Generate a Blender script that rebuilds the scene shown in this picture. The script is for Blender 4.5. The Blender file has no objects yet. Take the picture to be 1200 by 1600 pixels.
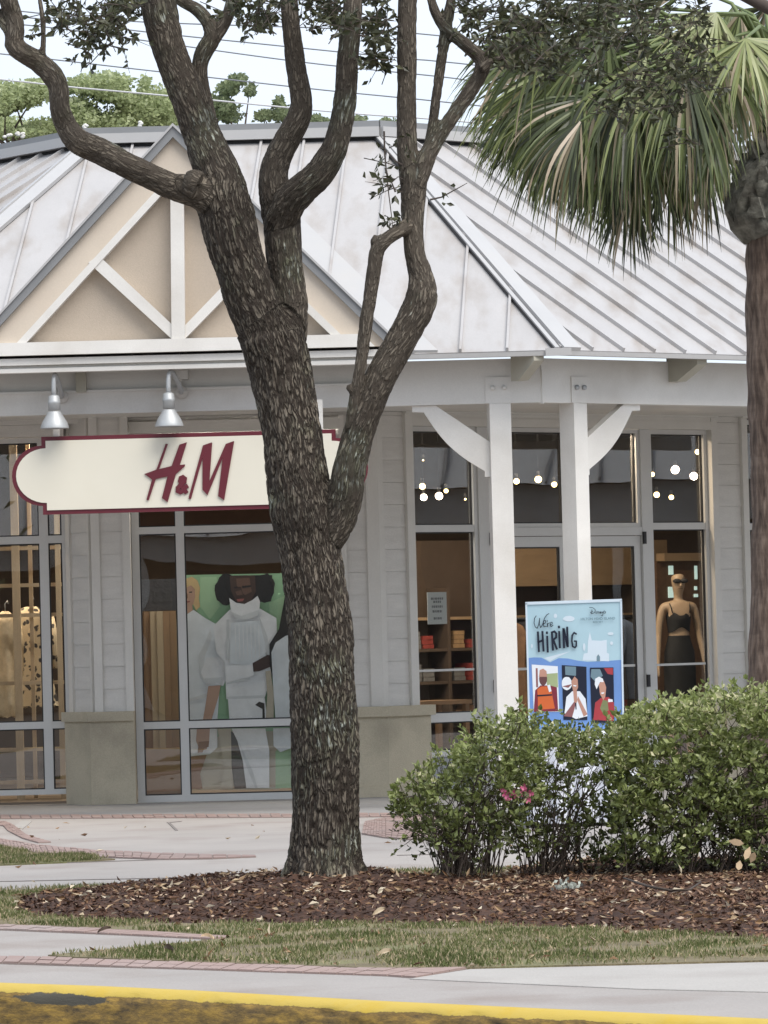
import bpy, math, random
import numpy as np
from mathutils import Vector, Matrix, noise

random.seed(7)
rng = np.random.default_rng(7)
sc = bpy.context.scene
COL = sc.collection
rad = math.radians

# ------------------------------------------------------------------ camera
EYE = 1.5
FPX = 7500.0                      # focal length in photo pixels (tall side 1600)
ROLL = rad(1.5)
PITCH = math.atan(195.0 / FPX)
_fw = Vector((0, math.cos(PITCH), math.sin(PITCH)))
_u0 = Vector((0, -math.sin(PITCH), math.cos(PITCH)))
_r0 = Vector((1, 0, 0))
_R = _r0 * math.cos(ROLL) - _u0 * math.sin(ROLL)
_U = _r0 * math.sin(ROLL) + _u0 * math.cos(ROLL)
EYEP = Vector((0, 0, EYE))
cd = bpy.data.cameras.new("camera")
cam = bpy.data.objects.new("camera", cd)
COL.objects.link(cam)
m = Matrix.Identity(4)
for i in range(3):
    m[i][0] = _R[i]; m[i][1] = _U[i]; m[i][2] = -_fw[i]; m[i][3] = EYEP[i]
cam.matrix_world = m
cd.sensor_fit = 'VERTICAL'; cd.sensor_height = 24.0
cd.lens = 24.0 * FPX / 1600.0
cd.clip_start = 0.5; cd.clip_end = 3000
sc.camera = cam

# ------------------------------------------------------------------ world, sun, exposure
world = bpy.data.worlds.new("World"); sc.world = world
world.use_nodes = True
nt = world.node_tree; nt.nodes.clear()
def wn(t): return nt.nodes.new(t)
SUN_EL, SUN_ROT = rad(56), rad(142)       # high, behind the camera and to the right
sky = wn('ShaderNodeTexSky'); sky.sky_type = 'NISHITA'; sky.sun_disc = False
sky.sun_elevation = SUN_EL; sky.sun_rotation = SUN_ROT
sky.air_density = 1.0; sky.dust_density = 2.5; sky.ozone_density = 1.0
tc = wn('ShaderNodeTexCoord')
mp = wn('ShaderNodeMapping'); mp.inputs['Scale'].default_value = (1.0, 1.0, 3.2)
cn = wn('ShaderNodeTexNoise'); cn.inputs['Scale'].default_value = 3.4; cn.inputs['Detail'].default_value = 7
cr = wn('ShaderNodeValToRGB'); cr.color_ramp.elements[0].position = 0.34; cr.color_ramp.elements[1].position = 0.66
cr.color_ramp.elements[0].color = (0.62, 0.62, 0.62, 1); cr.color_ramp.elements[1].color = (0.97, 0.97, 0.97, 1)
mix = wn('ShaderNodeMix'); mix.data_type = 'RGBA'
mix.inputs['B'].default_value = (3.95, 4.35, 4.95, 1)
bg = wn('ShaderNodeBackground'); bg.inputs['Strength'].default_value = 0.11
wo = wn('ShaderNodeOutputWorld')
L = nt.links.new
L(tc.outputs['Generated'], mp.inputs['Vector']); L(mp.outputs['Vector'], cn.inputs['Vector'])
L(cn.outputs['Fac'], cr.inputs['Fac']); L(cr.outputs['Color'], mix.inputs['Factor'])
L(sky.outputs['Color'], mix.inputs['A']); L(mix.outputs['Result'], bg.inputs['Color'])
L(bg.outputs['Background'], wo.inputs['Surface'])
sl = bpy.data.lights.new("sun", 'SUN'); sl.energy = 1.5; sl.angle = rad(45); sl.color = (1.0, 0.95, 0.88)
sun = bpy.data.objects.new("sun", sl); COL.objects.link(sun)
# nishita: rotation 0 = +Y, clockwise seen from above
sd = Vector((math.sin(SUN_ROT) * math.cos(SUN_EL), math.cos(SUN_ROT) * math.cos(SUN_EL), math.sin(SUN_EL)))
sun.rotation_euler = (-sd).to_track_quat('-Z', 'Y').to_euler()
sun.location = (0, 0, 30)
vs = sc.view_settings
vs.view_transform = 'Standard'; vs.look = 'None'; vs.gamma = 1.0; vs.exposure = 1.16
try: vs.use_curve_mapping = False
except Exception: pass
sc.cycles.max_bounces = 8; sc.cycles.transparent_max_bounces = 16
sc.cycles.caustics_reflective = False; sc.cycles.caustics_refractive = False

# ------------------------------------------------------------------ photo measuring helpers (give real 3-D points)
def ray(px, py):
    return _fw + _R * ((px - 600) / FPX) + _U * ((800 - py) / FPX)
def onY(px, py, Y):
    d = ray(px, py); return EYEP + d * (Y / d.y)
def onZ(px, py, z=0.0):
    d = ray(px, py); return EYEP + d * ((z - EYE) / d.z)

class Fr:
    """upright frame: u along, v outwards (towards the viewer), z up"""
    def __init__(s, x, y, yaw=0.0):
        s.x, s.y, s.yaw = x, y, yaw
        s.t = Vector((math.cos(yaw), math.sin(yaw), 0)); s.n = Vector((math.sin(yaw), -math.cos(yaw), 0))
        s.o = Vector((x, y, 0))
    def w(s, u, v, z):
        return s.o + s.t * u + s.n * v + Vector((0, 0, z))
    def hit(s, px, py, v=0.0):
        d = ray(px, py); o = s.o + s.n * v
        k = (o - EYEP).dot(s.n) / d.dot(s.n)
        p = EYEP + d * k
        return ((p - s.o).dot(s.t), p.z)
    def off(s, du, v):
        p = s.w(du, v, 0); return Fr(p.x, p.y, s.yaw)
def fr_between(a, b):
    return Fr(a.x, a.y, math.atan2(b.y - a.y, b.x - a.x))

# ------------------------------------------------------------------ object helpers
WL = {}
def link(o, parent, loc):
    COL.objects.link(o)
    WL[o.name] = Vector(loc)
    if parent is not None:
        o.parent = parent; o.location = Vector(loc) - WL[parent.name]
    else:
        o.location = loc
    return o
def thing(name, label, cat, loc, group=None):
    o = bpy.data.objects.new(name, None); o.empty_display_size = 0.1
    link(o, None, loc); o['label'] = label; o['category'] = cat
    if group: o['group'] = group
    return o
def tag(o, label, cat, group=None):
    o['label'] = label; o['category'] = cat
    if group: o['group'] = group
    return o
def subpart(name, parent, loc):
    o = bpy.data.objects.new(name, None); o.empty_display_size = 0.05
    return link(o, parent, loc)

class MB:
    def __init__(s): s.v = []; s.f = []; s.m = []; s.mat = 0; s.smooth = False; s.sm = []
    def face(s, idx):
        s.f.append(tuple(idx)); s.m.append(s.mat); s.sm.append(s.smooth)
    def hexa(s, P):
        b = len(s.v); s.v += [tuple(p) for p in P]
        for q in ((0, 1, 2, 3), (7, 6, 5, 4), (0, 4, 5, 1), (1, 5, 6, 2), (2, 6, 7, 3), (3, 7, 4, 0)):
            s.face([b + i for i in q])
        return s
    def box(s, fr, u0, u1, v0, v1, z0, z1):
        return s.hexa([fr.w(u0, v1, z0), fr.w(u1, v1, z0), fr.w(u1, v1, z1), fr.w(u0, v1, z1),
                fr.w(u0, v0, z0), fr.w(u1, v0, z0), fr.w(u1, v0, z1), fr.w(u0, v0, z1)])
    def prism(s, A, B):
        """two matching loops joined"""
        n = len(A); b = len(s.v); s.v += [tuple(p) for p in A] + [tuple(p) for p in B]
        s.face([b + i for i in range(n)]); s.face([b + n + i for i in reversed(range(n))])
        for i in range(n):
            j = (i + 1) % n; s.face([b + i, b + n + i, b + n + j, b + j])
        return s
    def poly(s, fr, pts, v0, v1):
        return s.prism([fr.w(u, v1, z) for u, z in pts], [fr.w(u, v0, z) for u, z in pts])
    def plan(s, fr, pts, z0, z1):
        return s.prism([fr.w(u, v, z1) for u, v in pts], [fr.w(u, v, z0) for u, v in pts])
    def tube(s, pts, rads, n=8, caps=True):
        pts = [Vector(p) for p in pts]; b = len(s.v); N = len(pts)
        if not hasattr(rads, '__len__'): rads = [rads] * N
        ref = None
        for i, p in enumerate(pts):
            d = (pts[min(i + 1, N - 1)] - pts[max(i - 1, 0)]).normalized()
            if ref is None:
                ref = d.orthogonal().normalized()
            ref = (ref - d * ref.dot(d)).normalized(); q = d.cross(ref)
            for k in range(n):
                a = 2 * math.pi * k / n
                s.v.append(tuple(p + (ref * math.cos(a) + q * math.sin(a)) * rads[i]))
        for i in range(N - 1):
            for k in range(n):
                k2 = (k + 1) % n
                s.face([b + i * n + k, b + i * n + k2, b + (i + 1) * n + k2, b + (i + 1) * n + k])
        if caps:
            s.face([b + k for k in reversed(range(n))]); s.face([b + (N - 1) * n + k for k in range(n)])
        return s
    def rings(s, R, n=24, caps=True):
        """R: list of (cx,cy,z,rx,ry)"""
        b = len(s.v)
        for (cx, cy, z, rx, ry) in R:
            for k in range(n):
                a = 2 * math.pi * k / n; s.v.append((cx + rx * math.cos(a), cy + ry * math.sin(a), z))
        for i in range(len(R) - 1):
            for k in range(n):
                k2 = (k + 1) % n
                s.face([b + i * n + k, b + i * n + k2, b + (i + 1) * n + k2, b + (i + 1) * n + k])
        if caps:
            s.face([b + k for k in reversed(range(n))]); s.face([b + (len(R) - 1) * n + k for k in range(n)])
        return s
    def ball(s, c, r, n=10, m=7, sc3=(1, 1, 1)):
        R = []
        for i in range(m + 1):
            t = math.pi * (i + .001) / (m + .002)
            R.append((c[0], c[1], c[2] - r * sc3[2] * math.cos(t), max(r * sc3[0] * math.sin(t), 1e-4), max(r * sc3[1] * math.sin(t), 1e-4)))
        return s.rings(R, n)
    def ribbon(s, fr, pts, w, v0, v1):
        """flat stroke of width w along (u,z) points"""
        for i_, (a, c) in enumerate(zip(pts[:-1], pts[1:])):
            v1 += .00012
            dx, dz = c[0] - a[0], c[1] - a[1]; l = math.hypot(dx, dz) or 1e-6
            ex, ez = dx / l * w * .32, dz / l * w * .32; nx, nz = -dz / l * w / 2, dx / l * w / 2
            s.poly(fr, [(a[0] - ex + nx, a[1] - ez + nz), (a[0] - ex - nx, a[1] - ez - nz), (c[0] + ex - nx, c[1] + ez - nz), (c[0] + ex + nx, c[1] + ez + nz)], v0, v1)
        return s
    def build(s, name, mats, parent=None, loc=None, kind=None, data=None):
        V = np.array(s.v, dtype=np.float64).reshape(-1, 3)
        if loc is None:
            lo, hi = V.min(0), V.max(0); loc = Vector(((lo[0] + hi[0]) / 2, (lo[1] + hi[1]) / 2, lo[2]))
        me = bpy.data.meshes.new(name)
        me.from_pydata((V - np.array(loc)).tolist(), [], s.f)
        if not isinstance(mats, (list, tuple)): mats = [mats]
        for mm in mats: me.materials.append(mm)
        me.polygons.foreach_set('material_index', s.m)
        me.polygons.foreach_set('use_smooth', s.sm)
        me.update()
        o = bpy.data.objects.new(name, me)
        link(o, parent, loc)
        if kind: o['kind'] = kind
        return o

def np_mesh(name, V, Fa, mat, parent=None, kind=None, attrs=None, smooth=False, loc=None):
    """fast mesh from numpy arrays of verts and equal-size faces; attrs: per-face floats"""
    V = np.asarray(V, dtype=np.float32)
    if loc is None:
        lo, hi = V.min(0), V.max(0); loc = Vector((float((lo[0] + hi[0]) / 2), float((lo[1] + hi[1]) / 2), float(lo[2])))
    V = V - np.array(loc, dtype=np.float32)
    me = bpy.data.meshes.new(name)
    nf, k = Fa.shape
    me.vertices.add(len(V)); me.vertices.foreach_set('co', V.ravel())
    me.loops.add(nf * k); me.loops.foreach_set('vertex_index', Fa.astype(np.int32).ravel())
    me.polygons.add(nf); me.polygons.foreach_set('loop_start', np.arange(0, nf * k, k, dtype=np.int32))
    try: me.polygons.foreach_set('loop_total', np.full(nf, k, dtype=np.int32))
    except Exception: pass
    me.polygons.foreach_set('use_smooth', np.full(nf, smooth))
    me.update(calc_edges=True)
    if attrs:
        for an, arr in attrs.items():
            at = me.attributes.new(an, 'FLOAT', 'FACE'); at.data.foreach_set('value', np.asarray(arr, dtype=np.float32))
    me.materials.append(mat)
    o = bpy.data.objects.new(name, me); link(o, parent, loc)
    if kind: o['kind'] = kind
    return o

def leaves(C, A, S, Ln, W, fold=0.25):
    """folded diamond leaves. C base points, A axis, S side (unit), Ln length, W half width -> verts, tris"""
    C = np.asarray(C); N = len(C)
    Nn = np.cross(A, S)
    Ln = np.broadcast_to(Ln, (N,))[:, None]; W = np.broadcast_to(W, (N,))[:, None]
    mid = C + A * Ln * 0.48
    P = np.stack([C, mid + S * W + Nn * W * fold, C + A * Ln - Nn * Ln * 0.08, mid - S * W + Nn * W * fold], 1).reshape(-1, 3)
    b = (np.arange(N) * 4)[:, None]
    T = np.concatenate([b + np.array([[0, 1, 2]]), b + np.array([[0, 2, 3]])], 1).reshape(-1, 3)
    return P, T
def unit(a):
    return a / np.maximum(np.linalg.norm(a, axis=-1, keepdims=True), 1e-9)
def rand_dirs(N, bias=(0, 0, 0)):
    return unit(rng.normal(size=(N, 3)) + np.array(bias))
def sides(A):
    r = rng.normal(size=A.shape); s_ = r - A * (r * A).sum(-1, keepdims=True)
    return unit(s_)

# ------------------------------------------------------------------ materials
MATS = {}
def mat(name, col, rough=0.6, var=0.12, scale=3.0, stretch=(1, 1, 1), bump=0.0, bscale=60.0, metal=0.0,
        col2=None, dirt=None, dirt_scale=1.5, dirt_amt=0.5, spec=0.5, trans=0.0, emit=None, estr=0.0, fine=0.0):
    if name in MATS: return MATS[name]
    M = bpy.data.materials.new(name); M.use_nodes = True
    t = M.node_tree; b = t.nodes['Principled BSDF']; K = t.links.new
    geo = t.nodes.new('ShaderNodeNewGeometry')
    mpn = t.nodes.new('ShaderNodeMapping'); mpn.inputs['Scale'].default_value = stretch
    K(geo.outputs['Position'], mpn.inputs['Vector'])
    nz = t.nodes.new('ShaderNodeTexNoise'); nz.inputs['Scale'].default_value = scale; nz.inputs['Detail'].default_value = 6
    nz.inputs['Roughness'].default_value = 0.65
    K(mpn.outputs['Vector'], nz.inputs['Vector'])
    c1 = tuple(max(0, c * (1 - var)) for c in col) + (1,)
    c2 = tuple(min(1, c * (1 + var)) for c in (col2 or col)) + (1,)
    rp = t.nodes.new('ShaderNodeValToRGB'); e = rp.color_ramp.elements
    e[0].position = 0.3; e[1].position = 0.7; e[0].color = c1; e[1].color = c2
    K(nz.outputs['Fac'], rp.inputs['Fac']); out = rp.outputs['Color']
    if dirt:
        n2 = t.nodes.new('ShaderNodeTexNoise'); n2.inputs['Scale'].default_value = dirt_scale; n2.inputs['Detail'].default_value = 8
        K(mpn.outputs['Vector'], n2.inputs['Vector'])
        r2 = t.nodes.new('ShaderNodeValToRGB'); r2.color_ramp.elements[0].position = 0.5; r2.color_ramp.elements[1].position = 0.75
        r2.color_ramp.elements[0].color = (0, 0, 0, 1); r2.color_ramp.elements[1].color = (dirt_amt,) * 3 + (1,)
        K(n2.outputs['Fac'], r2.inputs['Fac'])
        mx = t.nodes.new('ShaderNodeMix'); mx.data_type = 'RGBA'; mx.inputs['B'].default_value = tuple(dirt) + (1,)
        K(r2.outputs['Color'], mx.inputs['Factor']); K(out, mx.inputs['A']); out = mx.outputs['Result']
    if fine > 0:
        n3 = t.nodes.new('ShaderNodeTexNoise'); n3.inputs['Scale'].default_value = 90; n3.inputs['Detail'].default_value = 3
        K(geo.outputs['Position'], n3.inputs['Vector'])
        r3 = t.nodes.new('ShaderNodeMapRange'); r3.inputs['From Min'].default_value = .3; r3.inputs['From Max'].default_value = .7
        r3.inputs['To Min'].default_value = 1 - fine; r3.inputs['To Max'].default_value = 1 + fine
        K(n3.outputs['Fac'], r3.inputs['Value'])
        vm = t.nodes.new('ShaderNodeVectorMath'); vm.operation = 'SCALE'
        K(out, vm.inputs[0]); K(r3.outputs['Result'], vm.inputs['Scale']); out = vm.outputs['Vector']
    K(out, b.inputs['Base Color'])
    b.inputs['Roughness'].default_value = rough; b.inputs['Metallic'].default_value = metal
    b.inputs['Specular IOR Level'].default_value = spec
    if bump > 0:
        n4 = t.nodes.new('ShaderNodeTexNoise'); n4.inputs['Scale'].default_value = bscale; n4.inputs['Detail'].default_value = 4
        K(mpn.outputs['Vector'], n4.inputs['Vector'])
        bp = t.nodes.new('ShaderNodeBump'); bp.inputs['Strength'].default_value = bump; bp.inputs['Distance'].default_value = 0.01
        K(n4.outputs['Fac'], bp.inputs['Height']); K(bp.outputs['Normal'], b.inputs['Normal'])
    if emit:
        b.inputs['Emission Color'].default_value = tuple(emit) + (1,); b.inputs['Emission Strength'].default_value = estr
    MATS[name] = M
    return M

def leafmat(name, cols, rough=0.45, trans=0.35, spec=0.4):
    """foliage: colour picked per leaf by the face attribute rnd, plus translucency"""
    M = bpy.data.materials.new(name); M.use_nodes = True
    t = M.node_tree; b = t.nodes['Principled BSDF']; K = t.links.new; out = t.nodes['Material Output']
    at = t.nodes.new('ShaderNodeAttribute'); at.attribute_name = 'rnd'
    rp = t.nodes.new('ShaderNodeValToRGB'); rp.color_ramp.interpolation = 'LINEAR'
    el = rp.color_ramp.elements
    while len(el) < len(cols): el.new(0.5)
    for i, (p, c) in enumerate(cols):
        el[i].position = p; el[i].color = tuple(c) + (1,)
    K(at.outputs['Fac'], rp.inputs['Fac'])
    K(rp.outputs['Color'], b.inputs['Base Color']); b.inputs['Roughness'].default_value = rough
    b.inputs['Specular IOR Level'].default_value = spec
    tr = t.nodes.new('ShaderNodeBsdfTranslucent'); K(rp.outputs['Color'], tr.inputs['Color'])
    mx = t.nodes.new('ShaderNodeMixShader'); mx.inputs['Fac'].default_value = trans
    K(b.outputs['BSDF'], mx.inputs[1]); K(tr.outputs['BSDF'], mx.inputs[2]); K(mx.outputs['Shader'], out.inputs['Surface'])
    MATS[name] = M
    return M

def glassmat(name, tint=(0.95, 0.955, 0.95)):
    M = bpy.data.materials.new(name); M.use_nodes = True
    t = M.node_tree; t.nodes.clear(); K = t.links.new
    out = t.nodes.new('ShaderNodeOutputMaterial')
    tr = t.nodes.new('ShaderNodeBsdfTransparent'); tr.inputs['Color'].default_value = tuple(tint) + (1,)
    gl = t.nodes.new('ShaderNodeBsdfGlossy'); gl.inputs['Roughness'].default_value = 0.0
    geo = t.nodes.new('ShaderNodeNewGeometry'); nz = t.nodes.new('ShaderNodeTexNoise'); nz.inputs['Scale'].default_value = 0.7
    K(geo.outputs['Position'], nz.inputs['Vector'])
    bp = t.nodes.new('ShaderNodeBump'); bp.inputs['Strength'].default_value = 0.12; bp.inputs['Distance'].default_value = 0.02
    K(nz.outputs['Fac'], bp.inputs['Height']); K(bp.outputs['Normal'], gl.inputs['Normal'])
    # thin pane: same Schlick reflectance from both sides
    dt = t.nodes.new('ShaderNodeVectorMath'); dt.operation = 'DOT_PRODUCT'; K(geo.outputs['Normal'], dt.inputs[0]); K(geo.outputs['Incoming'], dt.inputs[1])
    ab = t.nodes.new('ShaderNodeMath'); ab.operation = 'ABSOLUTE'; K(dt.outputs['Value'], ab.inputs[0])
    om = t.nodes.new('ShaderNodeMath'); om.operation = 'SUBTRACT'; om.inputs[0].default_value = 1; K(ab.outputs[0], om.inputs[1])
    pw = t.nodes.new('ShaderNodeMath'); pw.operation = 'POWER'; pw.inputs[1].default_value = 5; K(om.outputs[0], pw.inputs[0])
    ma = t.nodes.new('ShaderNodeMath'); ma.operation = 'MULTIPLY_ADD'; ma.inputs[1].default_value = .93; ma.inputs[2].default_value = .08; K(pw.outputs[0], ma.inputs[0])
    mx = t.nodes.new('ShaderNodeMixShader')
    K(ma.outputs[0], mx.inputs['Fac']); K(tr.outputs['BSDF'], mx.inputs[1]); K(gl.outputs['BSDF'], mx.inputs[2])
    K(mx.outputs['Shader'], out.inputs['Surface'])
    MATS[name] = M
    return M

white = mat('white_paint', (0.70, 0.68, 0.64), 0.5, 0.05, 2.0, dirt=(0.47, 0.43, 0.37), dirt_scale=1.4, dirt_amt=0.5, fine=0.03)
trimw = mat('trim_paint', (0.65, 0.635, 0.595), 0.5, 0.05, 2.0, dirt=(0.48, 0.47, 0.44), dirt_scale=1.8, dirt_amt=0.25, fine=0.03)
sidem = mat('siding_paint', (0.64, 0.625, 0.59), 0.55, 0.06, 2.5, stretch=(1, 1, 6), dirt=(0.48, 0.47, 0.44), dirt_amt=0.3, bump=0.15, bscale=30, fine=0.04)
framem = mat('window_frame_metal', (0.60, 0.60, 0.585), 0.4, 0.04, 2.0, fine=0.03)
darkg = mat('dark_gasket', (0.02, 0.02, 0.022), 0.6, 0.1)
stucco = mat('stucco', (0.48, 0.43, 0.325), 0.85, 0.06, 2.5, dirt=(0.28, 0.25, 0.19), dirt_scale=2.2, dirt_amt=0.6, bump=0.5, bscale=120, fine=0.08)
roofm = mat('roof_metal', (0.41, 0.397, 0.39), 0.42, 0.05, 1.4, stretch=(2.5, 1, 1), dirt=(0.29, 0.25, 0.215), dirt_scale=1.9, dirt_amt=0.7, spec=0.5, fine=0.04)
rooft = mat('roof_trim_metal', (0.43, 0.425, 0.42), 0.4, 0.04, 2.0, dirt=(0.42, 0.4, 0.37), dirt_scale=2.0, dirt_amt=0.4)
greym = mat('grey_metal', (0.22, 0.225, 0.23), 0.45, 0.08, 3.0)
tan = mat('tan_stucco', (0.475, 0.40, 0.32), 0.8, 0.05, 1.2, dirt=(0.42, 0.33, 0.24), dirt_scale=0.9, dirt_amt=0.4, bump=0.3, bscale=150, fine=0.04)
tanb = mat('tan_board', (0.61, 0.53, 0.435), 0.7, 0.05, 1.2, dirt=(0.55, 0.45, 0.35), dirt_amt=0.3, fine=0.03)
beige = mat('beige_board', (0.42, 0.40, 0.33), 0.6, 0.06)
glass = glassmat('window_glass')
cream = mat('cream_panel', (0.70, 0.665, 0.56), 0.45, 0.02, 1.0, dirt=(0.62, 0.58, 0.47), dirt_amt=0.3)
maroon = mat('maroon_paint', (0.115, 0.012, 0.022), 0.4, 0.06)
galv = mat('galvanised_metal', (0.42, 0.435, 0.44), 0.5, 0.08, 12, metal=0.35)
guttm = mat('gutter_metal', (0.36, 0.355, 0.35), 0.6, 0.06, 3, dirt=(0.26, 0.24, 0.22), dirt_amt=.4)
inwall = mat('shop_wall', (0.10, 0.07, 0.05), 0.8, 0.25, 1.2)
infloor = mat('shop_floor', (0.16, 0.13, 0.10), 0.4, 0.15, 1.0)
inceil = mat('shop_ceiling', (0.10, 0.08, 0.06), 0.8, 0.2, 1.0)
wood = mat('pale_wood', (0.42, 0.33, 0.22), 0.55, 0.12, 4.0, stretch=(6, 6, 1))
woodd = mat('warm_wood', (0.42, 0.22, 0.09), 0.5, 0.15, 3.0, stretch=(1, 1, 6))
black = mat('black_cloth', (0.012, 0.013, 0.014), 0.8, 0.2, 8)

# ================================================================== SETTING: ground
asphalt = mat('asphalt', (0.055, 0.053, 0.05), 0.9, 0.2, 2.0, bump=0.6, bscale=80, fine=0.2)
def concmat(name, col, dirt):
    return mat(name, col, 0.85, 0.07, 0.9, dirt=dirt, dirt_scale=1.1, dirt_amt=0.85, bump=0.3, bscale=90, fine=0.07)
conc = concmat('plaza_concrete', (0.36, 0.33, 0.305), (0.265, 0.22, 0.195))
concw = concmat('walk_concrete', (0.32, 0.295, 0.275), (0.235, 0.195, 0.17))
concg = concmat('porch_shade_concrete', (0.285, 0.28, 0.275), (0.225, 0.215, 0.205))  # grey slab, toned darker to put the roof's shade into its colour
concl = concmat('pale_concrete', (0.38, 0.36, 0.335), (0.30, 0.27, 0.25))

def brickmat():
    M = mat('paver_brick', (0.30, 0.215, 0.19), 0.85, 0.12, 1.0, dirt=(0.33, 0.28, 0.26), dirt_scale=1.2, dirt_amt=0.7, fine=0.08)
    return M
brick = brickmat()
mortar = mat('paver_sand', (0.25, 0.20, 0.18), 0.9, 0.1)

def sheet(name, pts, z0, z1, m_, kind='structure', parent=None):
    b = MB()
    P = [(p[0], p[1]) for p in pts]
    b.prism([Vector((x, y, z1)) for x, y in P], [Vector((x, y, z0)) for x, y in P])
    return b.build(name, m_, parent, kind=kind)
def gpx(pts, z=0.0):
    return [tuple(onZ(x, y, z))[:2] for x, y in pts]

g = MB(); g.hexa([Vector((-600, -300, -0.16)), Vector((600, -300, -0.16)), Vector((600, 900, -0.16)), Vector((-600, 900, -0.16)),
                  Vector((-600, -300, -0.6)), Vector((600, -300, -0.6)), Vector((600, 900, -0.6)), Vector((-600, 900, -0.6))])
g.build('road', asphalt, kind='structure', loc=Vector((0, 0, -0.6)))

# kerb line (back edge of the yellow nosing)
kb = [onZ(x, y) for x, y in ((-260, 1529), (0, 1538), (150, 1543), (300, 1550), (600, 1567), (900, 1581), (1200, 1595), (1500, 1609))]
kb = [Vector((kb[0].x - 14, kb[0].y + 1.2, 0))] + kb + [Vector((kb[-1].x + 14, kb[-1].y - 1.6, 0))]
# pavement slab: everything behind the kerb
pv = MB()
back = [Vector((60, 120, 0)), Vector((-60, 120, 0))]
loop = kb + back
pv.prism([Vector((p.x, p.y, 0)) for p in loop], [Vector((p.x, p.y, -0.5)) for p in loop])
pv.build('pavement', conc, kind='structure', loc=Vector((0, 30, -0.5)))

# yellow kerb, rounded nose, worn paint
def kerbmat():
    M = bpy.data.materials.new('kerb_yellow'); M.use_nodes = True
    t = M.node_tree; b = t.nodes['Principled BSDF']; K = t.links.new
    geo = t.nodes.new('ShaderNodeNewGeometry'); sep = t.nodes.new('ShaderNodeSeparateXYZ'); K(geo.outputs['Position'], sep.inputs[0])
    n1 = t.nodes.new('ShaderNodeTexNoise'); n1.inputs['Scale'].default_value = 5; n1.inputs['Detail'].default_value = 8; n1.inputs['Roughness'].default_value = .7
    K(geo.outputs['Position'], n1.inputs['Vector'])
    # grime that splashes up the face: threshold on height + noise
    a = t.nodes.new('ShaderNodeMath'); a.operation = 'MULTIPLY_ADD'; a.inputs[1].default_value = 0.05; a.inputs[2].default_value = -0.052
    K(n1.outputs['Fac'], a.inputs[0])
    s_ = t.nodes.new('ShaderNodeMath'); s_.operation = 'SUBTRACT'; K(a.outputs[0], s_.inputs[0]); K(sep.outputs['Z'], s_.inputs[1])
    r = t.nodes.new('ShaderNodeMapRange'); r.inputs['From Min'].default_value = -0.003; r.inputs['From Max'].default_value = 0.006
    K(s_.outputs[0], r.inputs['Value'])
    n2 = t.nodes.new('ShaderNodeTexNoise'); n2.inputs['Scale'].default_value = 14; n2.inputs['Detail'].default_value = 8; n2.inputs['Roughness'].default_value = .75
    mp2 = t.nodes.new('ShaderNodeMapping'); mp2.inputs['Scale'].default_value = (.55, .55, 2.0)
    K(geo.outputs['Position'], mp2.inputs['Vector']); K(mp2.outputs['Vector'], n2.inputs['Vector'])
    g1 = t.nodes.new('ShaderNodeValToRGB'); e = g1.color_ramp.elements
    e[0].position = .33; e[0].color = (0.05, 0.033, 0.016, 1); e[1].position = .68; e[1].color = (0.46, 0.28, 0.05, 1)
    x = e.new(.5); x.color = (0.21, 0.13, 0.032, 1)
    K(n2.outputs['Fac'], g1.inputs['Fac'])
    y1 = t.nodes.new('ShaderNodeValToRGB'); e = y1.color_ramp.elements
    e[0].position = .25; e[0].color = (0.5, 0.33, 0.02, 1); e[1].position = .5; e[1].color = (0.50, 0.36, 0.065, 1)
    K(n1.outputs['Fac'], y1.inputs['Fac'])
    mx = t.nodes.new('ShaderNodeMix'); mx.data_type = 'RGBA'
    K(r.outputs['Result'], mx.inputs['Factor']); K(y1.outputs['Color'], mx.inputs['A']); K(g1.outputs['Color'], mx.inputs['B'])
    cb = t.nodes.new('ShaderNodeMath'); cb.operation = 'PINGPONG'; cb.inputs[1].default_value = .5; K(r.outputs['Result'], cb.inputs[0])
    cb2 = t.nodes.new('ShaderNodeMath'); cb2.operation = 'MULTIPLY'; cb2.inputs[1].default_value = 1.7; K(cb.outputs[0], cb2.inputs[0])
    chip = t.nodes.new('ShaderNodeMix'); chip.data_type = 'RGBA'; chip.inputs['B'].default_value = (.10, .055, .02, 1); K(cb2.outputs[0], chip.inputs['Factor']); K(mx.outputs['Result'], chip.inputs['A']); mx = chip
    # old tar smear on the face
    c0 = onZ(95, 1558, -.035)
    vs_ = t.nodes.new('ShaderNodeVectorMath'); vs_.operation = 'SUBTRACT'; vs_.inputs[1].default_value = (c0.x, c0.y, -.045); K(geo.outputs['Position'], vs_.inputs[0])
    vm_ = t.nodes.new('ShaderNodeVectorMath'); vm_.operation = 'MULTIPLY'; vm_.inputs[1].default_value = (1 / .235, 0, 1 / .026); K(vs_.outputs[0], vm_.inputs[0])
    vl_ = t.nodes.new('ShaderNodeVectorMath'); vl_.operation = 'LENGTH'; K(vm_.outputs[0], vl_.inputs[0])
    na = t.nodes.new('ShaderNodeMath'); na.operation = 'MULTIPLY_ADD'; na.inputs[1].default_value = 1.5; K(n2.outputs['Fac'], na.inputs[0]); K(vl_.outputs['Value'], na.inputs[2])
    rr = t.nodes.new('ShaderNodeMapRange'); rr.inputs['From Min'].default_value = 1.62; rr.inputs['From Max'].default_value = 1.75; rr.inputs['To Min'].default_value = 1; rr.inputs['To Max'].default_value = 0; K(na.outputs[0], rr.inputs['Value'])
    mt_ = t.nodes.new('ShaderNodeMix'); mt_.data_type = 'RGBA'; mt_.inputs['B'].default_value = (.07, .062, .045, 1); K(rr.outputs['Result'], mt_.inputs['Factor']); K(mx.outputs['Result'], mt_.inputs['A']); mx = mt_
    K(mx.outputs['Result'], b.inputs['Base Color']); b.inputs['Roughness'].default_value = .7
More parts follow.
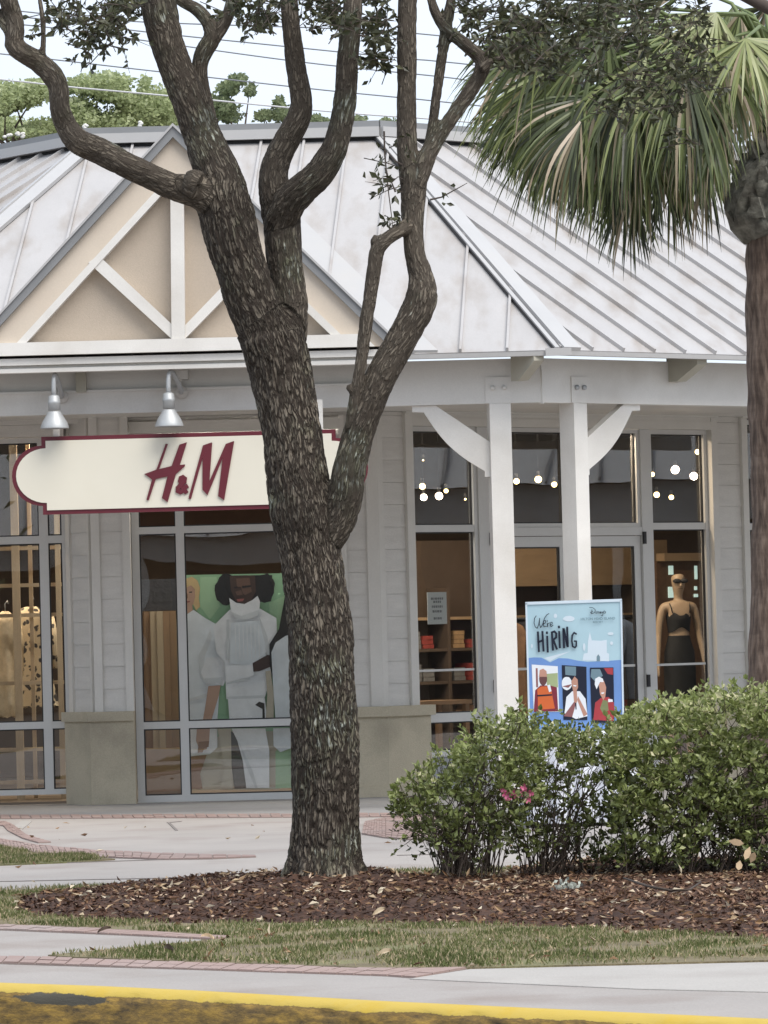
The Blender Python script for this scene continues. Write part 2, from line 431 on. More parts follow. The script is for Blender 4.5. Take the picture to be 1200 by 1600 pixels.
    bp = t.nodes.new('ShaderNodeBump'); bp.inputs['Strength'].default_value = .5; bp.inputs['Distance'].default_value = .01
    K(n2.outputs['Fac'], bp.inputs['Height']); K(bp.outputs['Normal'], b.inputs['Normal'])
    return M
kmat = kerbmat()
k = MB()
# dense line
line = []
for a, c in zip(kb[:-1], kb[1:]):
    n = max(2, int((c - a).length / 0.04)) if (c - a).length < 5 else 8
    for i in range(n): line.append(a.lerp(c, i / n))
line.append(kb[-1])
prof = [(-0.0, -0.35), (0.0, 0.008), (0.035, 0.010), (0.065, 0.006), (0.090, -0.006), (0.108, -0.022), (0.118, -0.040), (0.124, -0.060), (0.130, -0.085), (0.138, -0.120), (0.145, -0.158), (0.145, -0.35)]
b0 = 0
for i, p in enumerate(line):
    d = (line[min(i + 1, len(line) - 1)] - line[max(i - 1, 0)]).normalized(); nn = Vector((d.y, -d.x, 0))
    for j, (o_, z) in enumerate(prof):
        w = noise.noise(Vector((p.x * 6, p.y * 6, z * 30))) * (0.006 if 1 < j < 11 else 0)
        chip = 0
        if 4 <= j <= 8: chip = -0.012 * max(0, noise.noise(Vector((p.x * 9 + 5, j * 1.4, 3))) - .15) * 3
        q = p + nn * (o_ + w + chip); k.v.append((q.x, q.y, z))
k.smooth = True
n = len(prof)
for i in range(len(line) - 1):
    for j in range(n - 1):
        k.face([i * n + j, i * n + j + 1, (i + 1) * n + j + 1, (i + 1) * n + j])
k.build('kerb', kmat, kind='structure')
# front walk with brick border and the branch path
WZ = 0.004
sheet('sidewalk', gpx([(-250, 1508), (0, 1508), (300, 1517), (600, 1527), (640, 1530), (735, 1516), (1200, 1505), (1500, 1500)]) + [(p.x, p.y) for p in reversed(kb[1:-1])], -0.1, WZ, concw)
sheet('sidewalk', gpx([(640, 1532), (735, 1517), (1200, 1506), (1500, 1501), (1500, 1560), (1000, 1548)]), 0.0, 0.008, concl)
def band(name, edge1, edge2, along=0.205, z=0.012, rows=1):
    """soldier bricks laid between two px edge polylines on the ground: bed + bricks joined in one stuff mesh"""
    A = [onZ(x, y) for x, y in edge1]; B = [onZ(x, y) for x, y in edge2]
    def resample(P, n):
        Ls = [0]
        for a, c in zip(P[:-1], P[1:]): Ls.append(Ls[-1] + (c - a).length)
        out = []
        for i in range(n + 1):
            d = Ls[-1] * i / n; j = 0
            while j < len(Ls) - 2 and Ls[j + 1] < d: j += 1
            out.append(P[j].lerp(P[j + 1], (d - Ls[j]) / max(Ls[j + 1] - Ls[j], 1e-6)))
        return out
    LA = sum((c - a).length for a, c in zip(A[:-1], A[1:]))
    n = max(4, int(LA / 0.105))
    RA, RB = resample(A, n), resample(B, n)
    bed = MB(); bed.prism([Vector((p.x, p.y, z - 0.006)) for p in RA + RB[::-1]], [Vector((p.x, p.y, -0.05)) for p in RA + RB[::-1]])
    bed.build(name, mortar, kind='structure')
    bb = MB()
    for i in range(n):
        w = ((RA[i] - RB[i]).length + (RA[i + 1] - RB[i + 1]).length) / 2
        rr = max(1, int(round(w / along)))
        for r in range(rr):
            s0, s1 = (r + .02) / rr, (r + .98) / rr
            e = .05
            P = [RA[i].lerp(RB[i], s0).lerp(RA[i + 1].lerp(RB[i + 1], s0), e), RA[i].lerp(RB[i], s0).lerp(RA[i + 1].lerp(RB[i + 1], s0), 1 - e),
                 RA[i].lerp(RB[i], s1).lerp(RA[i + 1].lerp(RB[i + 1], s1), 1 - e), RA[i].lerp(RB[i], s1).lerp(RA[i + 1].lerp(RB[i + 1], s1), e)]
            zz = z + random.uniform(-.0015, .003)
            bb.hexa([Vector((p.x, p.y, zz)) for p in P] + [Vector((p.x, p.y, z - .03)) for p in P])
    return bb.build('brick_border', brick, kind='stuff')
band('brick_bed', [(-200, 1493), (50, 1498), (300, 1507), (600, 1517), (730, 1515.5)], [(-200, 1503), (50, 1508), (300, 1517), (600, 1527), (650, 1530)])
# branch path at the left
sheet('path', gpx([(-250, 1447), (0, 1450), (190, 1459), (372, 1468), (150, 1489), (60, 1497), (-250, 1491)]), -0.05, 0.004, concw)
band('brick_bed', [(-200, 1444), (0, 1448), (190, 1456), (372, 1467)], [(-200, 1451), (0, 1455), (190, 1463), (330, 1470)], z=0.014)
# curved border in the plaza
band('brick_bed', [(-100, 1314), (0, 1326), (60, 1334), (150, 1340), (250, 1344), (330, 1343), (400, 1340)],
     [(-100, 1296), (0, 1312), (60, 1322), (150, 1330), (250, 1335), (330, 1337), (400, 1338)], z=0.012)
band('brick_bed', [(-60, 1290), (5, 1291), (12, 1299), (35, 1311), (60, 1318)], [(-60, 1284), (8, 1284), (22, 1291), (42, 1306), (80, 1317)], z=0.010)
sheet('plaza_inlay', gpx([(22, 1292), (12, 1297), (18, 1301), (34, 1303), (34, 1297), (50, 1284), (34, 1283)]), 0, 0.006, concl)
band('brick_bed', [(-200, 1281), (200, 1279), (600, 1277), (1000, 1277)], [(-200, 1275), (200, 1273.5), (600, 1271.5), (1000, 1271.5)], z=0.008)
band('brick_bed', [(565, 1304), (600, 1310), (640, 1313), (720, 1312)], [(570, 1285), (600, 1279), (640, 1279), (720, 1279)], z=0.012)
# porch slab under the roof
sheet('porch_floor', gpx([(-300, 1277), (1400, 1272)]) + [(14, 62), (-14, 62)], -0.05, 0.006, concg)
# scored joint lines of the plaza slab
jm = mat('joint_dark', (0.19, 0.17, 0.16), 0.9)
jb = MB()
for (a, c) in (((0, 1352), (400, 1339)), ((262, 1286), (282, 1284)), ((264, 1286), (276, 1298)), ((620, 1337), (700, 1335)), ((0, 1378), (480, 1368))):
    A, B = onZ(*a), onZ(*c); d = (B - A).normalized(); nn = Vector((-d.y, d.x, 0)) * .011
    jb.prism([Vector((q.x, q.y, 0.005)) for q in (A - nn, A + nn, B + nn, B - nn)], [Vector((q.x, q.y, -.02)) for q in (A - nn, A + nn, B + nn, B - nn)])
jb.build('plaza_joint', jm, kind='structure')

# ---------------------------------------------------------------- lawn and mulch bed
soil = mat('lawn_soil', (0.17, 0.14, 0.08), 0.95, 0.35, 3.0, bump=0.8, bscale=40, dirt=(0.14, 0.17, 0.06), dirt_amt=0.8, fine=0.25)
G1 = [(-150, 1397), (0, 1393), (200, 1385), (330, 1377), (440, 1370), (600, 1363), (760, 1360), (1350, 1358), (1500, 1498), (1200, 1503.5), (735, 1515), (600, 1515.5), (300, 1506), (110, 1498),
      (75, 1495), (150, 1488), (373, 1467), (190, 1455), (0, 1446.5), (-150, 1443)]
G2 = [(-150, 1318), (0, 1327), (60, 1334.5), (150, 1341), (180, 1344), (100, 1349), (0, 1353), (-150, 1358)]
G1w, G2w = gpx(G1), gpx(G2)
sheet('lawn', G1w, -0.05, 0.010, soil)
sheet('lawn', G2w, -0.05, 0.010, soil)
MU = [(14, 1424), (24, 1408), (100, 1397), (250, 1385), (380, 1376), (440, 1366), (520, 1356), (600, 1362), (660, 1376), (735, 1384), (790, 1362), (900, 1350), (1350, 1350),
      (1450, 1480), (1200, 1470), (1050, 1462), (900, 1453), (750, 1449), (600, 1447), (420, 1446), (250, 1446), (120, 1440), (40, 1434)]
MUw = gpx(MU)
def inside(P, poly):
    x, y = P[:, 0], P[:, 1]; c = np.zeros(len(P), bool); n = len(poly); j = n - 1
    for i in range(n):
        xi, yi = poly[i]; xj, yj = poly[j]
        t_ = ((yi > y) != (yj > y)) & (x < (xj - xi) * (y - yi) / (yj - yi + 1e-12) + xi); c ^= t_; j = i
    return c
def edge_dist(P, poly):
    d = np.full(len(P), 1e9); n = len(poly)
    for i in range(n):
        a = np.array(poly[i]); b_ = np.array(poly[(i + 1) % n]); ab = b_ - a
        t_ = np.clip(((P[:, :2] - a) @ ab) / (ab @ ab), 0, 1)
        d = np.minimum(d, np.linalg.norm(P[:, :2] - (a + t_[:, None] * ab), axis=1))
    return d
TREE_P = onZ(508, 1366, 0.12); TREE_Y = TREE_P.y
def mulch_h(P):
    d = edge_dist(P, MUw); ins = inside(P, MUw)
    h = np.where(ins, 0.075 * (1 - np.exp(-d / 0.35)), -0.03)
    r = np.hypot(P[:, 0] - TREE_P.x, P[:, 1] - TREE_P.y)
    h = h + np.where(ins, 0.06 * np.exp(-(r / 0.55) ** 2), 0)
    w = np.sin(P[:, 0] * 2.3 + 1) * np.cos(P[:, 1] * 2.9) * .012 + np.sin(P[:, 0] * 7.1) * np.sin(P[:, 1] * 6.3 + 2) * .008
    return h + np.where(ins, w, 0)
mulchc = leafmat('mulch_chips', [(0.0, (0.035, 0.018, 0.012)), (0.45, (0.078, 0.040, 0.025)), (0.75, (0.14, 0.072, 0.042)), (0.9, (0.23, 0.14, 0.09)), (1.0, (0.48, 0.36, 0.26))], 0.8, 0.0, 0.3)
xs = np.arange(min(p[0] for p in MUw) - .1, max(p[0] for p in MUw) + .1, 0.05); ys = np.arange(min(p[1] for p in MUw) - .1, max(p[1] for p in MUw) + .1, 0.05)
XX, YY = np.meshgrid(xs, ys, indexing='ij'); P = np.stack([XX.ravel(), YY.ravel()], 1)
H = mulch_h(P); V = np.stack([P[:, 0], P[:, 1], H + rng.normal(0, .004, len(H))], 1)
nx, ny = XX.shape; I = np.arange(nx * ny).reshape(nx, ny)
Fq = np.stack([I[:-1, :-1], I[1:, :-1], I[1:, 1:], I[:-1, 1:]], -1).reshape(-1, 4)
Fq = Fq[(H[Fq] > -0.02).any(1)]
np_mesh('mulch_bed', V, Fq, mulchc, kind='structure', attrs={'rnd': rng.random(len(Fq)) * .45}, smooth=False)
def sample(poly, n):
    P = np.array(poly); lo, hi = P.min(0), P.max(0); out = []
    tot = 0
    while tot < n:
        q = rng.uniform(lo, hi, size=(n * 2, 2)); q = q[inside(q, poly)]; out.append(q); tot += len(q)
    return np.concatenate(out)[:n]
# chips: short flat shards
N = 24000
q = sample([p for p in MUw], N * 2)
q = q[(q[:, 0] < 3.4) & (q[:, 0] > -3.6)][:N]; N = len(q)
ang = rng.uniform(0, 2 * np.pi, N); el = rng.normal(0, .38, N)
A = np.stack([np.cos(ang) * np.cos(el), np.sin(ang) * np.cos(el), np.sin(el)], 1); S = sides(A)
S[:, 2] *= .5; S = unit(S)
Ln = rng.uniform(.018, .06, N); W = rng.uniform(.004, .011, N)
C = np.stack([q[:, 0], q[:, 1], mulch_h(q) + rng.uniform(0, .014, N)], 1) - A * Ln[:, None] * .5
P4, T = leaves(C, A, S, Ln, W, .1)
rn = rng.beta(1.6, 2.6, N); rn[rng.random(N) < .05] = 1.0
# reddest, freshest bark lies under the shrubs on the right
fresh = (q[:, 0] > 0.35) & (rng.random(N) < .35); rn[fresh] = np.maximum(rn[fresh], rng.uniform(.6, .92, fresh.sum()))
np_mesh('mulch', P4, T, mulchc, kind='stuff', attrs={'rnd': np.repeat(rn, 2)})
# grass blades
grassm = leafmat('grass_blades', [(0.0, (0.085, 0.105, 0.035)), (0.4, (0.15, 0.175, 0.065)), (0.7, (0.29, 0.26, 0.14)), (1.0, (0.46, 0.38, 0.25))], 0.6, 0.3, 0.2)
def grass(name, poly, n, hmin, hmax, excl=None):
    q = sample(poly, n); q = q[(q[:, 0] < 3.6) & (q[:, 0] > -3.8)]
    if excl is not None:
        d = edge_dist(q, excl); ins = inside(q, excl) & (d > .05); q = q[~ins]
    pn = np.array([noise.noise(Vector((x * 2.2, y * 2.2, 0))) for x, y in q]); keep = rng.random(len(q)) < np.clip(.58 + pn * 1.7, .05, 1); q = q[keep]; pn = pn[keep]
    n = len(q)
    A = unit(np.stack([rng.normal(0, .45, n), rng.normal(0, .45, n), np.ones(n)], 1)); S = sides(A); S[:, 2] *= .3; S = unit(S)
    Ln = rng.uniform(hmin, hmax, n)
    C = np.stack([q[:, 0], q[:, 1], np.full(n, .008)], 1)
    P4, T = leaves(C, A, S, Ln, rng.uniform(.0022, .0045, n), .2)
    r = np.clip(rng.normal(.42, .22, n) - pn * .5, 0, 1); r[rng.random(n) < .14] = 1
    return np_mesh(name, P4, T, grassm, kind='stuff', attrs={'rnd': np.repeat(r, 2)})
grass('grass', G1w, 175000, .014, .040, MUw)
grass('grass', G2w, 26000, .02, .05)
# litter: dry oak leaves scattered on bed, lawn and walk
dryl = leafmat('dry_leaves', [(0.0, (0.10, 0.05, 0.03)), (0.4, (0.24, 0.14, 0.07)), (0.75, (0.42, 0.31, 0.19)), (1.0, (0.62, 0.55, 0.42))], 0.6, 0.1, 0.3)
q = np.concatenate([sample(MUw, 1300), sample(G1w, 420), sample(gpx([(-50, 1400), (1250, 1400), (1250, 1550), (-50, 1530)]), 26), sample(gpx([(-50, 1290), (640, 1285), (1250, 1300), (1250, 1360), (0, 1385)]), 34)])
q = q[(abs(q[:, 0]) < 3.6)]
n = len(q); A = unit(np.stack([rng.normal(0, 1, n), rng.normal(0, 1, n), rng.normal(.12, .25, n)], 1)); S = sides(A); S[:, 2] *= .45; S = unit(S)
C = np.stack([q[:, 0], q[:, 1], np.maximum(mulch_h(q), 0) + .018], 1)
P4, T = leaves(C, A, S, rng.uniform(.03, .07, n), rng.uniform(.007, .015, n), .55)
np_mesh('leaf_litter', P4, T, dryl, kind='stuff', attrs={'rnd': np.repeat(rng.random(n), 2)})
def single_leaf(px, py, z, L_, w, label, m_, tilt=.3, yaw=.4):
    b = MB(); c = onZ(px, py, z); a = Vector((math.cos(yaw), math.sin(yaw), tilt)).normalized(); s_ = Vector((-math.sin(yaw) * .6, math.cos(yaw) * .6, .75)).normalized(); nn = a.cross(s_)
    pts = []
    for t_, ww in ((0, .1), (.2, .7), (.45, 1), (.7, .85), (.9, .4), (1, .05)):
        c0 = c + a * (t_ - .5) * L_ + nn * (.15 * L_ * math.sin(t_ * 3.1)); pts.append((c0 - s_ * w * ww, c0 + nn * -.012, c0 + s_ * w * ww))
    for i, r in enumerate(pts): b.v += [tuple(x) for x in r]
    for i in range(len(pts) - 1):
        for j in range(2): b.face([i * 3 + j, i * 3 + j + 1, (i + 1) * 3 + j + 1, (i + 1) * 3 + j])
    o = b.build('fallen_leaf', m_); tag(o, label, 'leaf', 'large dry leaves on the ground'); return o
dl1 = mat('dry_leaf_tan', (0.46, 0.33, 0.2), 0.6, 0.15, 30); dl2 = mat('dry_leaf_pale', (0.46, 0.38, 0.27), 0.6, 0.1, 30); dl3 = mat('dry_leaf_dark', (0.10, 0.07, 0.05), 0.6, 0.2, 30)
single_leaf(600, 1488, .03, .085, .014, 'pale dry leaf on the lawn below the mulch, at mid width', dl2)
single_leaf(592, 1424, .10, .095, .014, 'pale curled leaf on the mulch below the oak trunk', dl2, .35, .7)
single_leaf(325, 1463, .03, .07, .013, 'tan dry leaf at the tip of the side path', dl1, .2, 2.8)
single_leaf(163, 1452, .03, .075, .012, 'dark curled leaf on the grass edge of the side path', dl3, .3, .2)
single_leaf(266, 1483, .03, .075, .025, 'dark curled leaf at the lower grass edge', dl3, .3, 2.4)
single_leaf(308, 1382, .05, .09, .022, 'dark upright leaf on the strip of grass behind the mulch', dl3, .9, .5)

# ================================================================== STORE BUILDING
bx_, _ = 0, 0
W0tmp = Fr(0, 45, 0)
XC = W0tmp.hit(592, 900)[0]
YAW = rad(42); HT = math.tan(YAW / 2)
W0 = Fr(XC, 45, 0); W1 = Fr(XC, 45, YAW)                  # shop walls
DP = 3.75
B0 = Fr(XC + DP * HT, 45 - DP, 0); B1 = Fr(XC + DP * HT, 45 - DP, YAW)   # porch beam
DE = 4.15
E0 = Fr(XC + DE * HT, 45 - DE, 0); E1 = Fr(XC + DE * HT, 45 - DE, YAW)   # eaves
store = thing('store_building', 'pale grey corner shop with metal roof, tan gable and glass entry under a porch', 'building', Vector((XC, 45, 0)))
CEIL = 3.62
def rect_px(fr, x0, x1, y0, y1, v=0):
    """photo rectangle -> (u0,u1,z0,z1) on frame plane; x measured mid-height, y measured mid-width"""
    xm, ym = (x0 + x1) / 2, (y0 + y1) / 2
    return fr.hit(x0, ym, v)[0], fr.hit(x1, ym, v)[0], fr.hit(xm, y1, v)[1], fr.hit(xm, y0, v)[1]

# ---- wall masses (with openings left free)
def wall(fr, u0, u1, z0, z1, m_=sidem, th=.18, v=0, name='wall_panel'):
    return MB().box(fr, u0, u1, v - th, v, z0, z1).build(name, m_, store)
zhead = W1.hit(880, 672)[1]          # glass head
ztran = W1.hit(700, 825)[1]; zrail = W1.hit(700, 1122)[1]
z0tr = W0.hit(350, 829)[1]; z0ra = W0.hit(250, 1133)[1]

def siding(fr, u0, u1, z0, z1, v, expo=.21, name='siding_board'):
    z = z0; k_ = 0
    while z < z1 - .02:
        zz = min(z + expo, z1)
        b = MB(); b.prism([fr.w(u0, v - .004, z), fr.w(u0, v + .012, z), fr.w(u0, v + .004, zz - .003), fr.w(u0, v - .004, zz - .003)],
                          [fr.w(u1, v - .004, z), fr.w(u1, v + .012, z), fr.w(u1, v + .004, zz - .003), fr.w(u1, v - .004, zz - .003)])
        b.build(name, sidem, store); z += expo; k_ += 1
def board(fr, u0, u1, v0, v1, z0, z1, name='trim_board', m_=trimw, parent=None):
    return MB().box(fr, u0, u1, v0, v1, z0, z1).build(name, m_, parent or store)

def window(fr, u0, u1, z0, z1, mull=(), rails=(), fw=.055, dep=.07, v=-.02, parent=None, solid=None, name='window'):
    """frame mesh (part) with mullion, rail and pane sub-parts"""
    b = MB()
    b.box(fr, u0, u0 + fw, v - dep, v, z0, z1); b.box(fr, u1 - fw, u1, v - dep, v, z0, z1)
    b.box(fr, u0 + fw, u1 - fw, v - dep, v, z0, z0 + fw); b.box(fr, u0 + fw, u1 - fw, v - dep, v, z1 - fw, z1)
    w = b.build(name, framem, parent or store)
    for (a, c) in mull: MB().box(fr, a, c, v - dep + .003, v - .003, z0 + fw, z1 - fw).build('mullion', framem, w)
    us = [u0 + fw] + [x for mc in mull for x in mc] + [u1 - fw]
    zs = [z0 + fw] + [x for r in rails for x in r] + [z1 - fw]
    for i in range(0, len(us), 2):
        for (a, c) in rails: MB().box(fr, us[i], us[i + 1], v - dep + .005, v - .005, a, c).build('rail', framem, w)
        for j in range(0, len(zs), 2):
            if solid and (i // 2, j // 2) in solid:
                MB().box(fr, us[i], us[i + 1], v - .045, v - .025, zs[j], zs[j + 1]).build('infill_panel', solid[(i // 2, j // 2)], w)
            else:
                # gasket frame
                gk = MB(); a0, a1, c0, c1 = us[i], us[i + 1], zs[j], zs[j + 1]; t_ = .012
                gk.box(fr, a0, a0 + t_, v - .055, v - .03, c0, c1).box(fr, a1 - t_, a1, v - .055, v - .03, c0, c1)
                gk.box(fr, a0 + t_, a1 - t_, v - .055, v - .03, c0, c0 + t_).box(fr, a0 + t_, a1 - t_, v - .055, v - .03, c1 - t_, c1)
                gk.build('gasket', darkg, w)
                MB().box(fr, a0 + t_, a1 - t_, v - .046, v - .04, c0 + t_, c1 - t_).build('pane', glass, w)
    return w

# left display window (beside the pier)
uL0 = W0.hit(-330, 980)[0]
u_a, u_b = W0.hit(-120, 990)[0], W0.hit(106, 990)[0]
zs0 = W0.hit(60, 1243)[1]
mu = (W0.hit(62, 990)[0], W0.hit(76, 990)[0])
window(W0, u_a, u_b, max(zs0, .0), zhead, [(W0.hit(-40, 990)[0], W0.hit(-26, 990)[0]), mu], [(W0.hit(40, 1140)[1], W0.hit(40, 1129)[1]), (W0.hit(40, 849)[1], W0.hit(40, 837)[1])], fw=.05, v=-.22)
wall(W0, uL0, u_a, 0, CEIL)
# main display window
mA, mB_ = W0.hit(209, 990)[0], W0.hit(537, 990)[0]
window(W0, mA, mB_, 0.0, zhead, [(W0.hit(278, 990)[0], W0.hit(291, 990)[0])], [(W0.hit(250, 1139)[1], W0.hit(250, 1128)[1]), (W0.hit(250, 834)[1], W0.hit(250, 823)[1])], fw=.07)
board(W0, mA - .0, mB_ + .0, 0, .035, zhead + .002, zhead + .11, 'window_head')
# header over the windows
wall(W0, uL0, 0, zhead + .112, CEIL, sidem, .18, -.002, 'wall_header')
wall(W0, u_a, u_b, zhead, zhead + .11, sidem, .18, -.03, 'wall_header')
siding(W0, mA, 0, zhead + .13, CEIL, 0)
# right end of front wall: siding bay, corner boards
wall(W0, mB_, 0, 0, zhead + .112, sidem, .18, -.002)
PZ = W0.hit(615, 1103)[1]            # top of plinth cap
PZb = W0.hit(615, 1119)[1]
cbw = .10
board(W0, mB_ + .002, mB_ + .05, -.002, .035, PZ, zhead + .13)
siding(W0, mB_ + .05, -cbw + .0, PZ, zhead + .13, .002)
board(W0, -cbw, 0, -.002, .04, PZ, CEIL, 'corner_board')
p = MB(); p.prism([W0.w(0, .04, PZ), W0.w(0, -.002, PZ), W1.w(.05, -.002, PZ), W1.w(.05, .04, PZ), W0.w(.04 * HT, .04, PZ)],
                  [W0.w(0, .04, CEIL), W0.w(0, -.002, CEIL), W1.w(.05, -.002, CEIL), W1.w(.05, .04, CEIL), W0.w(.04 * HT, .04, CEIL)]); p.build('corner_board', trimw, store)
# entry wall
e0 = W1.hit(640, 900)[0]; e9 = W1.hit(1118, 900)[0]
wall(W1, .02, e0, 0, CEIL, sidem, .18, -.002)
siding(W1, .05, e0 - .05, PZ, CEIL, .002)
# outer casing of the entry assembly
board(W1, e0 - .05, e0 + .035, -.002, .05, PZ, zhead + .14, 'window_casing')
board(W1, e0 + .035, e0 + .045, -.05, .05, .25, zhead + .10, 'window_casing')
board(W1, e9 - .055, e9 + .03, -.05, .05, .0, zhead + .14, 'window_casing')
board(W1, e0 + .046, e9 - .056, -.05, .05, zhead + .02, zhead + .10, 'window_casing')
board(W1, e0 - .05, e9 + .03, -.002, .07, zhead + .141, zhead + .17, 'drip_cap')
board(W1, e0 + .036, e9 - .056, -.002, .044, zhead + .10, zhead + .14, 'window_casing')
wall(W1, e0, e9 + 6.5, zhead + .172, CEIL, sidem, .18, -.002, 'wall_header')
j1, j2 = W1.hit(751, 900)[0], W1.hit(769, 900)[0]       # door jamb left
j3, j4 = W1.hit(1006, 900)[0], W1.hit(1020, 900)[0]
ulg, urg = e0 + .046, e9 - .056
zt0, zt1 = W1.hit(705, 831)[1], W1.hit(705, 820)[1]
zr0, zr1 = W1.hit(705, 1128)[1], W1.hit(705, 1114)[1]
zb0, zb1 = W1.hit(705, 1182)[1], W1.hit(705, 1172)[1]
gp = mat('grey_panel', (0.33, 0.345, 0.36), 0.5, 0.05)
window(W1, ulg, j1, 0.0, zhead + .018, (), [(zb0, zb1), (zr0, zr1), (zt0, zt1)], fw=.045, solid={(0, 0): gp}, name='sidelight')
window(W1, j4, urg, 0.0, zhead + .018, (), [(zt0 + .01, zt1 + .01)], fw=.045, name='sidelight')
board(W1, j1 + .001, j2, -.10, .0, 0, zhead + .018, 'door_jamb', framem)
board(W1, j3, j4 - .001, -.10, .0, 0, zhead + .018, 'door_jamb', framem)
zdh = W1.hit(890, 837)[1]; zdh2 = W1.hit(890, 824)[1]
board(W1, j2 + .001, j3 - .001, -.10, -.004, zdh, zdh2, 'door_header', framem)
uc = (j2 + j3) / 2
window(W1, j2 + .002, j3 - .002, zdh2 + .001, zhead + .018, [(uc - .02, uc + .02)], (), fw=.04, name='transom_window')
stripe = mat('white_film', (0.6, 0.6, 0.58), 0.5, 0.02)
def door(a, c, hinge_u):
    b = MB(); st = .085; v = -.03; d = .05; z0 = .012; z1 = zdh - .006
    b.box(W1, a, a + st, v - d, v, z0, z1); b.box(W1, c - st, c, v - d, v, z0, z1)
    b.box(W1, a + st, c - st, v - d, v, z0, z0 + .22); b.box(W1, a + st, c - st, v - d, v, z1 - .10, z1)
    D = b.build('door', framem, store)
    gk = MB(); t_ = .014
    for (x0, x1, y0, y1) in ((a + st, a + st + t_, z0 + .22, z1 - .1), (c - st - t_, c - st, z0 + .22, z1 - .1), (a + st + t_, c - st - t_, z0 + .22, z0 + .22 + t_), (a + st + t_, c - st - t_, z1 - .1 - t_, z1 - .1)):
        gk.box(W1, x0, x1, v - .035, v - .008, y0, y1)
    gk.build('gasket', darkg, D)
    MB().box(W1, a + st + t_, c - st - t_, v - .028, v - .02, z0 + .22 + t_, z1 - .1 - t_).build('pane', glass, D)
    zl = W1.hit(890, 1043)[1]
    MB().box(W1, a + st + t_, c - st - t_, v - .0195, v - .0185, zl - .012, zl + .012).build('glass_stripe', stripe, D)
    # pull handle on the meeting stile
    hu = (c - st / 2) if hinge_u < uc else (a + st / 2)
    hb = MB(); hb.smooth = True
    hb.tube([W1.w(hu, v, .95), W1.w(hu, v + .06, .96), W1.w(hu, v + .06, 1.25), W1.w(hu, v, 1.26)], .012, 8); hb.build('handle', galv, D)
    for pz in (1.0, 2.42):
        zz = min(pz if pz < 2 else z1 - .02, z1 - .02)
        MB().box(W1, hinge_u - .012, hinge_u + .022, -.003, .022, zz - .06, zz + .06).build('hinge', darkg, D)
    return D
door(j2 + .006, uc - .003, j2 - .01)
door(uc + .003, j3 - .006, j3 + .01)
for (fr, a, c, z) in ((W1, ulg + .06, j1 - .06, W1.hit(700, 1047)[1]), (W1, j4 + .06, urg - .06, W1.hit(1060, 1038)[1])):
    MB().box(fr, a, c, -.0585, -.0575, z - .011, z + .011).build('glass_stripe', stripe, store)
# right pilaster and the next window
k0, k1 = W1.hit(1165, 900)[0], W1.hit(1300, 900)[0]
wall(W1, e9, k0, 0, CEIL, sidem, .18, -.002)
siding(W1, e9 + .031, k0 - .05, PZ - .02, CEIL, .002)
board(W1, k0 - .05, k0 + .03, -.002, .05, 0, zhead + .14, 'window_casing')
board(W1, k0 - .05, k1 + .2, -.002, .07, zhead + .141, zhead + .17, 'drip_cap')
window(W1, k0 + .031, k1 + .2, 0, zhead + .13, [((k0 + k1) / 2, (k0 + k1) / 2 + .06)], [(zr0, zr1), (zt0, zt1)], fw=.05)
wall(W1, k1 + .2, e9 + 6.5, 0, zhead + .172, sidem, .18, -.002)
# plinth at the corner (stucco)
pl0 = mB_ + .03; pl1 = W1.hit(664, 1180)[0]
def wrap(z0, z1, v, a, c, name, m_):
    b = MB(); pts = [W0.w(a, -.0, 0), W0.w(a, v, 0), W0.w(v * HT, v, 0), W1.w(c, v, 0), W1.w(c, -.0, 0), W0.w(0, 0, 0)]
    b.prism([Vector((p.x, p.y, z1)) for p in pts], [Vector((p.x, p.y, z0)) for p in pts]); return b.build(name, m_, store)
wrap(.10, PZb, .13, pl0, pl1 - .03, 'plinth', stucco)
wrap(PZb, PZ, .17, pl0 - .03, pl1, 'plinth_cap', stucco)
wrap(0, .0995, .15, pl0 - .01, pl1 - .01, 'plinth_foot', stucco)
# plinth under right pilaster
MB().box(W1, e9 - .03, k0 + .03, 0, .13, 0, PZb).build('plinth', stucco, store)
MB().box(W1, e9 - .05, k0 + .05, 0, .17, PZb, PZ).build('plinth_cap', stucco, store)
# left pier with an angled return
q0 = W0.w(W0.hit(106, 900)[0], -.20, 0); q1 = W0.w(W0.hit(145, 900)[0], .14, 0); q2 = W0.w(W0.hit(206, 900)[0], .14, 0); q3 = W0.w(W0.hit(206, 900)[0], 0, 0); q4 = W0.w(W0.hit(106, 900)[0], -.22, 0)
def pier(off, z0, z1, name, m_):
    FA = fr_between(q0, q1); FB = fr_between(q1, q2)
    ha = math.tan((FA.yaw - FB.yaw) / 2)
    L_ = (q1 - q0).length; L2 = (q2 - q1).length
    pts = [q3 + Vector((.0, .02, 0)), FB.w(L2, off, 0) , FA.w(L_ - off * ha, off, 0), FA.w(0, off, 0), q4 + Vector((0, .02, 0))]
    b = MB(); b.prism([Vector((p.x, p.y, z1)) for p in pts], [Vector((p.x, p.y, z0)) for p in pts]); return b.build(name, m_, store)
pzc = W0.hit(160, 1112, .14)[1]; pzb = W0.hit(160, 1127, .14)[1]
pier(0, pzc, CEIL, 'pier', sidem)
pier(.09, 0.0, pzb, 'plinth', stucco); pier(.125, pzb, pzc, 'plinth_cap', stucco); 
FA = fr_between(q0, q1); FB = fr_between(q1, q2)
LA_, LB_ = (q1 - q0).length, (q2 - q1).length
siding(FA, .07, LA_ - .03, pzc, CEIL, .001); siding(FB, .08, LB_ - .07, pzc, CEIL, .001)
board(FA, 0, .07, -.002, .035, pzc, CEIL, 'corner_board'); board(FA, LA_ - .03, LA_, -.002, .03, pzc, CEIL, 'corner_board')
board(FB, 0, .08, -.002, .035, pzc, CEIL, 'corner_board'); board(FB, LB_ - .07, LB_, -.002, .035, pzc, CEIL, 'corner_board')

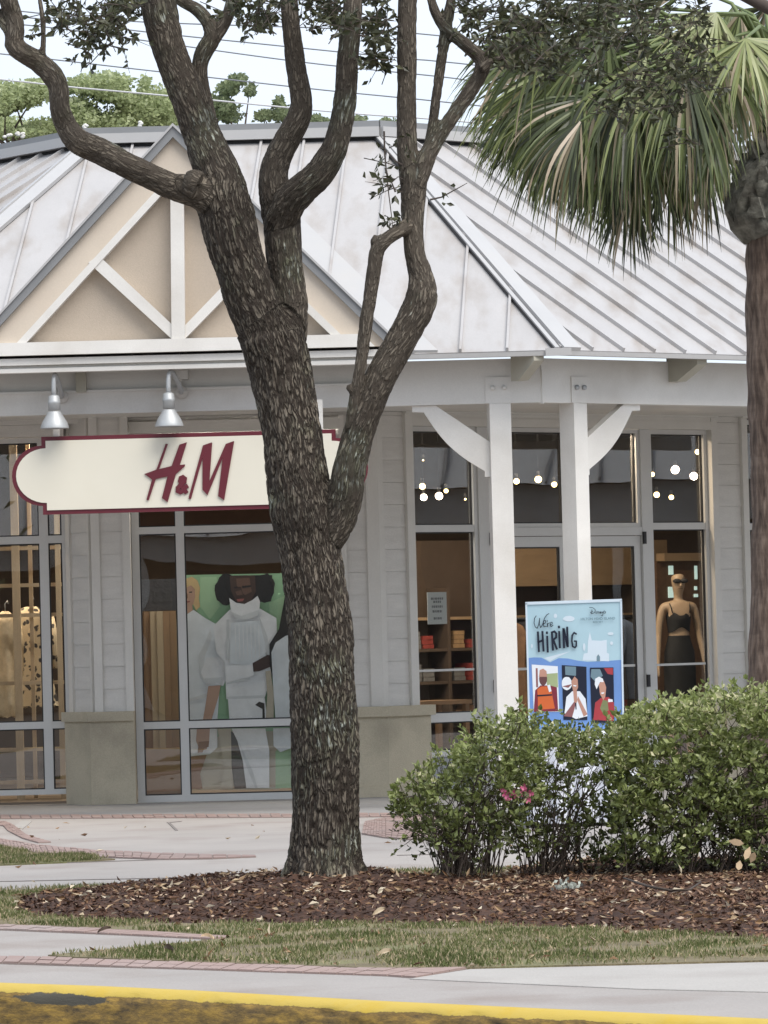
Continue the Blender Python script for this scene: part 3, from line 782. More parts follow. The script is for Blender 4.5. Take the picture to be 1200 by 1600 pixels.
# ---- porch ceiling
pc = MB(); pc.prism([W0.w(uL0, -.1, CEIL), W0.w(0, -.1, CEIL), W1.w(9, -.1, CEIL), B1.w(9, -.15, CEIL), B0.w(0, -.15, CEIL), B0.w(uL0 - 1, -.15, CEIL)][::-1],
                    [W0.w(uL0, -.1, CEIL + .05), W0.w(0, -.1, CEIL + .05), W1.w(9, -.1, CEIL + .05), B1.w(9, -.15, CEIL + .05), B0.w(0, -.15, CEIL + .05), B0.w(uL0 - 1, -.15, CEIL + .05)][::-1])
pc.build('porch_ceiling', sidem, store)

# ---- porch beams
bzb = B0.hit(400, 640)[1]; bzl = B0.hit(200, 612)[1]; bzt = E0.hit(700, 566)[1] + .04
uBL = -9.5
MB().box(B0, uBL, 0, -.16, 0, bzb, bzl).build('beam', white, store)
uS = B0.hit(618, 600)[0]
MB().box(B0, uBL, uS, -.16, -.03, bzl, bzt).build('beam_upper_board', trimw, store)
MB().box(B0, uS, 0, -.16, -.001, bzl + .0, bzt).build('beam', white, store)
MB().box(B0, uBL, uS, -.03, .015, bzl, bzl + .022).build('beam_ledge', white, store)
b = MB(); b.box(B1, 0.01, 9.5, -.16, 0, bzb - .002, bzt - .002); b.build('beam', white, store)
MB().box(B1, 0, .012, -.02, .02, bzb - .012, bzt - .1).build('beam_end_trim', white, store)
# posts with plates and bolts
def post(fr, px, py, w, yaw_extra, plate_w):
    uu, _ = fr.hit(px, py); c = fr.w(uu, -.08, 0); f = Fr(c.x, c.y, fr.yaw + yaw_extra)
    b = MB(); b.box(f, -w / 2, w / 2, -w / 2, w / 2, 0.02, bzb - .001); P = b.build('post', white, store)
    MB().box(f, -w / 2 - .03, w / 2 + .03, -w / 2 - .03, w / 2 + .03, 0.0, .16).build('post_base', white, P)
    hp = MB(); hp.box(fr, uu - plate_w / 2, uu + plate_w / 2, .0, .012, bzb + .0, B0.hit(780, 589)[1]); hp.build('post_plate', white, P)
    zc = B0.hit(780, 606)[1]
    for s_ in (-1, 1):
        bb = MB(); bb.smooth = True; cc = fr.w(uu + s_ * plate_w * .22, .012, zc)
        bb.tube([cc, cc + fr.n * .02], .022, 10); bb.build('bolt', galv if fr is B1 else white, P)
    return P, uu
P1, up1 = post(B0, 779, 620, .185, rad(7), .225)
P2, up2 = post(B1, 905, 620, .17, rad(4), .20)
def bracket(fr, uu, side, px_tip, py_tip, px_low, py_low):
    ut, _ = fr.hit(px_tip, py_tip, -.02); zl = fr.hit(px_low, py_low, -.02)[1]
    w = side
    base = uu + w * .085
    pts = [(base, zl), (base + w * .05, zl), (base + w * .05, zl + .05)]
    # curved lower edge
    n = 9; x0, z0 = base + w * .05, zl + .05; x1, z1 = ut - w * .10, bzb - .06
    for i in range(1, n):
        t_ = i / n; bow = math.sin(t_ * math.pi) * .055
        dx, dz = x1 - x0, z1 - z0; l = math.hypot(dx, dz)
        pts.append((x0 + dx * t_ + w * abs(dz) / l * bow, z0 + dz * t_ - abs(dx) / l * bow))
    pts += [(x1, z1), (ut, z1 + .005), (ut, bzb - .002), (ut - w * .2, bzb - .002), (base, zl + .30)]
    if w > 0: pts = pts
    return MB().poly(fr, pts, -.115, -.035).build('bracket', white, store)
bracket(B0, up1, -1, 644, 640, 760, 745)
bracket(B1, up2, 1, 1002, 635, 926, 742)
bracket(B1, up2, -1, 800, 635, 880, 742) if False else None

# ---- roof
ze = E0.hit(700, 551)[1]
KR = math.tan(rad(30)); RUN = 3.86
zr_ = ze + KR * RUN
uRL = E0.hit(130, 226, -RUN)[0]
HL = math.tan(rad(27.5)); uEL = uRL - HL * RUN
EL = Fr(E0.w(uEL, 0, 0).x, E0.w(uEL, 0, 0).y, rad(-55))
def clip(poly, a, b_, c):
    """keep a*u+b*r<=c"""
    out = []
    for i in range(len(poly)):
        p, q_ = poly[i], poly[(i + 1) % len(poly)]
        dp, dq = a * p[0] + b_ * p[1] - c, a * q_[0] + b_ * q_[1] - c
        if dp <= 0: out.append(p)
        if dp * dq < 0:
            t_ = dp / (dp - dq); out.append((p[0] + (q_[0] - p[0]) * t_, p[1] + (q_[1] - p[1]) * t_))
    return out
sn, cs = math.sin(rad(30)), math.cos(rad(30))
def rp(fr, u, r, h=0):        # point on roof plane, h above it
    return fr.w(u, -r + h * sn, ze + KR * r + h * cs)
def roof_face(fr, face, w=.375, skew=0.0, u_start=0.0):
    us = [p[0] - skew * p[1] for p in face]; i0 = int(math.floor((min(us) - u_start) / w)); i1 = int(math.ceil((max(us) - u_start) / w))
    for i in range(i0, i1):
        a = u_start + i * w
        P = clip(clip(face, -1, skew, -a), 1, -skew, a + w)
        if len(P) < 3: continue
        b = MB(); b.prism([rp(fr, u, r, 0) for u, r in P], [rp(fr, u, r, -.03) for u, r in P])
        S_ = clip(clip(face, -1, skew, -(a - .011)), 1, -skew, a + .011)
        if len(S_) >= 3: b.prism([rp(fr, u, r, .034) for u, r in S_], [rp(fr, u, r, -.001) for u, r in S_])
        # faint mid stiffener
        b.build('roof_panel', roofm, store)
s_top = E0.hit(541, 219, -RUN + .1); s_bot = E0.hit(499, 548)
skew = (s_top[0] - s_bot[0]) / (RUN - .1)
roof_face(E0, [(uEL, 0), (0, 0), (-HT * RUN, RUN), (uRL, RUN)], .40, skew, s_bot[0])
roof_face(E1, [(0, 0), (10, 0), (10, RUN), (HT * RUN, RUN)], .378, 0.0, E1.hit(925, 548)[0])
roof_face(EL, [(-9, 0), (0, 0), (-HL * RUN, RUN), (-9, RUN)], .40, 0.0, 0.05)
# hip caps
def hipcap(frA, frB, ha, hb, sa, sb, wa, wb):
    """strip covering the hip on both faces"""
    for fr, h, s_, w in ((frA, ha, sa, wa), (frB, hb, sb, wb)):
        P = [(0, -.04 if w else 0), (s_ * w, -.04), (h * RUN + s_ * w, RUN), (h * RUN, RUN)]
        b = MB(); b.prism([rp(fr, u, r, .05) for u, r in P], [rp(fr, u, r, .012) for u, r in P]); b.build('hip_cap', rooft, store)
hipcap(E0, E1, -HT, HT, -1, 1, .035, .20)
b = MB(); P = [(-.05, -.02), (-.035, -.02), (-HT * RUN - .035, RUN), (-HT * RUN - .05, RUN)]
b.prism([rp(E0, u, r, .03) for u, r in P], [rp(E0, u, r, .005) for u, r in P]); b.build('hip_shade_line', darkg, store)  # dark strip drawn for the shade line beside the hip cap
EL2 = E0.off(uEL, 0)
hipcap(EL2, EL, HL, -HL, 1, -1, .14, .05)
# ridge band: light upstand with dark gap below and grey coping
def ridge(fr, u0, u1):
    f = fr.off(0, -RUN)
    MB().box(f, u0, u1, -.25, -.03, zr_ - .1, zr_ + .03).build('ridge_gap', darkg, store)
    MB().box(f, u0, u1, -.3, .06, zr_ + .035, zr_ + .125).build('ridge_cap', rooft, store)
    MB().box(f, u0, u1, -.3, .02, zr_ + .126, zr_ + .185).build('ridge_coping', greym, store)
ridge(E0, uRL, -HT * RUN); ridge(E1, HT * RUN, 10); ridge(EL, -9, -HL * RUN)
# back slope and body so the roof is closed
rb = MB()
ra = [E0.w(uRL, -RUN - .3, 0), E0.w(-HT * RUN, -RUN - .3, 0), E1.w(10, -RUN - .3, 0)]
la = EL.w(-9, -RUN - .3, 0)
bk = [Vector((la.x + .5, la.y + 4, 0)), Vector((-3, 54, 0)), Vector((3, 54, 0)), Vector((ra[2].x + 2, ra[2].y + 3, 0))]
top = [la] + ra; 
rb.prism([Vector((p.x, p.y, zr_ + .03)) for p in top + [bk[3], bk[2], bk[1], bk[0]]], [Vector((p.x, p.y, zr_ - .15)) for p in top + [bk[3], bk[2], bk[1], bk[0]]])
rb.build('flat_roof', greym, store)

# eaves: gutter, soffit, rafter tails
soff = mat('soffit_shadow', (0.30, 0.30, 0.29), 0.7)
uG = E0.hit(608, 560)[0]
gz0 = E0.hit(700, 560)[1]
MB().box(E0, uG, .03, -.02, .05, gz0, ze - .012).build('gutter', guttm, store)
MB().box(E1, -.03, 10, -.02, .05, gz0, ze - .012).build('gutter', guttm, store)
MB().box(E0, -.12, .10, .051, .075, gz0 - .004, ze + .012).build('gutter_corner', rooft, store)
# double white fascia under the gable
za, zb_, zc_, zd = [E0.hit(200, y)[1] for y in (557, 567.5, 572.5, 579)]
MB().box(E0, uEL, uG, -.05, .09, zb_, za).build('fascia', white, store)
MB().box(E0, uEL, uG, -.05, .04, zc_, zb_).build('fascia', trimw, store)
MB().box(E0, uEL, uG, -.05, .07, zd, zc_).build('gutter', white, store)
MB().box(EL, -9, 0, -.05, .07, zd, ze - .01).build('gutter', white, store)
# soffit boards above the beam
sz = bzt + .03
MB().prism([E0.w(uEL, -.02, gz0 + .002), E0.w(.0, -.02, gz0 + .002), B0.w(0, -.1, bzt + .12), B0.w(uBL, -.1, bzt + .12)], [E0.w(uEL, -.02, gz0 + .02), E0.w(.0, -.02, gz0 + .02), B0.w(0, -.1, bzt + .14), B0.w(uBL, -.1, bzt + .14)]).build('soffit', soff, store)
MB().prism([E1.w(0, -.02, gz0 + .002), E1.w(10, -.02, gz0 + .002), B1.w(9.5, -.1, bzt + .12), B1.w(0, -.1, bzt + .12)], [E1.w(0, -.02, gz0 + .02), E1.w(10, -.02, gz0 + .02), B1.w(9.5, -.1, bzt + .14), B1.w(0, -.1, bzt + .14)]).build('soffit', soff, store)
def rafter(fr, px, py, wd, dyl, frE):
    uu, _ = frE.hit(px, py)
    f = frE.off(uu, 0)
    z1 = gz0 + .01; z0 = frE.hit(px, py + dyl)[1]
    b = MB(); b.prism([f.w(-wd / 2, -.04, z1), f.w(-wd / 2, -.04, z1 - .05), f.w(-wd / 2, -.30, z0), f.w(-wd / 2, -.42, z0), f.w(-wd / 2, -.42, z1 + .1)],
                      [f.w(wd / 2, -.04, z1), f.w(wd / 2, -.04, z1 - .05), f.w(wd / 2, -.30, z0), f.w(wd / 2, -.42, z0), f.w(wd / 2, -.42, z1 + .1)])
    return b.build('rafter_tail', beige, store)
fb = Fr(E0.w(0, 0, 0).x, E0.w(0, 0, 0).y, YAW / 2)
uu = fb.hit(846, 575)[0]
rafter(Fr(fb.w(uu, 0, 0).x, fb.w(uu, 0, 0).y, rad(30)), 846, 562, .10, 29, Fr(fb.w(uu, 0, 0).x, fb.w(uu, 0, 0).y, rad(30)))
rafter(E1, 1102, 562, .12, 31, E1)
MB().box(B0, B0.hit(119, 600)[0], B0.hit(135, 600)[0], -.029, .05, B0.hit(127, 613)[1], B0.hit(127, 580)[1]).build('rafter_tail', beige, store)

# ---- gable
GF = E0.off(0, .02)
def gp_(pts, v=0): return [GF.hit(x, y, v) for x, y in pts]
ax, ay = 270, 197
sLs, sRs = 1.093, .965
def rakeband(o0, o1, xl=-60, xr=640):
    """vertical offsets from the outer rake line, both slopes, one chevron polygon each side"""
    Lp = [(ax, ay + o0), (ax, ay + o1 * 1.0), (xl, ay + o1 + (ax - xl) * sLs), (xl, ay + o0 + (ax - xl) * sLs)]
    Rp = [(ax, ay + o0), (xr, ay + o0 + (xr - ax) * sRs), (xr, ay + o1 + (xr - ax) * sRs), (ax, ay + o1)]
    return Lp, Rp
def clipy(P, line):
    """clip px polygon to above the base line y = a + b x"""
    a, b_ = line; out = []
    for i in range(len(P)):
        p, q_ = P[i], P[(i + 1) % len(P)]; dp, dq = p[1] - a - b_ * p[0], q_[1] - a - b_ * q_[0]
        if dp <= 0: out.append(p)
        if dp * dq < 0:
            t_ = dp / (dp - dq); out.append((p[0] + (q_[0] - p[0]) * t_, p[1] + (q_[1] - p[1]) * t_))
    return out
base = (556.5, -.0262)
for nm, o0, o1, v0, v1, mm in (('rake_metal', 0, 17, -.02, .13, greym), ('rake_board', 17, 72, -.02, .07, tanb), ('rake_trim', 72, 88, -.02, .10, white)):
    for P in rakeband(o0, o1, -200, 760):
        P = clipy(P, base)
        MB().poly(GF, gp_(P, v1), v0, v1).build(nm, mm, store)
# tan field
P = clipy([(ax, ay + 60), (-200, ay + 60 + (ax + 200) * sLs), (760, ay + 60 + (760 - ax) * sRs)], base)
MB().poly(GF, gp_(P), -.06, -.021).build('gable_panel', tan, store)
# chord, king post, struts
MB().poly(GF, gp_([(-14, 536.5), (566, 521.5), (586, 541), (-44, 557.5)], .12), .0, .12).build('gable_chord', white, store)
MB().poly(GF, gp_([(266, 284), (287, 290), (289, 529), (268, 530)], .105), -.02, .105).build('king_post', white, store)
MB().poly(GF, gp_([(138, 410), (154, 399), (267.8, 506), (267.8, 529)], .09), -.02, .09).build('gable_strut', white, store)
MB().poly(GF, gp_([(289.2, 529), (289.2, 508), (398, 395), (410, 405)], .09), -.02, .09).build('gable_strut', white, store)
# gable roof planes running back into the main roof
A_ = GF.hit(ax, ay, .13); Lb = GF.hit(-60, ay + 330 * sLs, .13); Rb = GF.hit(640, ay + 370 * sRs, .13)
def back_r(z): return max(0.05, (z - ze) / KR)
for Q, nm in ((Lb, 'gable_roof'), (Rb, 'gable_roof')):
    P = [GF.w(A_[0], .15, A_[1]), GF.w(Q[0], .15, Q[1]), GF.w(Q[0], -max(.06, back_r(Q[1]) + .05), Q[1]), GF.w(A_[0], -back_r(A_[1]) - .05, A_[1])]
    MB().prism(P, [p + Vector((0, 0, .025)) for p in P]).build(nm, rooft, store)
# valley flashing on the main roof at the right of the gable
rA = back_r(A_[1]); 
def main_r(px, py):
    """pixel -> (u,r) on front roof plane"""
    d = ray(px, py); n_ = Vector((0, -sn, cs)); o_ = E0.w(0, 0, ze); t_ = (o_ - EYEP).dot(n_) / d.dot(n_); p_ = EYEP + d * t_
    return ((p_ - E0.o).dot(E0.t), -(p_ - E0.o).dot(E0.n))
P = [main_r(*p_) for p_ in ((455, 333), (472, 345), (684, 551), (625, 551), (440, 362))]
MB().prism([rp(E0, u, max(r, .01), .022) for u, r in P], [rp(E0, u, max(r, .01), .002) for u, r in P]).build('valley_flashing', rooft, store)

# ---- interior shell
ish = MB()
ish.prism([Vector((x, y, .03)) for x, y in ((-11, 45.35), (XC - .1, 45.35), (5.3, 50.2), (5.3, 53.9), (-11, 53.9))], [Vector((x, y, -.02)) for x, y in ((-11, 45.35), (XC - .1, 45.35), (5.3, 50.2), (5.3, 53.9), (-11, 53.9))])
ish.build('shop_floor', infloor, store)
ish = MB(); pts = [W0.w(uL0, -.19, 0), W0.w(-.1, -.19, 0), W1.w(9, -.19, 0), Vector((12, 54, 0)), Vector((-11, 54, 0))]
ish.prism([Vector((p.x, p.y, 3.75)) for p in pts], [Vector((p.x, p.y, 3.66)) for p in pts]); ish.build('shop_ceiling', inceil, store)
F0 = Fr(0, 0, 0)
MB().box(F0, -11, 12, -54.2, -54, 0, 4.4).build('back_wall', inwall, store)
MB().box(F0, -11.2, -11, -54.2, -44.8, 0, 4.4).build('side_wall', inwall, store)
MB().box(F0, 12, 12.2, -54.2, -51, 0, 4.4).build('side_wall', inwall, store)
# outer left wing wall and porch stop
MB().box(F0, uL0 + XC - .3, uL0 + XC, -45.3, -44.9, 0, CEIL).build('wall_panel', sidem, store)

# ================================================================== SHOP SIGN
SF = Fr(B0.o.x, 40.98, 0)
sgn = thing('shop_sign', 'long cream shop sign with maroon border and maroon H&M letters hanging from the beam', 'sign', SF.w(*((SF.hit(290, 740)[0],) + (0, SF.hit(290, 740)[1]))))
sx0, sx1 = SF.hit(66, 740)[0], SF.hit(526, 735)[0]
sz1, sz0 = SF.hit(300, 676.5)[1], SF.hit(250, 799.5)[1]
ex0 = SF.hit(19, 745)[0]; ex1 = SF.hit(575, 730)[0]
zm = (sz0 + sz1) / 2
def sign_outline(d, n=18):
    """d = inset"""
    x0, x1, z0, z1 = sx0 + d, sx1 - d, sz0 + d, sz1 - d
    hz = (z1 - z0) / 2 - .075 + (0 if d == 0 else .012)
    pts = []
    for i in range(n + 1):
        a = math.pi / 2 + math.pi * i / n; pts.append((x0 + (x0 - (ex0 + d)) * math.cos(a) , zm + hz * math.sin(a)))
    L_ = [(x1, z1), (x0, z1)] + pts + [(x0, z0), (x1, z0)]
    R_ = []
    for i in range(n + 1):
        a = -math.pi / 2 + math.pi * i / n; R_.append((x1 + ((ex1 - d) - x1) * math.cos(a), zm + hz * math.sin(a)))
    return L_ + R_
MB().poly(SF, sign_outline(0), -.04, .02).build('sign_border', maroon, sgn)
MB().poly(SF, sign_outline(.036), .021, .032).build('sign_panel', cream, sgn)
for px in (88, 500):
    u_, _ = SF.hit(px, 675)
    MB().box(SF, u_ - .028, u_ + .028, -.03, .0, sz1 + .001, bzb + .06).build('hanger', white, sgn)
def lg(pts): return [SF.hit(210 + x / 7.059, 680 + y / 7.055, .04) for x, y in pts]
LV = (.033, .046)
H = [[(345, 95), (370, 97), (277, 365), (243, 378)], [(195, 488), (236, 484), (160, 712), (146, 720), (133, 710)],
     [(112, 428), (235, 382), (408, 340), (558, 322), (556, 342), (480, 410), (455, 432), (365, 455), (236, 483), (195, 490)],
     [(497, 104), (580, 78), (502, 326), (408, 345)], [(366, 450), (458, 428), (366, 738), (304, 692)]]
for P in H: pass
hb = MB()
for i, P in enumerate(H): hb.poly(SF, lg(P), LV[0], LV[1] + i * .0004)
hb.build('letter', maroon, sgn, kind=None)
mb = MB()
for i, P in enumerate([[(757, 112), (850, 80), (748, 268), (625, 700), (598, 702), (600, 680)], [(752, 262), (850, 80), (858, 84), (828, 505), (845, 520), (806, 660), (750, 600)],
          [(1008, 96), (1098, 64), (978, 240), (806, 662), (800, 640), (828, 505)], [(975, 236), (1098, 64), (1100, 70), (990, 716), (923, 670)]]):
    mb.poly(SF, lg(P), LV[0], LV[1] + i * .0004)
mb.build('letter', maroon, sgn)
# ampersand: closed stroke
am = MB(); st = [(570, 628), (520, 560), (505, 505), (512, 472), (535, 462), (556, 478), (552, 512), (510, 548), (480, 580), (478, 615), (505, 628), (540, 612), (562, 572), (578, 562)]
am.ribbon(SF, lg(st), .036, LV[0], LV[1]); am.build('letter', maroon, sgn)

# ================================================================== BARN LAMPS
def barn_lamp(pxd, pyd, pxs, y_top, y_sock, y_shade, y_rim, label):
    dz = B0.hit(pxd, pyd)[1]; du = B0.hit(pxd, pyd)[0]
    LF = Fr(B0.o.x, B0.o.y - .42, 0)
    us, zt = LF.hit(pxs, y_top); zs_ = LF.hit(pxs, y_sock)[1]; zh = LF.hit(pxs, y_shade)[1]; zrim = LF.hit(pxs, y_rim)[1]
    c = B0.w(us, .42, 0)
    T_ = thing('barn_lamp', label, 'lamp', Vector((c.x, c.y, zrim)), 'barn lamps over the shop sign')
    b = MB(); b.smooth = True; p0 = B0.w(du, .0, dz); b.tube([p0, p0 + B0.n * .03], .058, 20); b.build('wall_plate', white, T_)
    arm = MB(); arm.smooth = True; pts = []
    A0 = B0.w(du, .03, dz); A1 = Vector((c.x, c.y, zs_ - .02))
    for i in range(13):
        t_ = i / 12
        ctrl = [A0, A0 + Vector((.03, -.12, -.03)), Vector((c.x + (A0.x - c.x) * .35, c.y + .06, zt + .06)), Vector((c.x, c.y, zt + .10)), Vector((c.x, c.y, zt - .02)), A1]
        # de Casteljau
        q_ = [Vector(x) for x in ctrl]
        while len(q_) > 1: q_ = [q_[j].lerp(q_[j + 1], t_) for j in range(len(q_) - 1)]
        pts.append(q_[0])
    arm.tube(pts, .021, 10); arm.build('gooseneck', galv, T_)
    s_ = MB(); s_.smooth = True
    s_.rings([(c.x, c.y, zs_, .022, .022), (c.x, c.y, zs_ - .012, .048, .048), (c.x, c.y, zs_ - .05, .050, .050), (c.x, c.y, zs_ - .055, .054, .054), (c.x, c.y, zs_ - .075, .054, .054), (c.x, c.y, zs_ - .08, .05, .05), (c.x, c.y, zh + .01, .052, .052)], 20)
    s_.build('socket', galv, T_)
    h = MB(); h.smooth = True; R = .122; dzz = zh - zrim; R_ = []
    for t_, r in ((0, .05), (.06, .058), (.2, .068), (.42, .088), (.65, .106), (.85, .117), (1, .122)): R_.append((c.x, c.y, zh - dzz * t_, r, r))
    inn = [(x, y, z, a * .96, b_ * .96) for (x, y, z, a, b_) in R_[::-1]]
    h.rings(R_ + [(c.x, c.y, zrim - .004, R, R)] + inn, 32, caps=False); h.build('lamp_shade', galv, T_)
    return T_
barn_lamp(96, 620, 83.5, 588, 617, 643, 669, 'left one of the two grey gooseneck barn lamps above the cream sign')
barn_lamp(283, 613, 262.5, 583, 613, 640, 666, 'grey gooseneck barn lamp above the H&M letters, nearer the oak trunk')
# small box beside second lamp
bb = MB(); u_, z_ = B0.hit(281, 584); bb.box(B0, u_ - .03, u_ + .07, -.02, .05, z_ - .05, z_ + .03); bb.box(B0, u_ - .012, u_ + .012, -.02, .03, z_ - .12, z_ - .05)
bb.build('junction_box', trimw, store)

# ================================================================== WINDOW POSTER (flat print behind the glass)
PF = Fr(W0.o.x, W0.o.y + .34, 0)
def flat(name): return bpy.data.materials.get(name)
def pm(name, c, r=.6, var=.06, sc_=6): return mat('print_' + name, c, r, var, sc_)
inks = [pm('green', (0.27, 0.46, 0.28)), pm('lightgreen', (0.36, 0.55, 0.34)), pm('white', (0.76, 0.78, 0.79), var=.13, sc_=5), pm('shade', (0.60, 0.63, 0.64), var=.1), pm('cool', (0.68, 0.73, 0.76), var=.12),
        pm('skin', (0.46, 0.30, 0.22)), pm('darkskin', (0.055, 0.032, 0.026)), pm('black', (0.012, 0.012, 0.013)), pm('beige', (0.46, 0.42, 0.33)), pm('brown', (0.25, 0.14, 0.08)), pm('darkskin2', (0.13, 0.075, 0.055)),
        pm('dark', (0.05, 0.05, 0.045)), pm('hair', (0.58, 0.43, 0.22)), pm('lip', (0.30, 0.10, 0.09))]
GRN, LGR, WHT, SHD, COOL, SKIN, DSK, BLK, BGE, BRN, DS2, DRK, HAIR, LIP = range(14)
def pp(pts, v): return [PF.hit(200 + x / 3.904, 840 + y / 3.902, v) for x, y in pts]
wp = MB(); lay = [0]
def ink(m_, pts):
    wp.mat = m_; lay[0] += 1; v = .0008 * lay[0]
    P = pp(pts, v); b = len(wp.v); wp.v += [tuple(PF.w(u, v, z)) for u, z in P]; wp.face(list(range(b, b + len(P))))
def ellipse(cx, cy, rx, ry, n=18, wob=0.0, seed=0):
    r_ = random.Random(seed); return [(cx + rx * math.cos(2 * math.pi * i / n) * (1 + r_.uniform(-wob, wob)), cy + ry * math.sin(2 * math.pi * i / n) * (1 + r_.uniform(-wob, wob))) for i in range(n)]
wp.mat = GRN
e = pp([(352, 228), (1250, 212), (1270, 1520), (368, 1540)], 0)
wp.hexa([PF.w(*x) for x in ((e[3][0], 0, e[3][1]), (e[2][0], 0, e[2][1]), (e[1][0], 0, e[1][1]), (e[0][0], 0, e[0][1]))] + [PF.w(*x) for x in ((e[3][0], -.006, e[3][1]), (e[2][0], -.006, e[2][1]), (e[1][0], -.006, e[1][1]), (e[0][0], -.006, e[0][1]))])
ink(LGR, [(440, 240), (540, 240), (560, 420), (500, 500), (440, 420)]); ink(LGR, [(860, 400), (1000, 330), (1250, 330), (1250, 600), (870, 560)])
ink(BGE, [(375, 1330), (600, 1180), (900, 1180), (930, 1535), (370, 1538)]); ink(LGR, [(900, 1300), (1260, 1180), (1268, 1520), (900, 1528)])
# left woman in white coat
ink(HAIR, [(356, 250), (390, 238), (425, 262), (440, 310), (432, 370), (440, 420), (415, 445), (395, 400), (356, 400)]); ink(SKIN, [(356, 300), (385, 285), (408, 310), (410, 360), (398, 405), (375, 432), (356, 430)]); ink(HAIR, [(356, 262), (392, 262), (414, 300), (408, 315), (385, 290), (356, 306)]); ink(LIP, [(358, 388), (380, 385), (376, 394), (358, 397)]); ink(DRK, [(372, 330), (392, 328), (390, 336), (374, 337)]); ink(SKIN, [(355, 420), (392, 410), (400, 480), (355, 490)])
ink(BRN, [(356, 340), (362, 338), (366, 368), (358, 372)])
ink(COOL, [(356, 470), (400, 440), (470, 490), (560, 540), (590, 640), (600, 760), (610, 860), (560, 900), (545, 1110), (600, 1118), (365, 1120)])
ink(SHD, [(430, 720), (470, 640), (500, 560), (515, 600), (470, 720), (455, 830), (470, 880), (438, 850)]); ink(SHD, [(360, 985), (480, 950), (480, 975), (360, 1005)])
ink(WHT, [(365, 1165), (545, 1165), (545, 1280), (500, 1320), (385, 1333), (372, 1330)]); ink(WHT, [(480, 730), (600, 730), (612, 840), (580, 905), (540, 890), (480, 900), (445, 820)])
ink(SHD, [(455, 860), (580, 850), (575, 905), (545, 885), (485, 903)]); ink(SKIN, [(490, 905), (565, 900), (555, 960), (510, 1110), (455, 1118), (470, 1040)]); ink(SKIN, [(420, 1165), (500, 1165), (495, 1240), (480, 1290), (440, 1300), (415, 1240)])
ink(BRN, [(430, 1245), (495, 1240), (492, 1275), (465, 1285), (455, 1310), (425, 1312)]); ink(BRN, [(385, 1335), (480, 1325), (440, 1440), (455, 1530), (385, 1532)])
# centre woman: white high collar jumper
ink(BLK, ellipse(600, 320, 70, 95, 20, .10, 3)); ink(BLK, ellipse(830, 310, 65, 92, 20, .10, 4)); ink(BLK, [(590, 232), (880, 228), (880, 340), (800, 400), (620, 400)])
ink(WHT, [(520, 540), (620, 440), (800, 430), (905, 490), (910, 600), (870, 640), (860, 740), (880, 820), (840, 960), (830, 985), (600, 985), (590, 760), (540, 700)])
ink(DSK, [(620, 235), (775, 230), (780, 330), (745, 395), (700, 412), (655, 385), (628, 320)])
ink(DS2, [(660, 250), (740, 245), (755, 330), (715, 350), (700, 340), (690, 300), (665, 300)]); ink(BLK, [(695, 295), (750, 290), (752, 300), (698, 308)]); ink(BLK, [(645, 300), (668, 298), (668, 308), (648, 310)]); ink(DS2, [(655, 330), (690, 320), (700, 350), (665, 352)]); ink(LIP, [(662, 375), (710, 372), (700, 388), (670, 390)])
ink(WHT, [(618, 368), (660, 398), (710, 405), (760, 380), (790, 355), (806, 390), (800, 450), (740, 485), (680, 490), (628, 450)]); ink(SHD, [(628, 452), (690, 478), (800, 440), (798, 470), (730, 500), (660, 495)])
ink(SHD, [(600, 500), (616, 500), (622, 740), (600, 745)]); ink(SHD, [(800, 480), (850, 600), (868, 720), (850, 720), (820, 610)])
ink(COOL, [(628, 520), (800, 505), (835, 640), (840, 740), (760, 780), (620, 770)])
for i in range(7): ink(WHT, [(650 + i * 24, 530), (656 + i * 24, 530), (662 + i * 24, 740), (655 + i * 24, 742)])
ink(WHT, [(590, 780), (760, 775), (770, 840), (700, 860), (600, 880)]); ink(SHD, [(600, 885), (740, 855), (745, 865), (605, 895)])
ink(DSK, [(760, 765), (850, 715), (885, 720), (888, 780), (800, 815), (765, 818)]); ink(SHD, [(605, 970), (830, 960), (828, 978), (605, 985)])
ink(WHT, [(610, 985), (835, 980), (850, 1120), (620, 1122)]); ink(BLK, [(775, 1020), (800, 1000), (832, 1010), (836, 1110), (820, 1110), (820, 1045)])
ink(BGE, [(545, 1165), (630, 1165), (640, 1530), (560, 1532), (590, 1400)]); ink(DRK, [(628, 1180), (660, 1200), (715, 1380), (720, 1528), (650, 1530), (632, 1400)])
ink(WHT, [(632, 1165), (838, 1163), (862, 1300), (862, 1525), (722, 1528), (700, 1360), (668, 1240)]); ink(SHD, [(668, 1230), (760, 1420), (790, 1525), (775, 1525), (725, 1400)])
ink(BGE, [(838, 815), (870, 810), (890, 960), (888, 1105), (840, 1105), (850, 960)])
# right woman: long dark hair and white coat
ink(BLK, [(960, 340), (1060, 300), (1100, 560), (1010, 700), (890, 900), (865, 780), (862, 650), (920, 560)]); ink(SKIN, ellipse(1085, 380, 55, 90)); ink(BLK, ellipse(1100, 300, 80, 60, 16, .05, 5))
ink(COOL, [(900, 640), (960, 600), (1080, 560), (1200, 620), (1240, 900), (1240, 1110), (900, 1110), (885, 900), (875, 700)]); ink(SHD, [(1000, 640), (1020, 640), (1010, 1100), (985, 1100)])
ink(COOL, [(885, 1163), (1240, 1155), (1200, 1290), (990, 1285), (930, 1308), (888, 1270)]); ink(WHT, [(1000, 1290), (1180, 1290), (1190, 1520), (1020, 1524)])
wpo = wp.build('window_poster', inks, None); tag(wpo, 'large fashion poster of people in white knitwear on green behind the main shop window', 'poster')

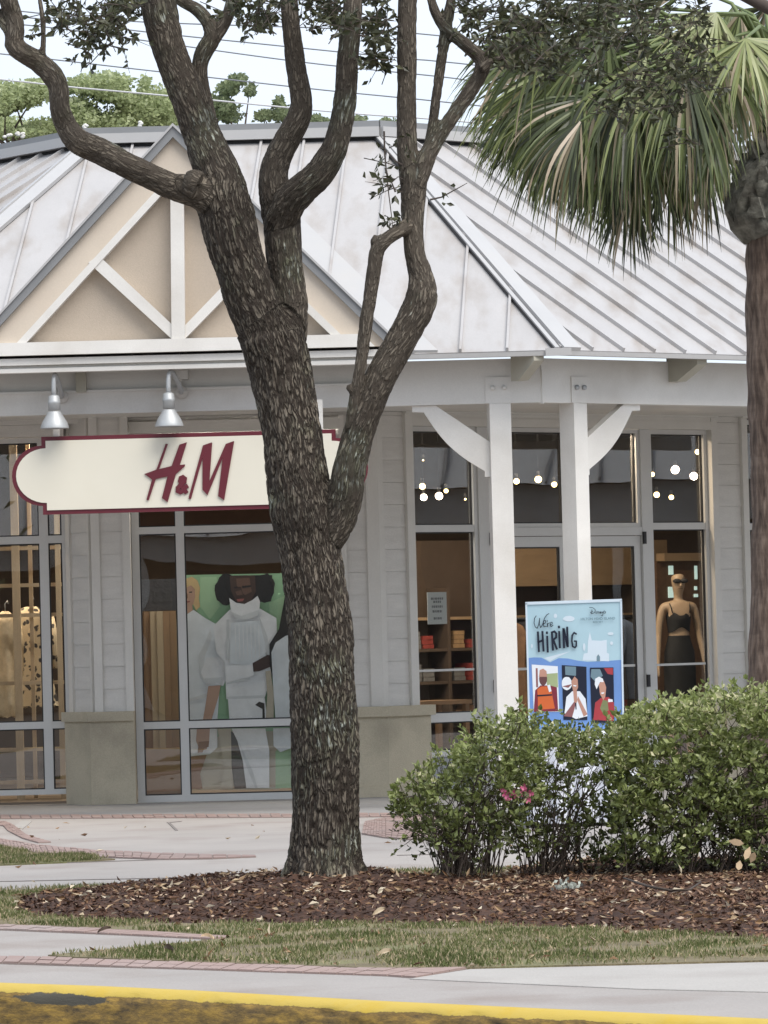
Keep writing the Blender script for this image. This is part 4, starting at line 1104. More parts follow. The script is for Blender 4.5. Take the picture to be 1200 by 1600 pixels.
# ================================================================== INTERIOR SHOP FITTINGS
cloth_m = {n: mat('cloth_' + n, c, .85, .2, 14, bump=.5, bscale=25) for n, c in dict(cream=(.62, .52, .36), dark=(.03, .03, .035), red=(.32, .05, .04), brown=(.16, .09, .05), blue=(.08, .11, .17), tan=(.42, .27, .14), grey=(.2, .2, .2)).items()}
def leopard():
    M = bpy.data.materials.new('patterned_cloth'); M.use_nodes = True; t = M.node_tree; b = t.nodes['Principled BSDF']; K = t.links.new
    g_ = t.nodes.new('ShaderNodeNewGeometry'); v = t.nodes.new('ShaderNodeTexVoronoi'); v.inputs['Scale'].default_value = 17; v.feature = 'F1'
    n_ = t.nodes.new('ShaderNodeTexNoise'); n_.inputs['Scale'].default_value = 10
    mx = t.nodes.new('ShaderNodeMix'); mx.data_type = 'VECTOR'; mx.inputs['Factor'].default_value = .08
    K(g_.outputs['Position'], n_.inputs['Vector']); K(g_.outputs['Position'], mx.inputs['A']); K(n_.outputs['Color'], mx.inputs['B']); K(mx.outputs['Result'], v.inputs['Vector'])
    r = t.nodes.new('ShaderNodeValToRGB'); e = r.color_ramp.elements; e[0].position = .32; e[0].color = (.035, .03, .028, 1); e[1].position = .42; e[1].color = (.45, .37, .25, 1)
    K(v.outputs['Distance'], r.inputs['Fac']); K(r.outputs['Color'], b.inputs['Base Color']); b.inputs['Roughness'].default_value = .85
    return M
leo = leopard()
# lattice of pale wood behind the left window
IF = Fr(0, 46.1, 0)
lat = thing('wooden_display_lattice', 'pale wooden lattice screen standing inside the window at the far left', 'display screen', IF.w(IF.hit(40, 1000)[0], 0, .03))
for (x, w, dd) in ((-90, 12, 0), (-35, 12, 0), (27, 12, 0), (50, 6, .25), (93, 8, 0), (108, 5, .3)):
    f = IF.off(0, -dd); a, c = f.hit(x - w / 2, 1000)[0], f.hit(x + w / 2, 1000)[0]
    MB().box(f, a, c, -.05, 0, .03, 3.6).build('upright', wood, lat)
for y in (856, 914, 961, 1067, 1171, 1222):
    z = IF.hit(50, y)[1]; MB().box(IF, IF.hit(-120, y)[0], IF.hit(118, y)[0], -.10, -.051, z - .018, z + .018).build('crossbar', wood, lat)
GFm = Fr(0, 46.7, 0)
def garment(fr, x, y0, y1, wpx, m_, name, label, cat, flare=1.15, thick=.09, group=None, sleeves=True):
    """hanging garment: shoulders, body flaring to a wavy hem, sleeves, hanger hook"""
    uc_, zt = fr.hit(x, y0); zb = fr.hit(x, y1)[1]; hw = wpx / 2 / FPX * fr.y
    c = fr.w(uc_, 0, zb); T_ = thing(name, label, cat, c, group)
    R = []; h = zt - zb; n = 28; b = MB(); b.smooth = True
    prof = [(0, .28, .5), (.03, .62, .7), (.07, .95, .9), (.12, 1.0, 1), (.3, .82, 1), (.5, .80, 1), (.75, .95, 1.1), (1.0, flare, 1.2)]
    for t_, rw, rt in prof:
        for k_ in range(n):
            a = 2 * math.pi * k_ / n; fold = 1 + .16 * t_ * math.sin(a * 5 + t_ * 2)
            u = hw * rw * math.cos(a) * fold; v = thick * rt * math.sin(a) * fold; z = zt - h * t_ + (.012 * math.sin(a * 7) if t_ == 1 else 0)
            b.v.append(tuple(fr.w(uc_ + u, v, z)))
    for i in range(len(prof) - 1):
        for k_ in range(n): b.face([i * n + k_, i * n + (k_ + 1) % n, (i + 1) * n + (k_ + 1) % n, (i + 1) * n + k_])
    b.build('body', m_, T_)
    if sleeves:
        for s_ in (-1, 1):
            sl_ = MB(); sl_.smooth = True
            sl_.tube([fr.w(uc_ + s_ * hw * .85, 0, zt - h * .08), fr.w(uc_ + s_ * hw * 1.1, .01, zt - h * .3), fr.w(uc_ + s_ * hw * 1.12, .03, zt - h * .62)], [.055, .05, .04], 10); sl_.build('sleeve', m_, T_)
    hk = MB(); hk.smooth = True; hk.tube([fr.w(uc_, 0, zt - .02), fr.w(uc_, 0, zt + .07), fr.w(uc_ + .025, 0, zt + .10), fr.w(uc_ + .03, 0, zt + .07)], .006, 6); hk.build('hanger_hook', galv, T_)
    return T_
garment(GFm, 48, 948, 1105, 62, leo, 'patterned_blouse', 'black and cream patterned blouse hanging inside the window at the far left', 'clothing')
garment(Fr(0, 46.4, 0), 8, 955, 1120, 36, cloth_m['cream'], 'cream_blouse', 'cream blouse hanging at the very left edge inside the left window', 'clothing')
garment(Fr(0, 47.4, 0), -60, 950, 1120, 60, cloth_m['dark'], 'dark_coat', 'dark coat hanging beyond the left edge inside the left window', 'clothing')
# added panel that imitates a reflection in the main window's narrow pane
CFr = Fr(0, 45.7, 0)
col = thing('reflection_panel', 'tan and amber curved panel added to imitate a reflection in the narrow pane left of the poster', 'display panel', CFr.w(CFr.hit(250, 1000)[0], 0, .03))
woodd = mat('amber_panel', (0.22, 0.135, 0.075), .5, .12, 2.0); wood2 = mat('buff_panel', (0.34, 0.27, 0.18), .5, .1, 2.0)
a0, a1 = CFr.hit(216, 1000)[0], CFr.hit(286, 1000)[0]
nst = 7; cols_ = [woodd, woodd, wood2, wood2, woodd, woodd, wood2]
for i in range(nst):
    x0 = a0 + (a1 - a0) * i / nst; x1 = a0 + (a1 - a0) * (i + 1) / nst; vv = .10 * math.sin(math.pi * (i + .5) / nst)
    b = MB(); b.box(CFr, x0 + .001, x1 - .001, vv - .03, vv, .5, CFr.hit(250, 955)[1]); b.build('stave', cols_[i], col)
MB().box(CFr, a0, a1, -.05, .15, .03, .499).build('panel_base', woodd, col)
MB().box(CFr, a0 + .02, a1 - .02, -.04, .06, CFr.hit(250, 954)[1], CFr.hit(250, 905)[1]).build('dark_top', cloth_m['dark'], col)

# entry side: shelves, racks, header
def at1(px, py, v): u, z = W1.hit(px, py, v); return W1.w(u, v, z)
SH = Fr(W1.w(0, -3.0, 0).x, W1.w(0, -3.0, 0).y, YAW)
shf = thing('wall_shelving', 'warm lit wooden wall shelving at the back of the shop behind the doors', 'shelf', SH.w(SH.hit(850, 1000)[0], 0, .03))
def shx(x): return SH.hit(x, 960)[0]
def shz(y): return SH.hit(880, y)[1]
warmw = mat('shelf_wood', (0.42, 0.29, 0.17), .5, .12, 2.0, stretch=(1, 1, 5))
MB().box(SH, shx(600), shx(1045), -.35, -.30, .05, shz(842)).build('back_panel', inwall, shf)
MB().box(SH, shx(775), shx(1040), -.298, .05, shz(915), shz(845)).build('header_panel', warmw, shf)
for y in (962, 1010, 1060, 1118, 1180): MB().box(SH, shx(640), shx(1040), -.298, .0, shz(y) - .015, shz(y) + .015).build('shelf_board', warmw if y < 1000 else inwall, shf)
for x in (640, 700, 800, 905, 1000, 1038): MB().box(SH, shx(x) - .02, shx(x) + .02, -.297, .01, .05, shz(915) - .002).build('divider', inwall, shf)
ORD = 'first second third fourth fifth sixth seventh eighth ninth tenth eleventh twelfth'.split()
kinds = ['dark', 'red', 'grey', 'brown', 'dark', 'blue', 'tan', 'dark']
fold = 0
for y in (1010, 1060, 1118):
    for i, x in enumerate((652, 672, 720, 745, 772, 820, 845, 870, 925, 948, 972, 1010)):
        zc = shz(y) + .017; nlay = random.choice((2, 3, 4)); hw = .075
        b = MB()
        for l_ in range(nlay):
            b.box(SH, shx(x) - hw + random.uniform(-.008, .008), shx(x) + hw + random.uniform(-.008, .008), -.27, -.04, zc + l_ * .045 + .001, zc + l_ * .045 + .042)
        k_ = random.choice(kinds); o = b.build('folded_clothes', cloth_m[k_], None)
        tag(o, '%s folded clothes, %s pile from the left on the %s shelf behind the entry' % (k_, ORD[i], {1010: 'upper', 1060: 'middle', 1118: 'lower'}[y]), 'clothes', 'folded clothes on the back shelves')
RKF = Fr(W1.w(0, -1.9, 0).x, W1.w(0, -1.9, 0).y, YAW)
rk = thing('garment_rack', 'black rail rack of clothes standing inside the doors', 'rack', RKF.w(RKF.hit(840, 1000)[0], 0, .03))
ra0, ra1 = RKF.hit(790, 1000)[0], RKF.hit(1000, 1000)[0]; rz = RKF.hit(890, 965)[1]
b = MB(); b.smooth = True; b.tube([RKF.w(ra0, 0, rz), RKF.w(ra1, 0, rz)], .014, 8); b.build('rail', darkg, rk)
for u_ in (ra0, ra1):
    b = MB(); b.smooth = True; b.tube([RKF.w(u_, 0, rz), RKF.w(u_, 0, .05)], .014, 8); b.build('leg', darkg, rk)
    MB().box(RKF, u_ - .02, u_ + .02, -.25, .25, .03, .06).build('foot', darkg, rk)
gn = ['brown', 'dark', 'dark', 'tan', 'dark', 'grey', 'red', 'dark', 'dark', 'blue', 'dark']
desc = ['first', 'second']
for i in range(11):
    u_ = ra0 + .09 + i * (ra1 - ra0 - .18) / 10; b = MB(); b.smooth = True; n_ = 14; c_ = RKF.w(u_, 0, 0); ln = random.uniform(.7, .95)
    prof = [(0, .05, .02), (.05, .16, .03), (.12, .21, .035), (.5, .19, .035), (1, .23, .045)]
    for t_, rv, ru in prof:
        for k_ in range(n_):
            a = 2 * math.pi * k_ / n_; fo = 1 + .15 * math.sin(a * 4 + i) * t_
            b.v.append(tuple(RKF.w(u_ + ru * math.cos(a) * fo, rv * math.sin(a) * fo, rz - .03 - ln * t_)))
    for a_ in range(len(prof) - 1):
        for k_ in range(n_): b.face([a_ * n_ + k_, a_ * n_ + (k_ + 1) % n_, (a_ + 1) * n_ + (k_ + 1) % n_, (a_ + 1) * n_ + k_])
    o = b.build('hanging_clothes', cloth_m[gn[i]], None); tag(o, '%s garment hanging %s from the left on the rack inside the shop doors' % (gn[i], ORD[i]), 'clothes', 'garments on the rack inside the doors')
# left sidelight: leaning wooden table with shelf things
TB = Fr(W1.w(0, -1.2, 0).x, W1.w(0, -1.2, 0).y, YAW)
tb = thing('display_table', 'wooden display table inside the left sidelight', 'table', TB.w(TB.hit(690, 1000)[0], 0, .03))
ta, tc_ = TB.hit(655, 1000)[0], TB.hit(735, 1000)[0]
MB().box(TB, ta, tc_, -.5, 0, .82, .86).build('table_top', woodd, tb)
for u_ in (ta + .03, tc_ - .07):
    for v_ in (-.47, -.07): MB().box(TB, u_, u_ + .05, v_, v_ + .05, .03, .82).build('leg', woodd, tb)
# notice taped on the left sidelight
NF = W1
na, nb = W1.hit(676, 950)[0], W1.hit(706, 950)[0]; nz0, nz1 = W1.hit(690, 975)[1], W1.hit(690, 925)[1]
nt_ = MB().box(W1, na, nb, -.075, -.071, nz0, nz1).build('paper_notice', mat('paper', (.62, .63, .60), .7, .02), None)
tag(nt_, 'white paper notice taped inside the left sidelight of the entry', 'notice')
ik = mat('grey_ink', (.22, .22, .22), .7, .05)
b = MB()
for (y, w0, w1) in ((935, .18, .82), (940, .3, .7), (947.5, .22, .78), (955, .25, .75), (966, .3, .72)):
    z = W1.hit(690, y)[1]
    x = w0
    while x < w1:
        ww = random.uniform(.05, .12); b.box(W1, na + (nb - na) * x, na + (nb - na) * min(x + ww, w1), -.0705, -.0700, z - .011, z + .011); x += ww + .025
b.build('notice_print', ik, nt_)

# ---------------------------------------------------------------- pendant bulbs (lit) and track lights
bulbm = mat('lit_bulb', (1, .8, .5), .4, 0, emit=(1.0, .72, .30), estr=4.5)
bulbw = mat('lit_spot', (1, .9, .8), .4, 0, emit=(1.0, .80, .62), estr=12)
def bulb(px, py, v, r, m_, label, sq=1.0):
    u, z = W1.hit(px, py, v); c = W1.w(u, v, z)
    r *= .72
    T_ = thing('pendant_bulb', label, 'light bulb', Vector((c.x, c.y, c.z - r)), 'lit bulbs inside the shop entry')
    b = MB(); b.smooth = True; b.ball(c, r, 12, 8, (1, 1, sq)); b.build('globe', m_, T_)
    b = MB(); b.smooth = True; b.tube([c + Vector((0, 0, r * .9 * sq)), c + Vector((0, 0, r + .05))], .016, 8); b.build('socket', darkg, T_)
    b = MB(); b.tube([c + Vector((0, 0, r + .05)), Vector((c.x, c.y, 3.655))], .0015, 5); b.build('cord', darkg, T_)
    return T_
bl = [(660, 760, -1.0, .042, bulbm, 'upper bulb at the left edge of the left sidelight'), (662, 777, -1.0, .045, bulbw, 'brightest bulb at the left edge of the left sidelight'),
      (686, 775, -1.1, .050, bulbw, 'large bright bulb in the middle of the left sidelight'), (697, 767, -1.6, .03, bulbm, 'small bulb just right of the bright one in the left sidelight'), (727, 780, -2.2, .015, bulbm, 'tiny bulb at the right of the left sidelight'), (661, 719, -2.4, .012, bulbm, 'tiny high bulb in the left sidelight'),
      (807, 752, -1.2, .040, bulbm, 'bulb just right of the left porch post'), (841, 749, -1.2, .048, bulbm, 'middle bulb between the two porch posts'), (866, 757, -1.3, .038, bulbm, 'bulb just left of the right porch post'),
      (1019, 741, -1.3, .034, bulbm, 'bulb at the left edge of the right sidelight'), (1055, 734, -1.2, .058, bulbw, 'largest bright bulb in the right sidelight'), (1084, 744, -1.2, .055, bulbw, 'bright bulb at the right of the right sidelight'),
      (1090, 706, -1.5, .038, bulbm, 'highest bulb in the right sidelight'), (1026, 773, -1.5, .042, bulbm, 'low bulb at the left of the right sidelight'), (1049, 777, -1.6, .036, bulbm, 'lowest bulb, in the middle of the right sidelight'), (1181, 769, -1.0, .03, bulbm, 'bulb in the window beside the palm trunk')]
for t_ in bl: bulb(*t_)
# lamp light: a warm strip under the shop ceiling (housing + light in one builder)
def ceiling_strip(x, y, lx, ly, w, label, rot=0.0, col_=(1, .80, .58)):
    T_ = thing('ceiling_lamp', label, 'lamp', Vector((x, y, 3.58)), 'lamps on the shop ceiling')
    f = Fr(x, y, rot)
    MB().box(f, -lx / 2, lx / 2, -ly / 2, ly / 2, 3.60, 3.655).build('housing', darkg, T_)
    l_ = bpy.data.lights.new('lamp_glow', 'AREA'); l_.shape = 'RECTANGLE'; l_.size = lx; l_.size_y = ly; l_.energy = w; l_.color = col_
    lo_ = bpy.data.objects.new('lamp_glow', l_); link(lo_, T_, Vector((x, y, 3.59))); lo_.rotation_euler = (0, 0, rot)
c = W1.w(1.6, -1.9, 0); ceiling_strip(c.x, c.y, 2.6, .25, 32, 'ceiling lamp over the rack inside the doors', YAW)
c = W1.w(3.3, -.38, 0); ceiling_strip(c.x, c.y, .7, .12, 30, 'ceiling lamp over the mannequin', YAW)
ceiling_strip(-3.9, 46.45, 1.8, .2, 75, 'ceiling lamp over the wooden lattice', 0)
ceiling_strip(-1.2, 45.19, 1.4, .10, 75, 'unseen lamp added over the poster to brighten it', 0, (1, .95, .88))  # not a seen fixture, added behind the glass to light the print

# ================================================================== MANNEQUIN
MV = -.75
def mp_(px, py, dv=0): u, z = W1.hit(px, py, MV); return W1.w(u, MV + dv, z)
skinm = mat('mannequin_skin', (0.46, 0.34, 0.23), .45, .05, 6)
def skin_body(name, nodes, edges, m_, parent, sub=2):
    me = bpy.data.meshes.new(name); me.from_pydata([tuple(n[0]) for n in nodes], edges, [])
    o = bpy.data.objects.new(name + '_src', me); COL.objects.link(o)
    md = o.modifiers.new('skin', 'SKIN'); sv = me.skin_vertices[0].data if me.skin_vertices else None
    if sv is None:
        bpy.context.view_layer.objects.active = o
        bpy.context.view_layer.update(); sv = me.skin_vertices[0].data
    for i, n_ in enumerate(nodes):
        r = n_[1]; sv[i].radius = r if hasattr(r, '__len__') else (r, r)
    sv[0].use_root = True
    md.use_smooth_shade = True
    ss = o.modifiers.new('sub', 'SUBSURF'); ss.levels = sub; ss.render_levels = sub
    dg = bpy.context.evaluated_depsgraph_get(); ev = o.evaluated_get(dg); nm = bpy.data.meshes.new_from_object(ev)
    bpy.data.objects.remove(o); nm.name = name
    co = np.empty(len(nm.vertices) * 3, np.float32); nm.vertices.foreach_get('co', co); co = co.reshape(-1, 3)
    lo, hi = co.min(0), co.max(0); loc = np.array([(lo[0] + hi[0]) / 2, (lo[1] + hi[1]) / 2, lo[2]])
    nm.vertices.foreach_set('co', (co - loc).astype(np.float32).ravel()); nm.materials.clear(); nm.materials.append(m_)
    nm.update()
    r_ = bpy.data.objects.new(name, nm); return link(r_, parent, Vector([float(x) for x in loc]))
f0 = mp_(1061, 1000); gx, gy = f0.x, f0.y; tz = lambda y: mp_(1061, y).z
man = thing('mannequin', 'tan mannequin in sunglasses and a black cut-out dress behind the right sidelight', 'mannequin', Vector((gx, gy, .20)))
MFr = Fr(gx, gy, rad(14))
def mq(u, v, z): return MFr.w(u, v, z)
zH = tz(893); zC = tz(925); zS = tz(944); zW = tz(990); zHp = tz(1020); zK = .20 + .48
N_ = [(mq(0, 0, zHp - .02), (.145, .10)), (mq(0, .0, zW + .02), (.105, .08)), (mq(0, .0, tz(968)), (.125, .095)), (mq(0, 0, tz(950)), (.12, .085)), (mq(0, .0, tz(938)), (.05, .05)), (mq(0, .01, tz(928)), (.046, .05)), (mq(0, .03, tz(917)), (.07, .082)), (mq(0, .02, tz(904)), (.082, .098)), (mq(0, .01, tz(897)), (.062, .078))]
E_ = [(0, 1), (1, 2), (2, 3), (3, 4), (4, 5), (5, 6), (6, 7), (7, 8)]
for s_ in (-1, 1):
    b0 = len(N_)
    N_ += [(mq(s_ * .165, 0, tz(947)), .050), (mq(s_ * .20, -.01, tz(972)), .040), (mq(s_ * .215, -.01, tz(992)), .034), (mq(s_ * .235, .03, tz(1015)), .030), (mq(s_ * .245, .06, tz(1034)), .022), (mq(s_ * .25, .075, tz(1045)), (.030, .016)), (mq(s_ * .25, .085, tz(1057)), (.022, .012))]
    E_ += [(3, b0)] + [(b0 + i, b0 + i + 1) for i in range(6)]
    b1 = len(N_)
    N_ += [(mq(s_ * .085, 0, zHp - .12), .085), (mq(s_ * .09, .0, zK + .2), .07), (mq(s_ * .085, .0, zK), .052), (mq(s_ * .085, -.02, zK - .15), .05), (mq(s_ * .085, -.02, .30), .034), (mq(s_ * .085, .05, .24), .034), (mq(s_ * .085, .14, .225), .025)]
    E_ += [(0, b1)] + [(b1 + i, b1 + i + 1) for i in range(6)]
skin_body('body', N_, E_, skinm, man)
MB().box(MFr, -.28, .28, -.25, .3, .03, .20).build('stand', cloth_m['grey'], man)
def loft(rows, name, m_, parent, fr, n=28):
    b = MB(); b.smooth = True
    for (z, ru, rv, *zz) in rows:
        for k_ in range(n):
            a = 2 * math.pi * k_ / n; dz = zz[0](a) if zz else 0
            b.v.append(tuple(fr.w(ru * math.cos(a), rv * math.sin(a), z + dz)))
    for i in range(len(rows) - 1):
        for k_ in range(n): b.face([i * n + k_, i * n + (k_ + 1) % n, (i + 1) * n + (k_ + 1) % n, (i + 1) * n + k_])
    return b.build(name, m_, parent)
neck = lambda a: -.045 * math.exp(-((a - math.pi / 2) / .45) ** 2)
arch = lambda a: .05 * math.exp(-((a - math.pi / 2) / .6) ** 2)
loft([(tz(956), .115, .105, neck), (tz(962), .13, .118), (tz(970), .125, .112), (tz(978), .118, .104), (tz(988), .112, .098, arch)], 'dress_top', black, man, MFr)
loft([(tz(993), .112, .098), (tz(1002), .125, .105), (tz(1018), .155, .122), (tz(1045), .165, .13), (tz(1080), .165, .13), (tz(1110), .17, .14), (.62, .185, .15)], 'skirt', black, man, MFr)
for s_ in (-1, 1):
    b = MB(); b.smooth = True; b.tube([mq(s_ * .09, .10, tz(958)), mq(s_ * .10, .088, tz(950)), mq(s_ * .105, .05, tz(943)), mq(s_ * .10, -.04, tz(942))], .006, 6); b.build('strap', black, man)
b = MB(); b.smooth = True
for s_ in (-1, 1): b.ball(mq(s_ * .038, .105, tz(908)), .036, 10, 6, (1.2, .5, .68))
b.build('sunglasses', darkg, man)
b = MB(); b.smooth = True; b.ball(mq(0, .115, tz(914.5)), .013, 8, 6, (1, 1.3, 1.6)); b.build('nose', skinm, man)
MB().box(MFr, -.024, .024, .098, .104, tz(920), tz(919)).build('mouth', woodd, man)
# dark display with small glowing panels behind the mannequin
MRF = Fr(W1.w(0, -2.2, 0).x, W1.w(0, -2.2, 0).y, YAW)
mr = thing('wall_display', 'dark wall display with pale self-glowing panels behind the mannequin', 'display', MRF.w(MRF.hit(1065, 1000)[0], 0, .03))
MB().box(MRF, MRF.hit(1028, 960)[0], MRF.hit(1102, 960)[0], -.05, 0, .05, MRF.hit(1065, 876)[1]).build('board', cloth_m['brown'], mr)
pal = mat('pale_mint_panel', (.55, .66, .60), .3, .05, emit=(.6, .8, .72), estr=.35)  # weak emission gives these panels a painted-in glow
for (x, y0, y1, w) in ((1049, 884, 898, 6), (1048, 917, 934, 7), (1088, 884, 905, 3), (1087, 916, 922, 3), (1087, 928, 933, 5)):
    MB().box(MRF, MRF.hit(x - w / 2, 960)[0], MRF.hit(x + w / 2, 960)[0], .001, .02, MRF.hit(x, y1)[1], MRF.hit(x, y0)[1]).build('glow_panel', pal, mr)
MB().box(MRF, MRF.hit(1028, 960)[0], MRF.hit(1102, 960)[0], .0, .12, MRF.hit(1065, 884)[1] + .05, MRF.hit(1065, 872)[1] + .05).build('top_shelf', warmw, mr)

# ================================================================== CLOTH TABLE + HIRING SIGN
HY = 37.0
c0 = onY(908, 1143, HY); tzp = c0.z
ctb = thing('cloth_covered_table', 'white cloth covered table behind the shrubs, under the hiring sign', 'table', Vector((c0.x, HY + .3, .012)))
clothw = mat('white_tablecloth', (.74, .76, .82), .8, .04, 5)
TFm = Fr(c0.x, HY, rad(3)); x0, x1 = -.40, .38; y0, y1 = -.62, -.02
b = MB(); b.smooth = True; loop = []
for t_ in np.linspace(0, 1, 30, endpoint=False): loop.append((x0 + (x1 - x0) * t_, y1, 0, 1))
for t_ in np.linspace(0, 1, 20, endpoint=False): loop.append((x1, y1 + (y0 - y1) * t_, 1, 0))
for t_ in np.linspace(0, 1, 30, endpoint=False): loop.append((x1 + (x0 - x1) * t_, y0, 0, -1))
for t_ in np.linspace(0, 1, 20, endpoint=False): loop.append((x0, y0 + (y1 - y0) * t_, -1, 0))
nL = len(loop)
for lv, z in ((0, tzp), (.15, tzp - .03), (.45, tzp - .2), (.8, tzp - .5), (1, .03)):
    for i, (u, v, nu, nv) in enumerate(loop):
        w = (.02 + .035 * math.sin(i * .9) + .02 * math.sin(i * 1.7 + 1)) * lv
        b.v.append(tuple(TFm.w(u + nu * w, v + nv * w, z)))
for i in range(4):
    for k_ in range(nL): b.face([i * nL + k_, (i + 1) * nL + k_, (i + 1) * nL + (k_ + 1) % nL, i * nL + (k_ + 1) % nL])
b.smooth = False; b.face(list(range(nL)))
b.build('tablecloth', clothw, ctb)
MB().box(TFm, x0 + .03, x1 - .03, y0 + .03, y1 - .03, .70 if tzp > .75 else tzp - .05, tzp - .012).build('table_top', wood, ctb)
for u_ in (x0 + .05, x1 - .09):
    for v_ in (y0 + .05, y1 - .09): MB().box(TFm, u_, u_ + .03, v_, v_ + .03, .006, tzp - .06).build('leg', galv, ctb)

HF = Fr(c0.x, HY + .12, rad(-1))
def hp(x, y, v=.02): return HF.hit(810 + x / 6.667, 930 + y / 6.668, v)
hsg = thing('hiring_sign', 'pale blue hiring poster board standing on the white cloth table before the porch posts', 'sign', HF.w(0, 0, tzp))
sgB = pm('sky', (.42, .60, .68), .35, .05, 3); sgD = pm('blue', (.16, .30, .62), .35, .06, 4); sgW = pm('paper', (.78, .82, .86), .4, .02); sgP = pm('palewhite', (.62, .72, .80), .4, .02)
sgK = pm('ink', (.008, .012, .03), .4, 0); sgG = pm('greyink', (.16, .25, .30), .4, 0)
frp = [hp(82, 85), hp(1070, 52), hp(1097, 1500), hp(118, 1500)]
MB().poly(HF, frp, -.03, .0).build('board', sgB, hsg)
fb_ = MB()
u00, zt0_ = frp[0]; u11, zt1_ = frp[1]
for (a, c, w) in ((frp[0], frp[1], .022), (frp[1], frp[2], .014), (frp[3], frp[0], .014)): fb_.ribbon(HF, [a, c], w, -.034, .008)
fb_.build('frame', sgP, hsg)
ly = [0]
def hpoly(pts, m_, store_):
    ly[0] += 1; v = .0006 + ly[0] * .0002; P = [hp(x, y, v) for x, y in pts]; b0 = len(store_.v); store_.v += [tuple(HF.w(u, v, z)) for u, z in P]; store_.mat = m_; store_.face(list(range(b0, b0 + len(P))))
pr = MB(); HM = [sgD, sgW, sgP, sgK, sgG, pm('orange', (.62, .13, .03)), pm('red', (.38, .04, .05)), pm('face', (.50, .27, .20)), pm('darkface', (.13, .05, .05)), pm('maroon', (.20, .02, .04)), pm('olive', (.20, .22, .10)), pm('crimson', (.25, .10, .10)), pm('grass', (.35, .42, .22))]
hpoly([(98, 655), (160, 648), (240, 650), (330, 700), (420, 655), (520, 660), (620, 682), (720, 694), (850, 690), (960, 682), (1085, 672), (1095, 1495), (116, 1495)], 0, pr)
hpoly([(265, 655), (545, 583), (400, 648), (330, 688)], 2, pr)
# generic pale building silhouette and pale puffs
hpoly([(668, 680), (680, 610), (720, 600), (725, 475), (780, 470), (860, 475), (920, 465), (922, 600), (945, 610), (945, 688)], 2, pr)
hpoly([(725, 475), (745, 380), (765, 475)], 2, pr)
hpoly([(815, 688), (815, 640), (832, 615), (850, 640), (850, 688)], 4, pr)
for (x, y, rx, ry) in ((385, 215, 18, 24), (525, 245, 60, 30), (960, 400, 32, 16), (970, 500, 16, 20), (140, 530, 10, 22), (685, 540, 14, 40)): hpoly(ellipse(x, y, rx, ry, 14, .06, x), 2, pr)
# photo 1
hpoly([(138, 722), (410, 740), (425, 1215), (160, 1215)], 1, pr); hpoly([(290, 820), (410, 810), (412, 960), (300, 960)], 12, pr); hpoly([(180, 760), (200, 760), (205, 960), (185, 960)], 11, pr)
hpoly([(175, 990), (230, 940), (330, 940), (400, 960), (415, 1210), (160, 1215)], 9, pr); hpoly([(195, 980), (240, 950), (300, 950), (345, 985), (350, 1030), (380, 1180), (205, 1195), (200, 1040)], 5, pr)
hpoly(ellipse(258, 870, 42, 72), 8, pr); hpoly([(215, 850), (222, 780), (258, 765), (292, 790), (300, 850)], 7, pr); hpoly([(195, 1040), (350, 1030), (350, 1046), (195, 1056)], 3, pr); hpoly([(300, 940), (330, 930), (345, 1000), (320, 1010)], 1, pr)
# photo 2
hpoly([(452, 728), (708, 745), (718, 1300), (470, 1300)], 3, pr); hpoly([(485, 740), (600, 745), (600, 840), (490, 830)], 4, pr); hpoly(ellipse(505, 920, 55, 70, 16, .05, 9), 1, pr); hpoly([(455, 950), (560, 925), (520, 965)], 11, pr)
hpoly([(480, 1230), (500, 1060), (560, 1000), (640, 1000), (700, 1080), (720, 1260), (600, 1290)], 1, pr); hpoly([(550, 900), (585, 845), (618, 880), (622, 960), (600, 1010), (570, 1000)], 7, pr)
hpoly([(570, 990), (610, 1000), (612, 1110), (600, 1130), (580, 1120)], 7, pr); hpoly([(470, 1260), (580, 1110), (600, 1130), (560, 1270)], 11, pr); hpoly([(720, 1240), (620, 1050), (612, 1090), (680, 1265)], 7, pr); hpoly([(590, 1120), (604, 1120), (606, 1190), (596, 1190)], 3, pr); hpoly([(570, 935), (605, 940), (600, 952), (575, 948)], 1, pr)
# photo 3
hpoly([(745, 755), (990, 752), (1000, 1330), (765, 1330)], 3, pr); hpoly([(760, 770), (850, 770), (880, 840), (800, 900), (752, 850)], 4, pr); hpoly([(890, 760), (985, 758), (985, 830), (930, 820)], 6, pr)
hpoly([(780, 1300), (800, 1120), (860, 1070), (940, 1060), (995, 1120), (1000, 1190), (990, 1310)], 6, pr); hpoly([(880, 1090), (930, 1100), (940, 1200), (880, 1230), (850, 1180)], 10, pr)
hpoly([(835, 920), (890, 890), (915, 960), (905, 1060), (885, 1095), (850, 1030)], 7, pr); hpoly([(795, 930), (800, 870), (840, 848), (880, 870), (888, 905), (850, 905), (815, 980)], 1, pr); hpoly([(935, 1080), (980, 1085), (985, 1110), (935, 1115)], 1, pr); hpoly([(862, 1015), (895, 1010), (890, 1025), (868, 1030)], 1, pr)
po = pr.build('print', HM, hsg)
tx = MB()
def stroke(pts, w): 
    ly[0] += 1; v = .06 * 0 + .040; tx.ribbon(HF, [hp(x, y, .016) for x, y in pts], w / 6.667 * HY / FPX, .0145, .016)
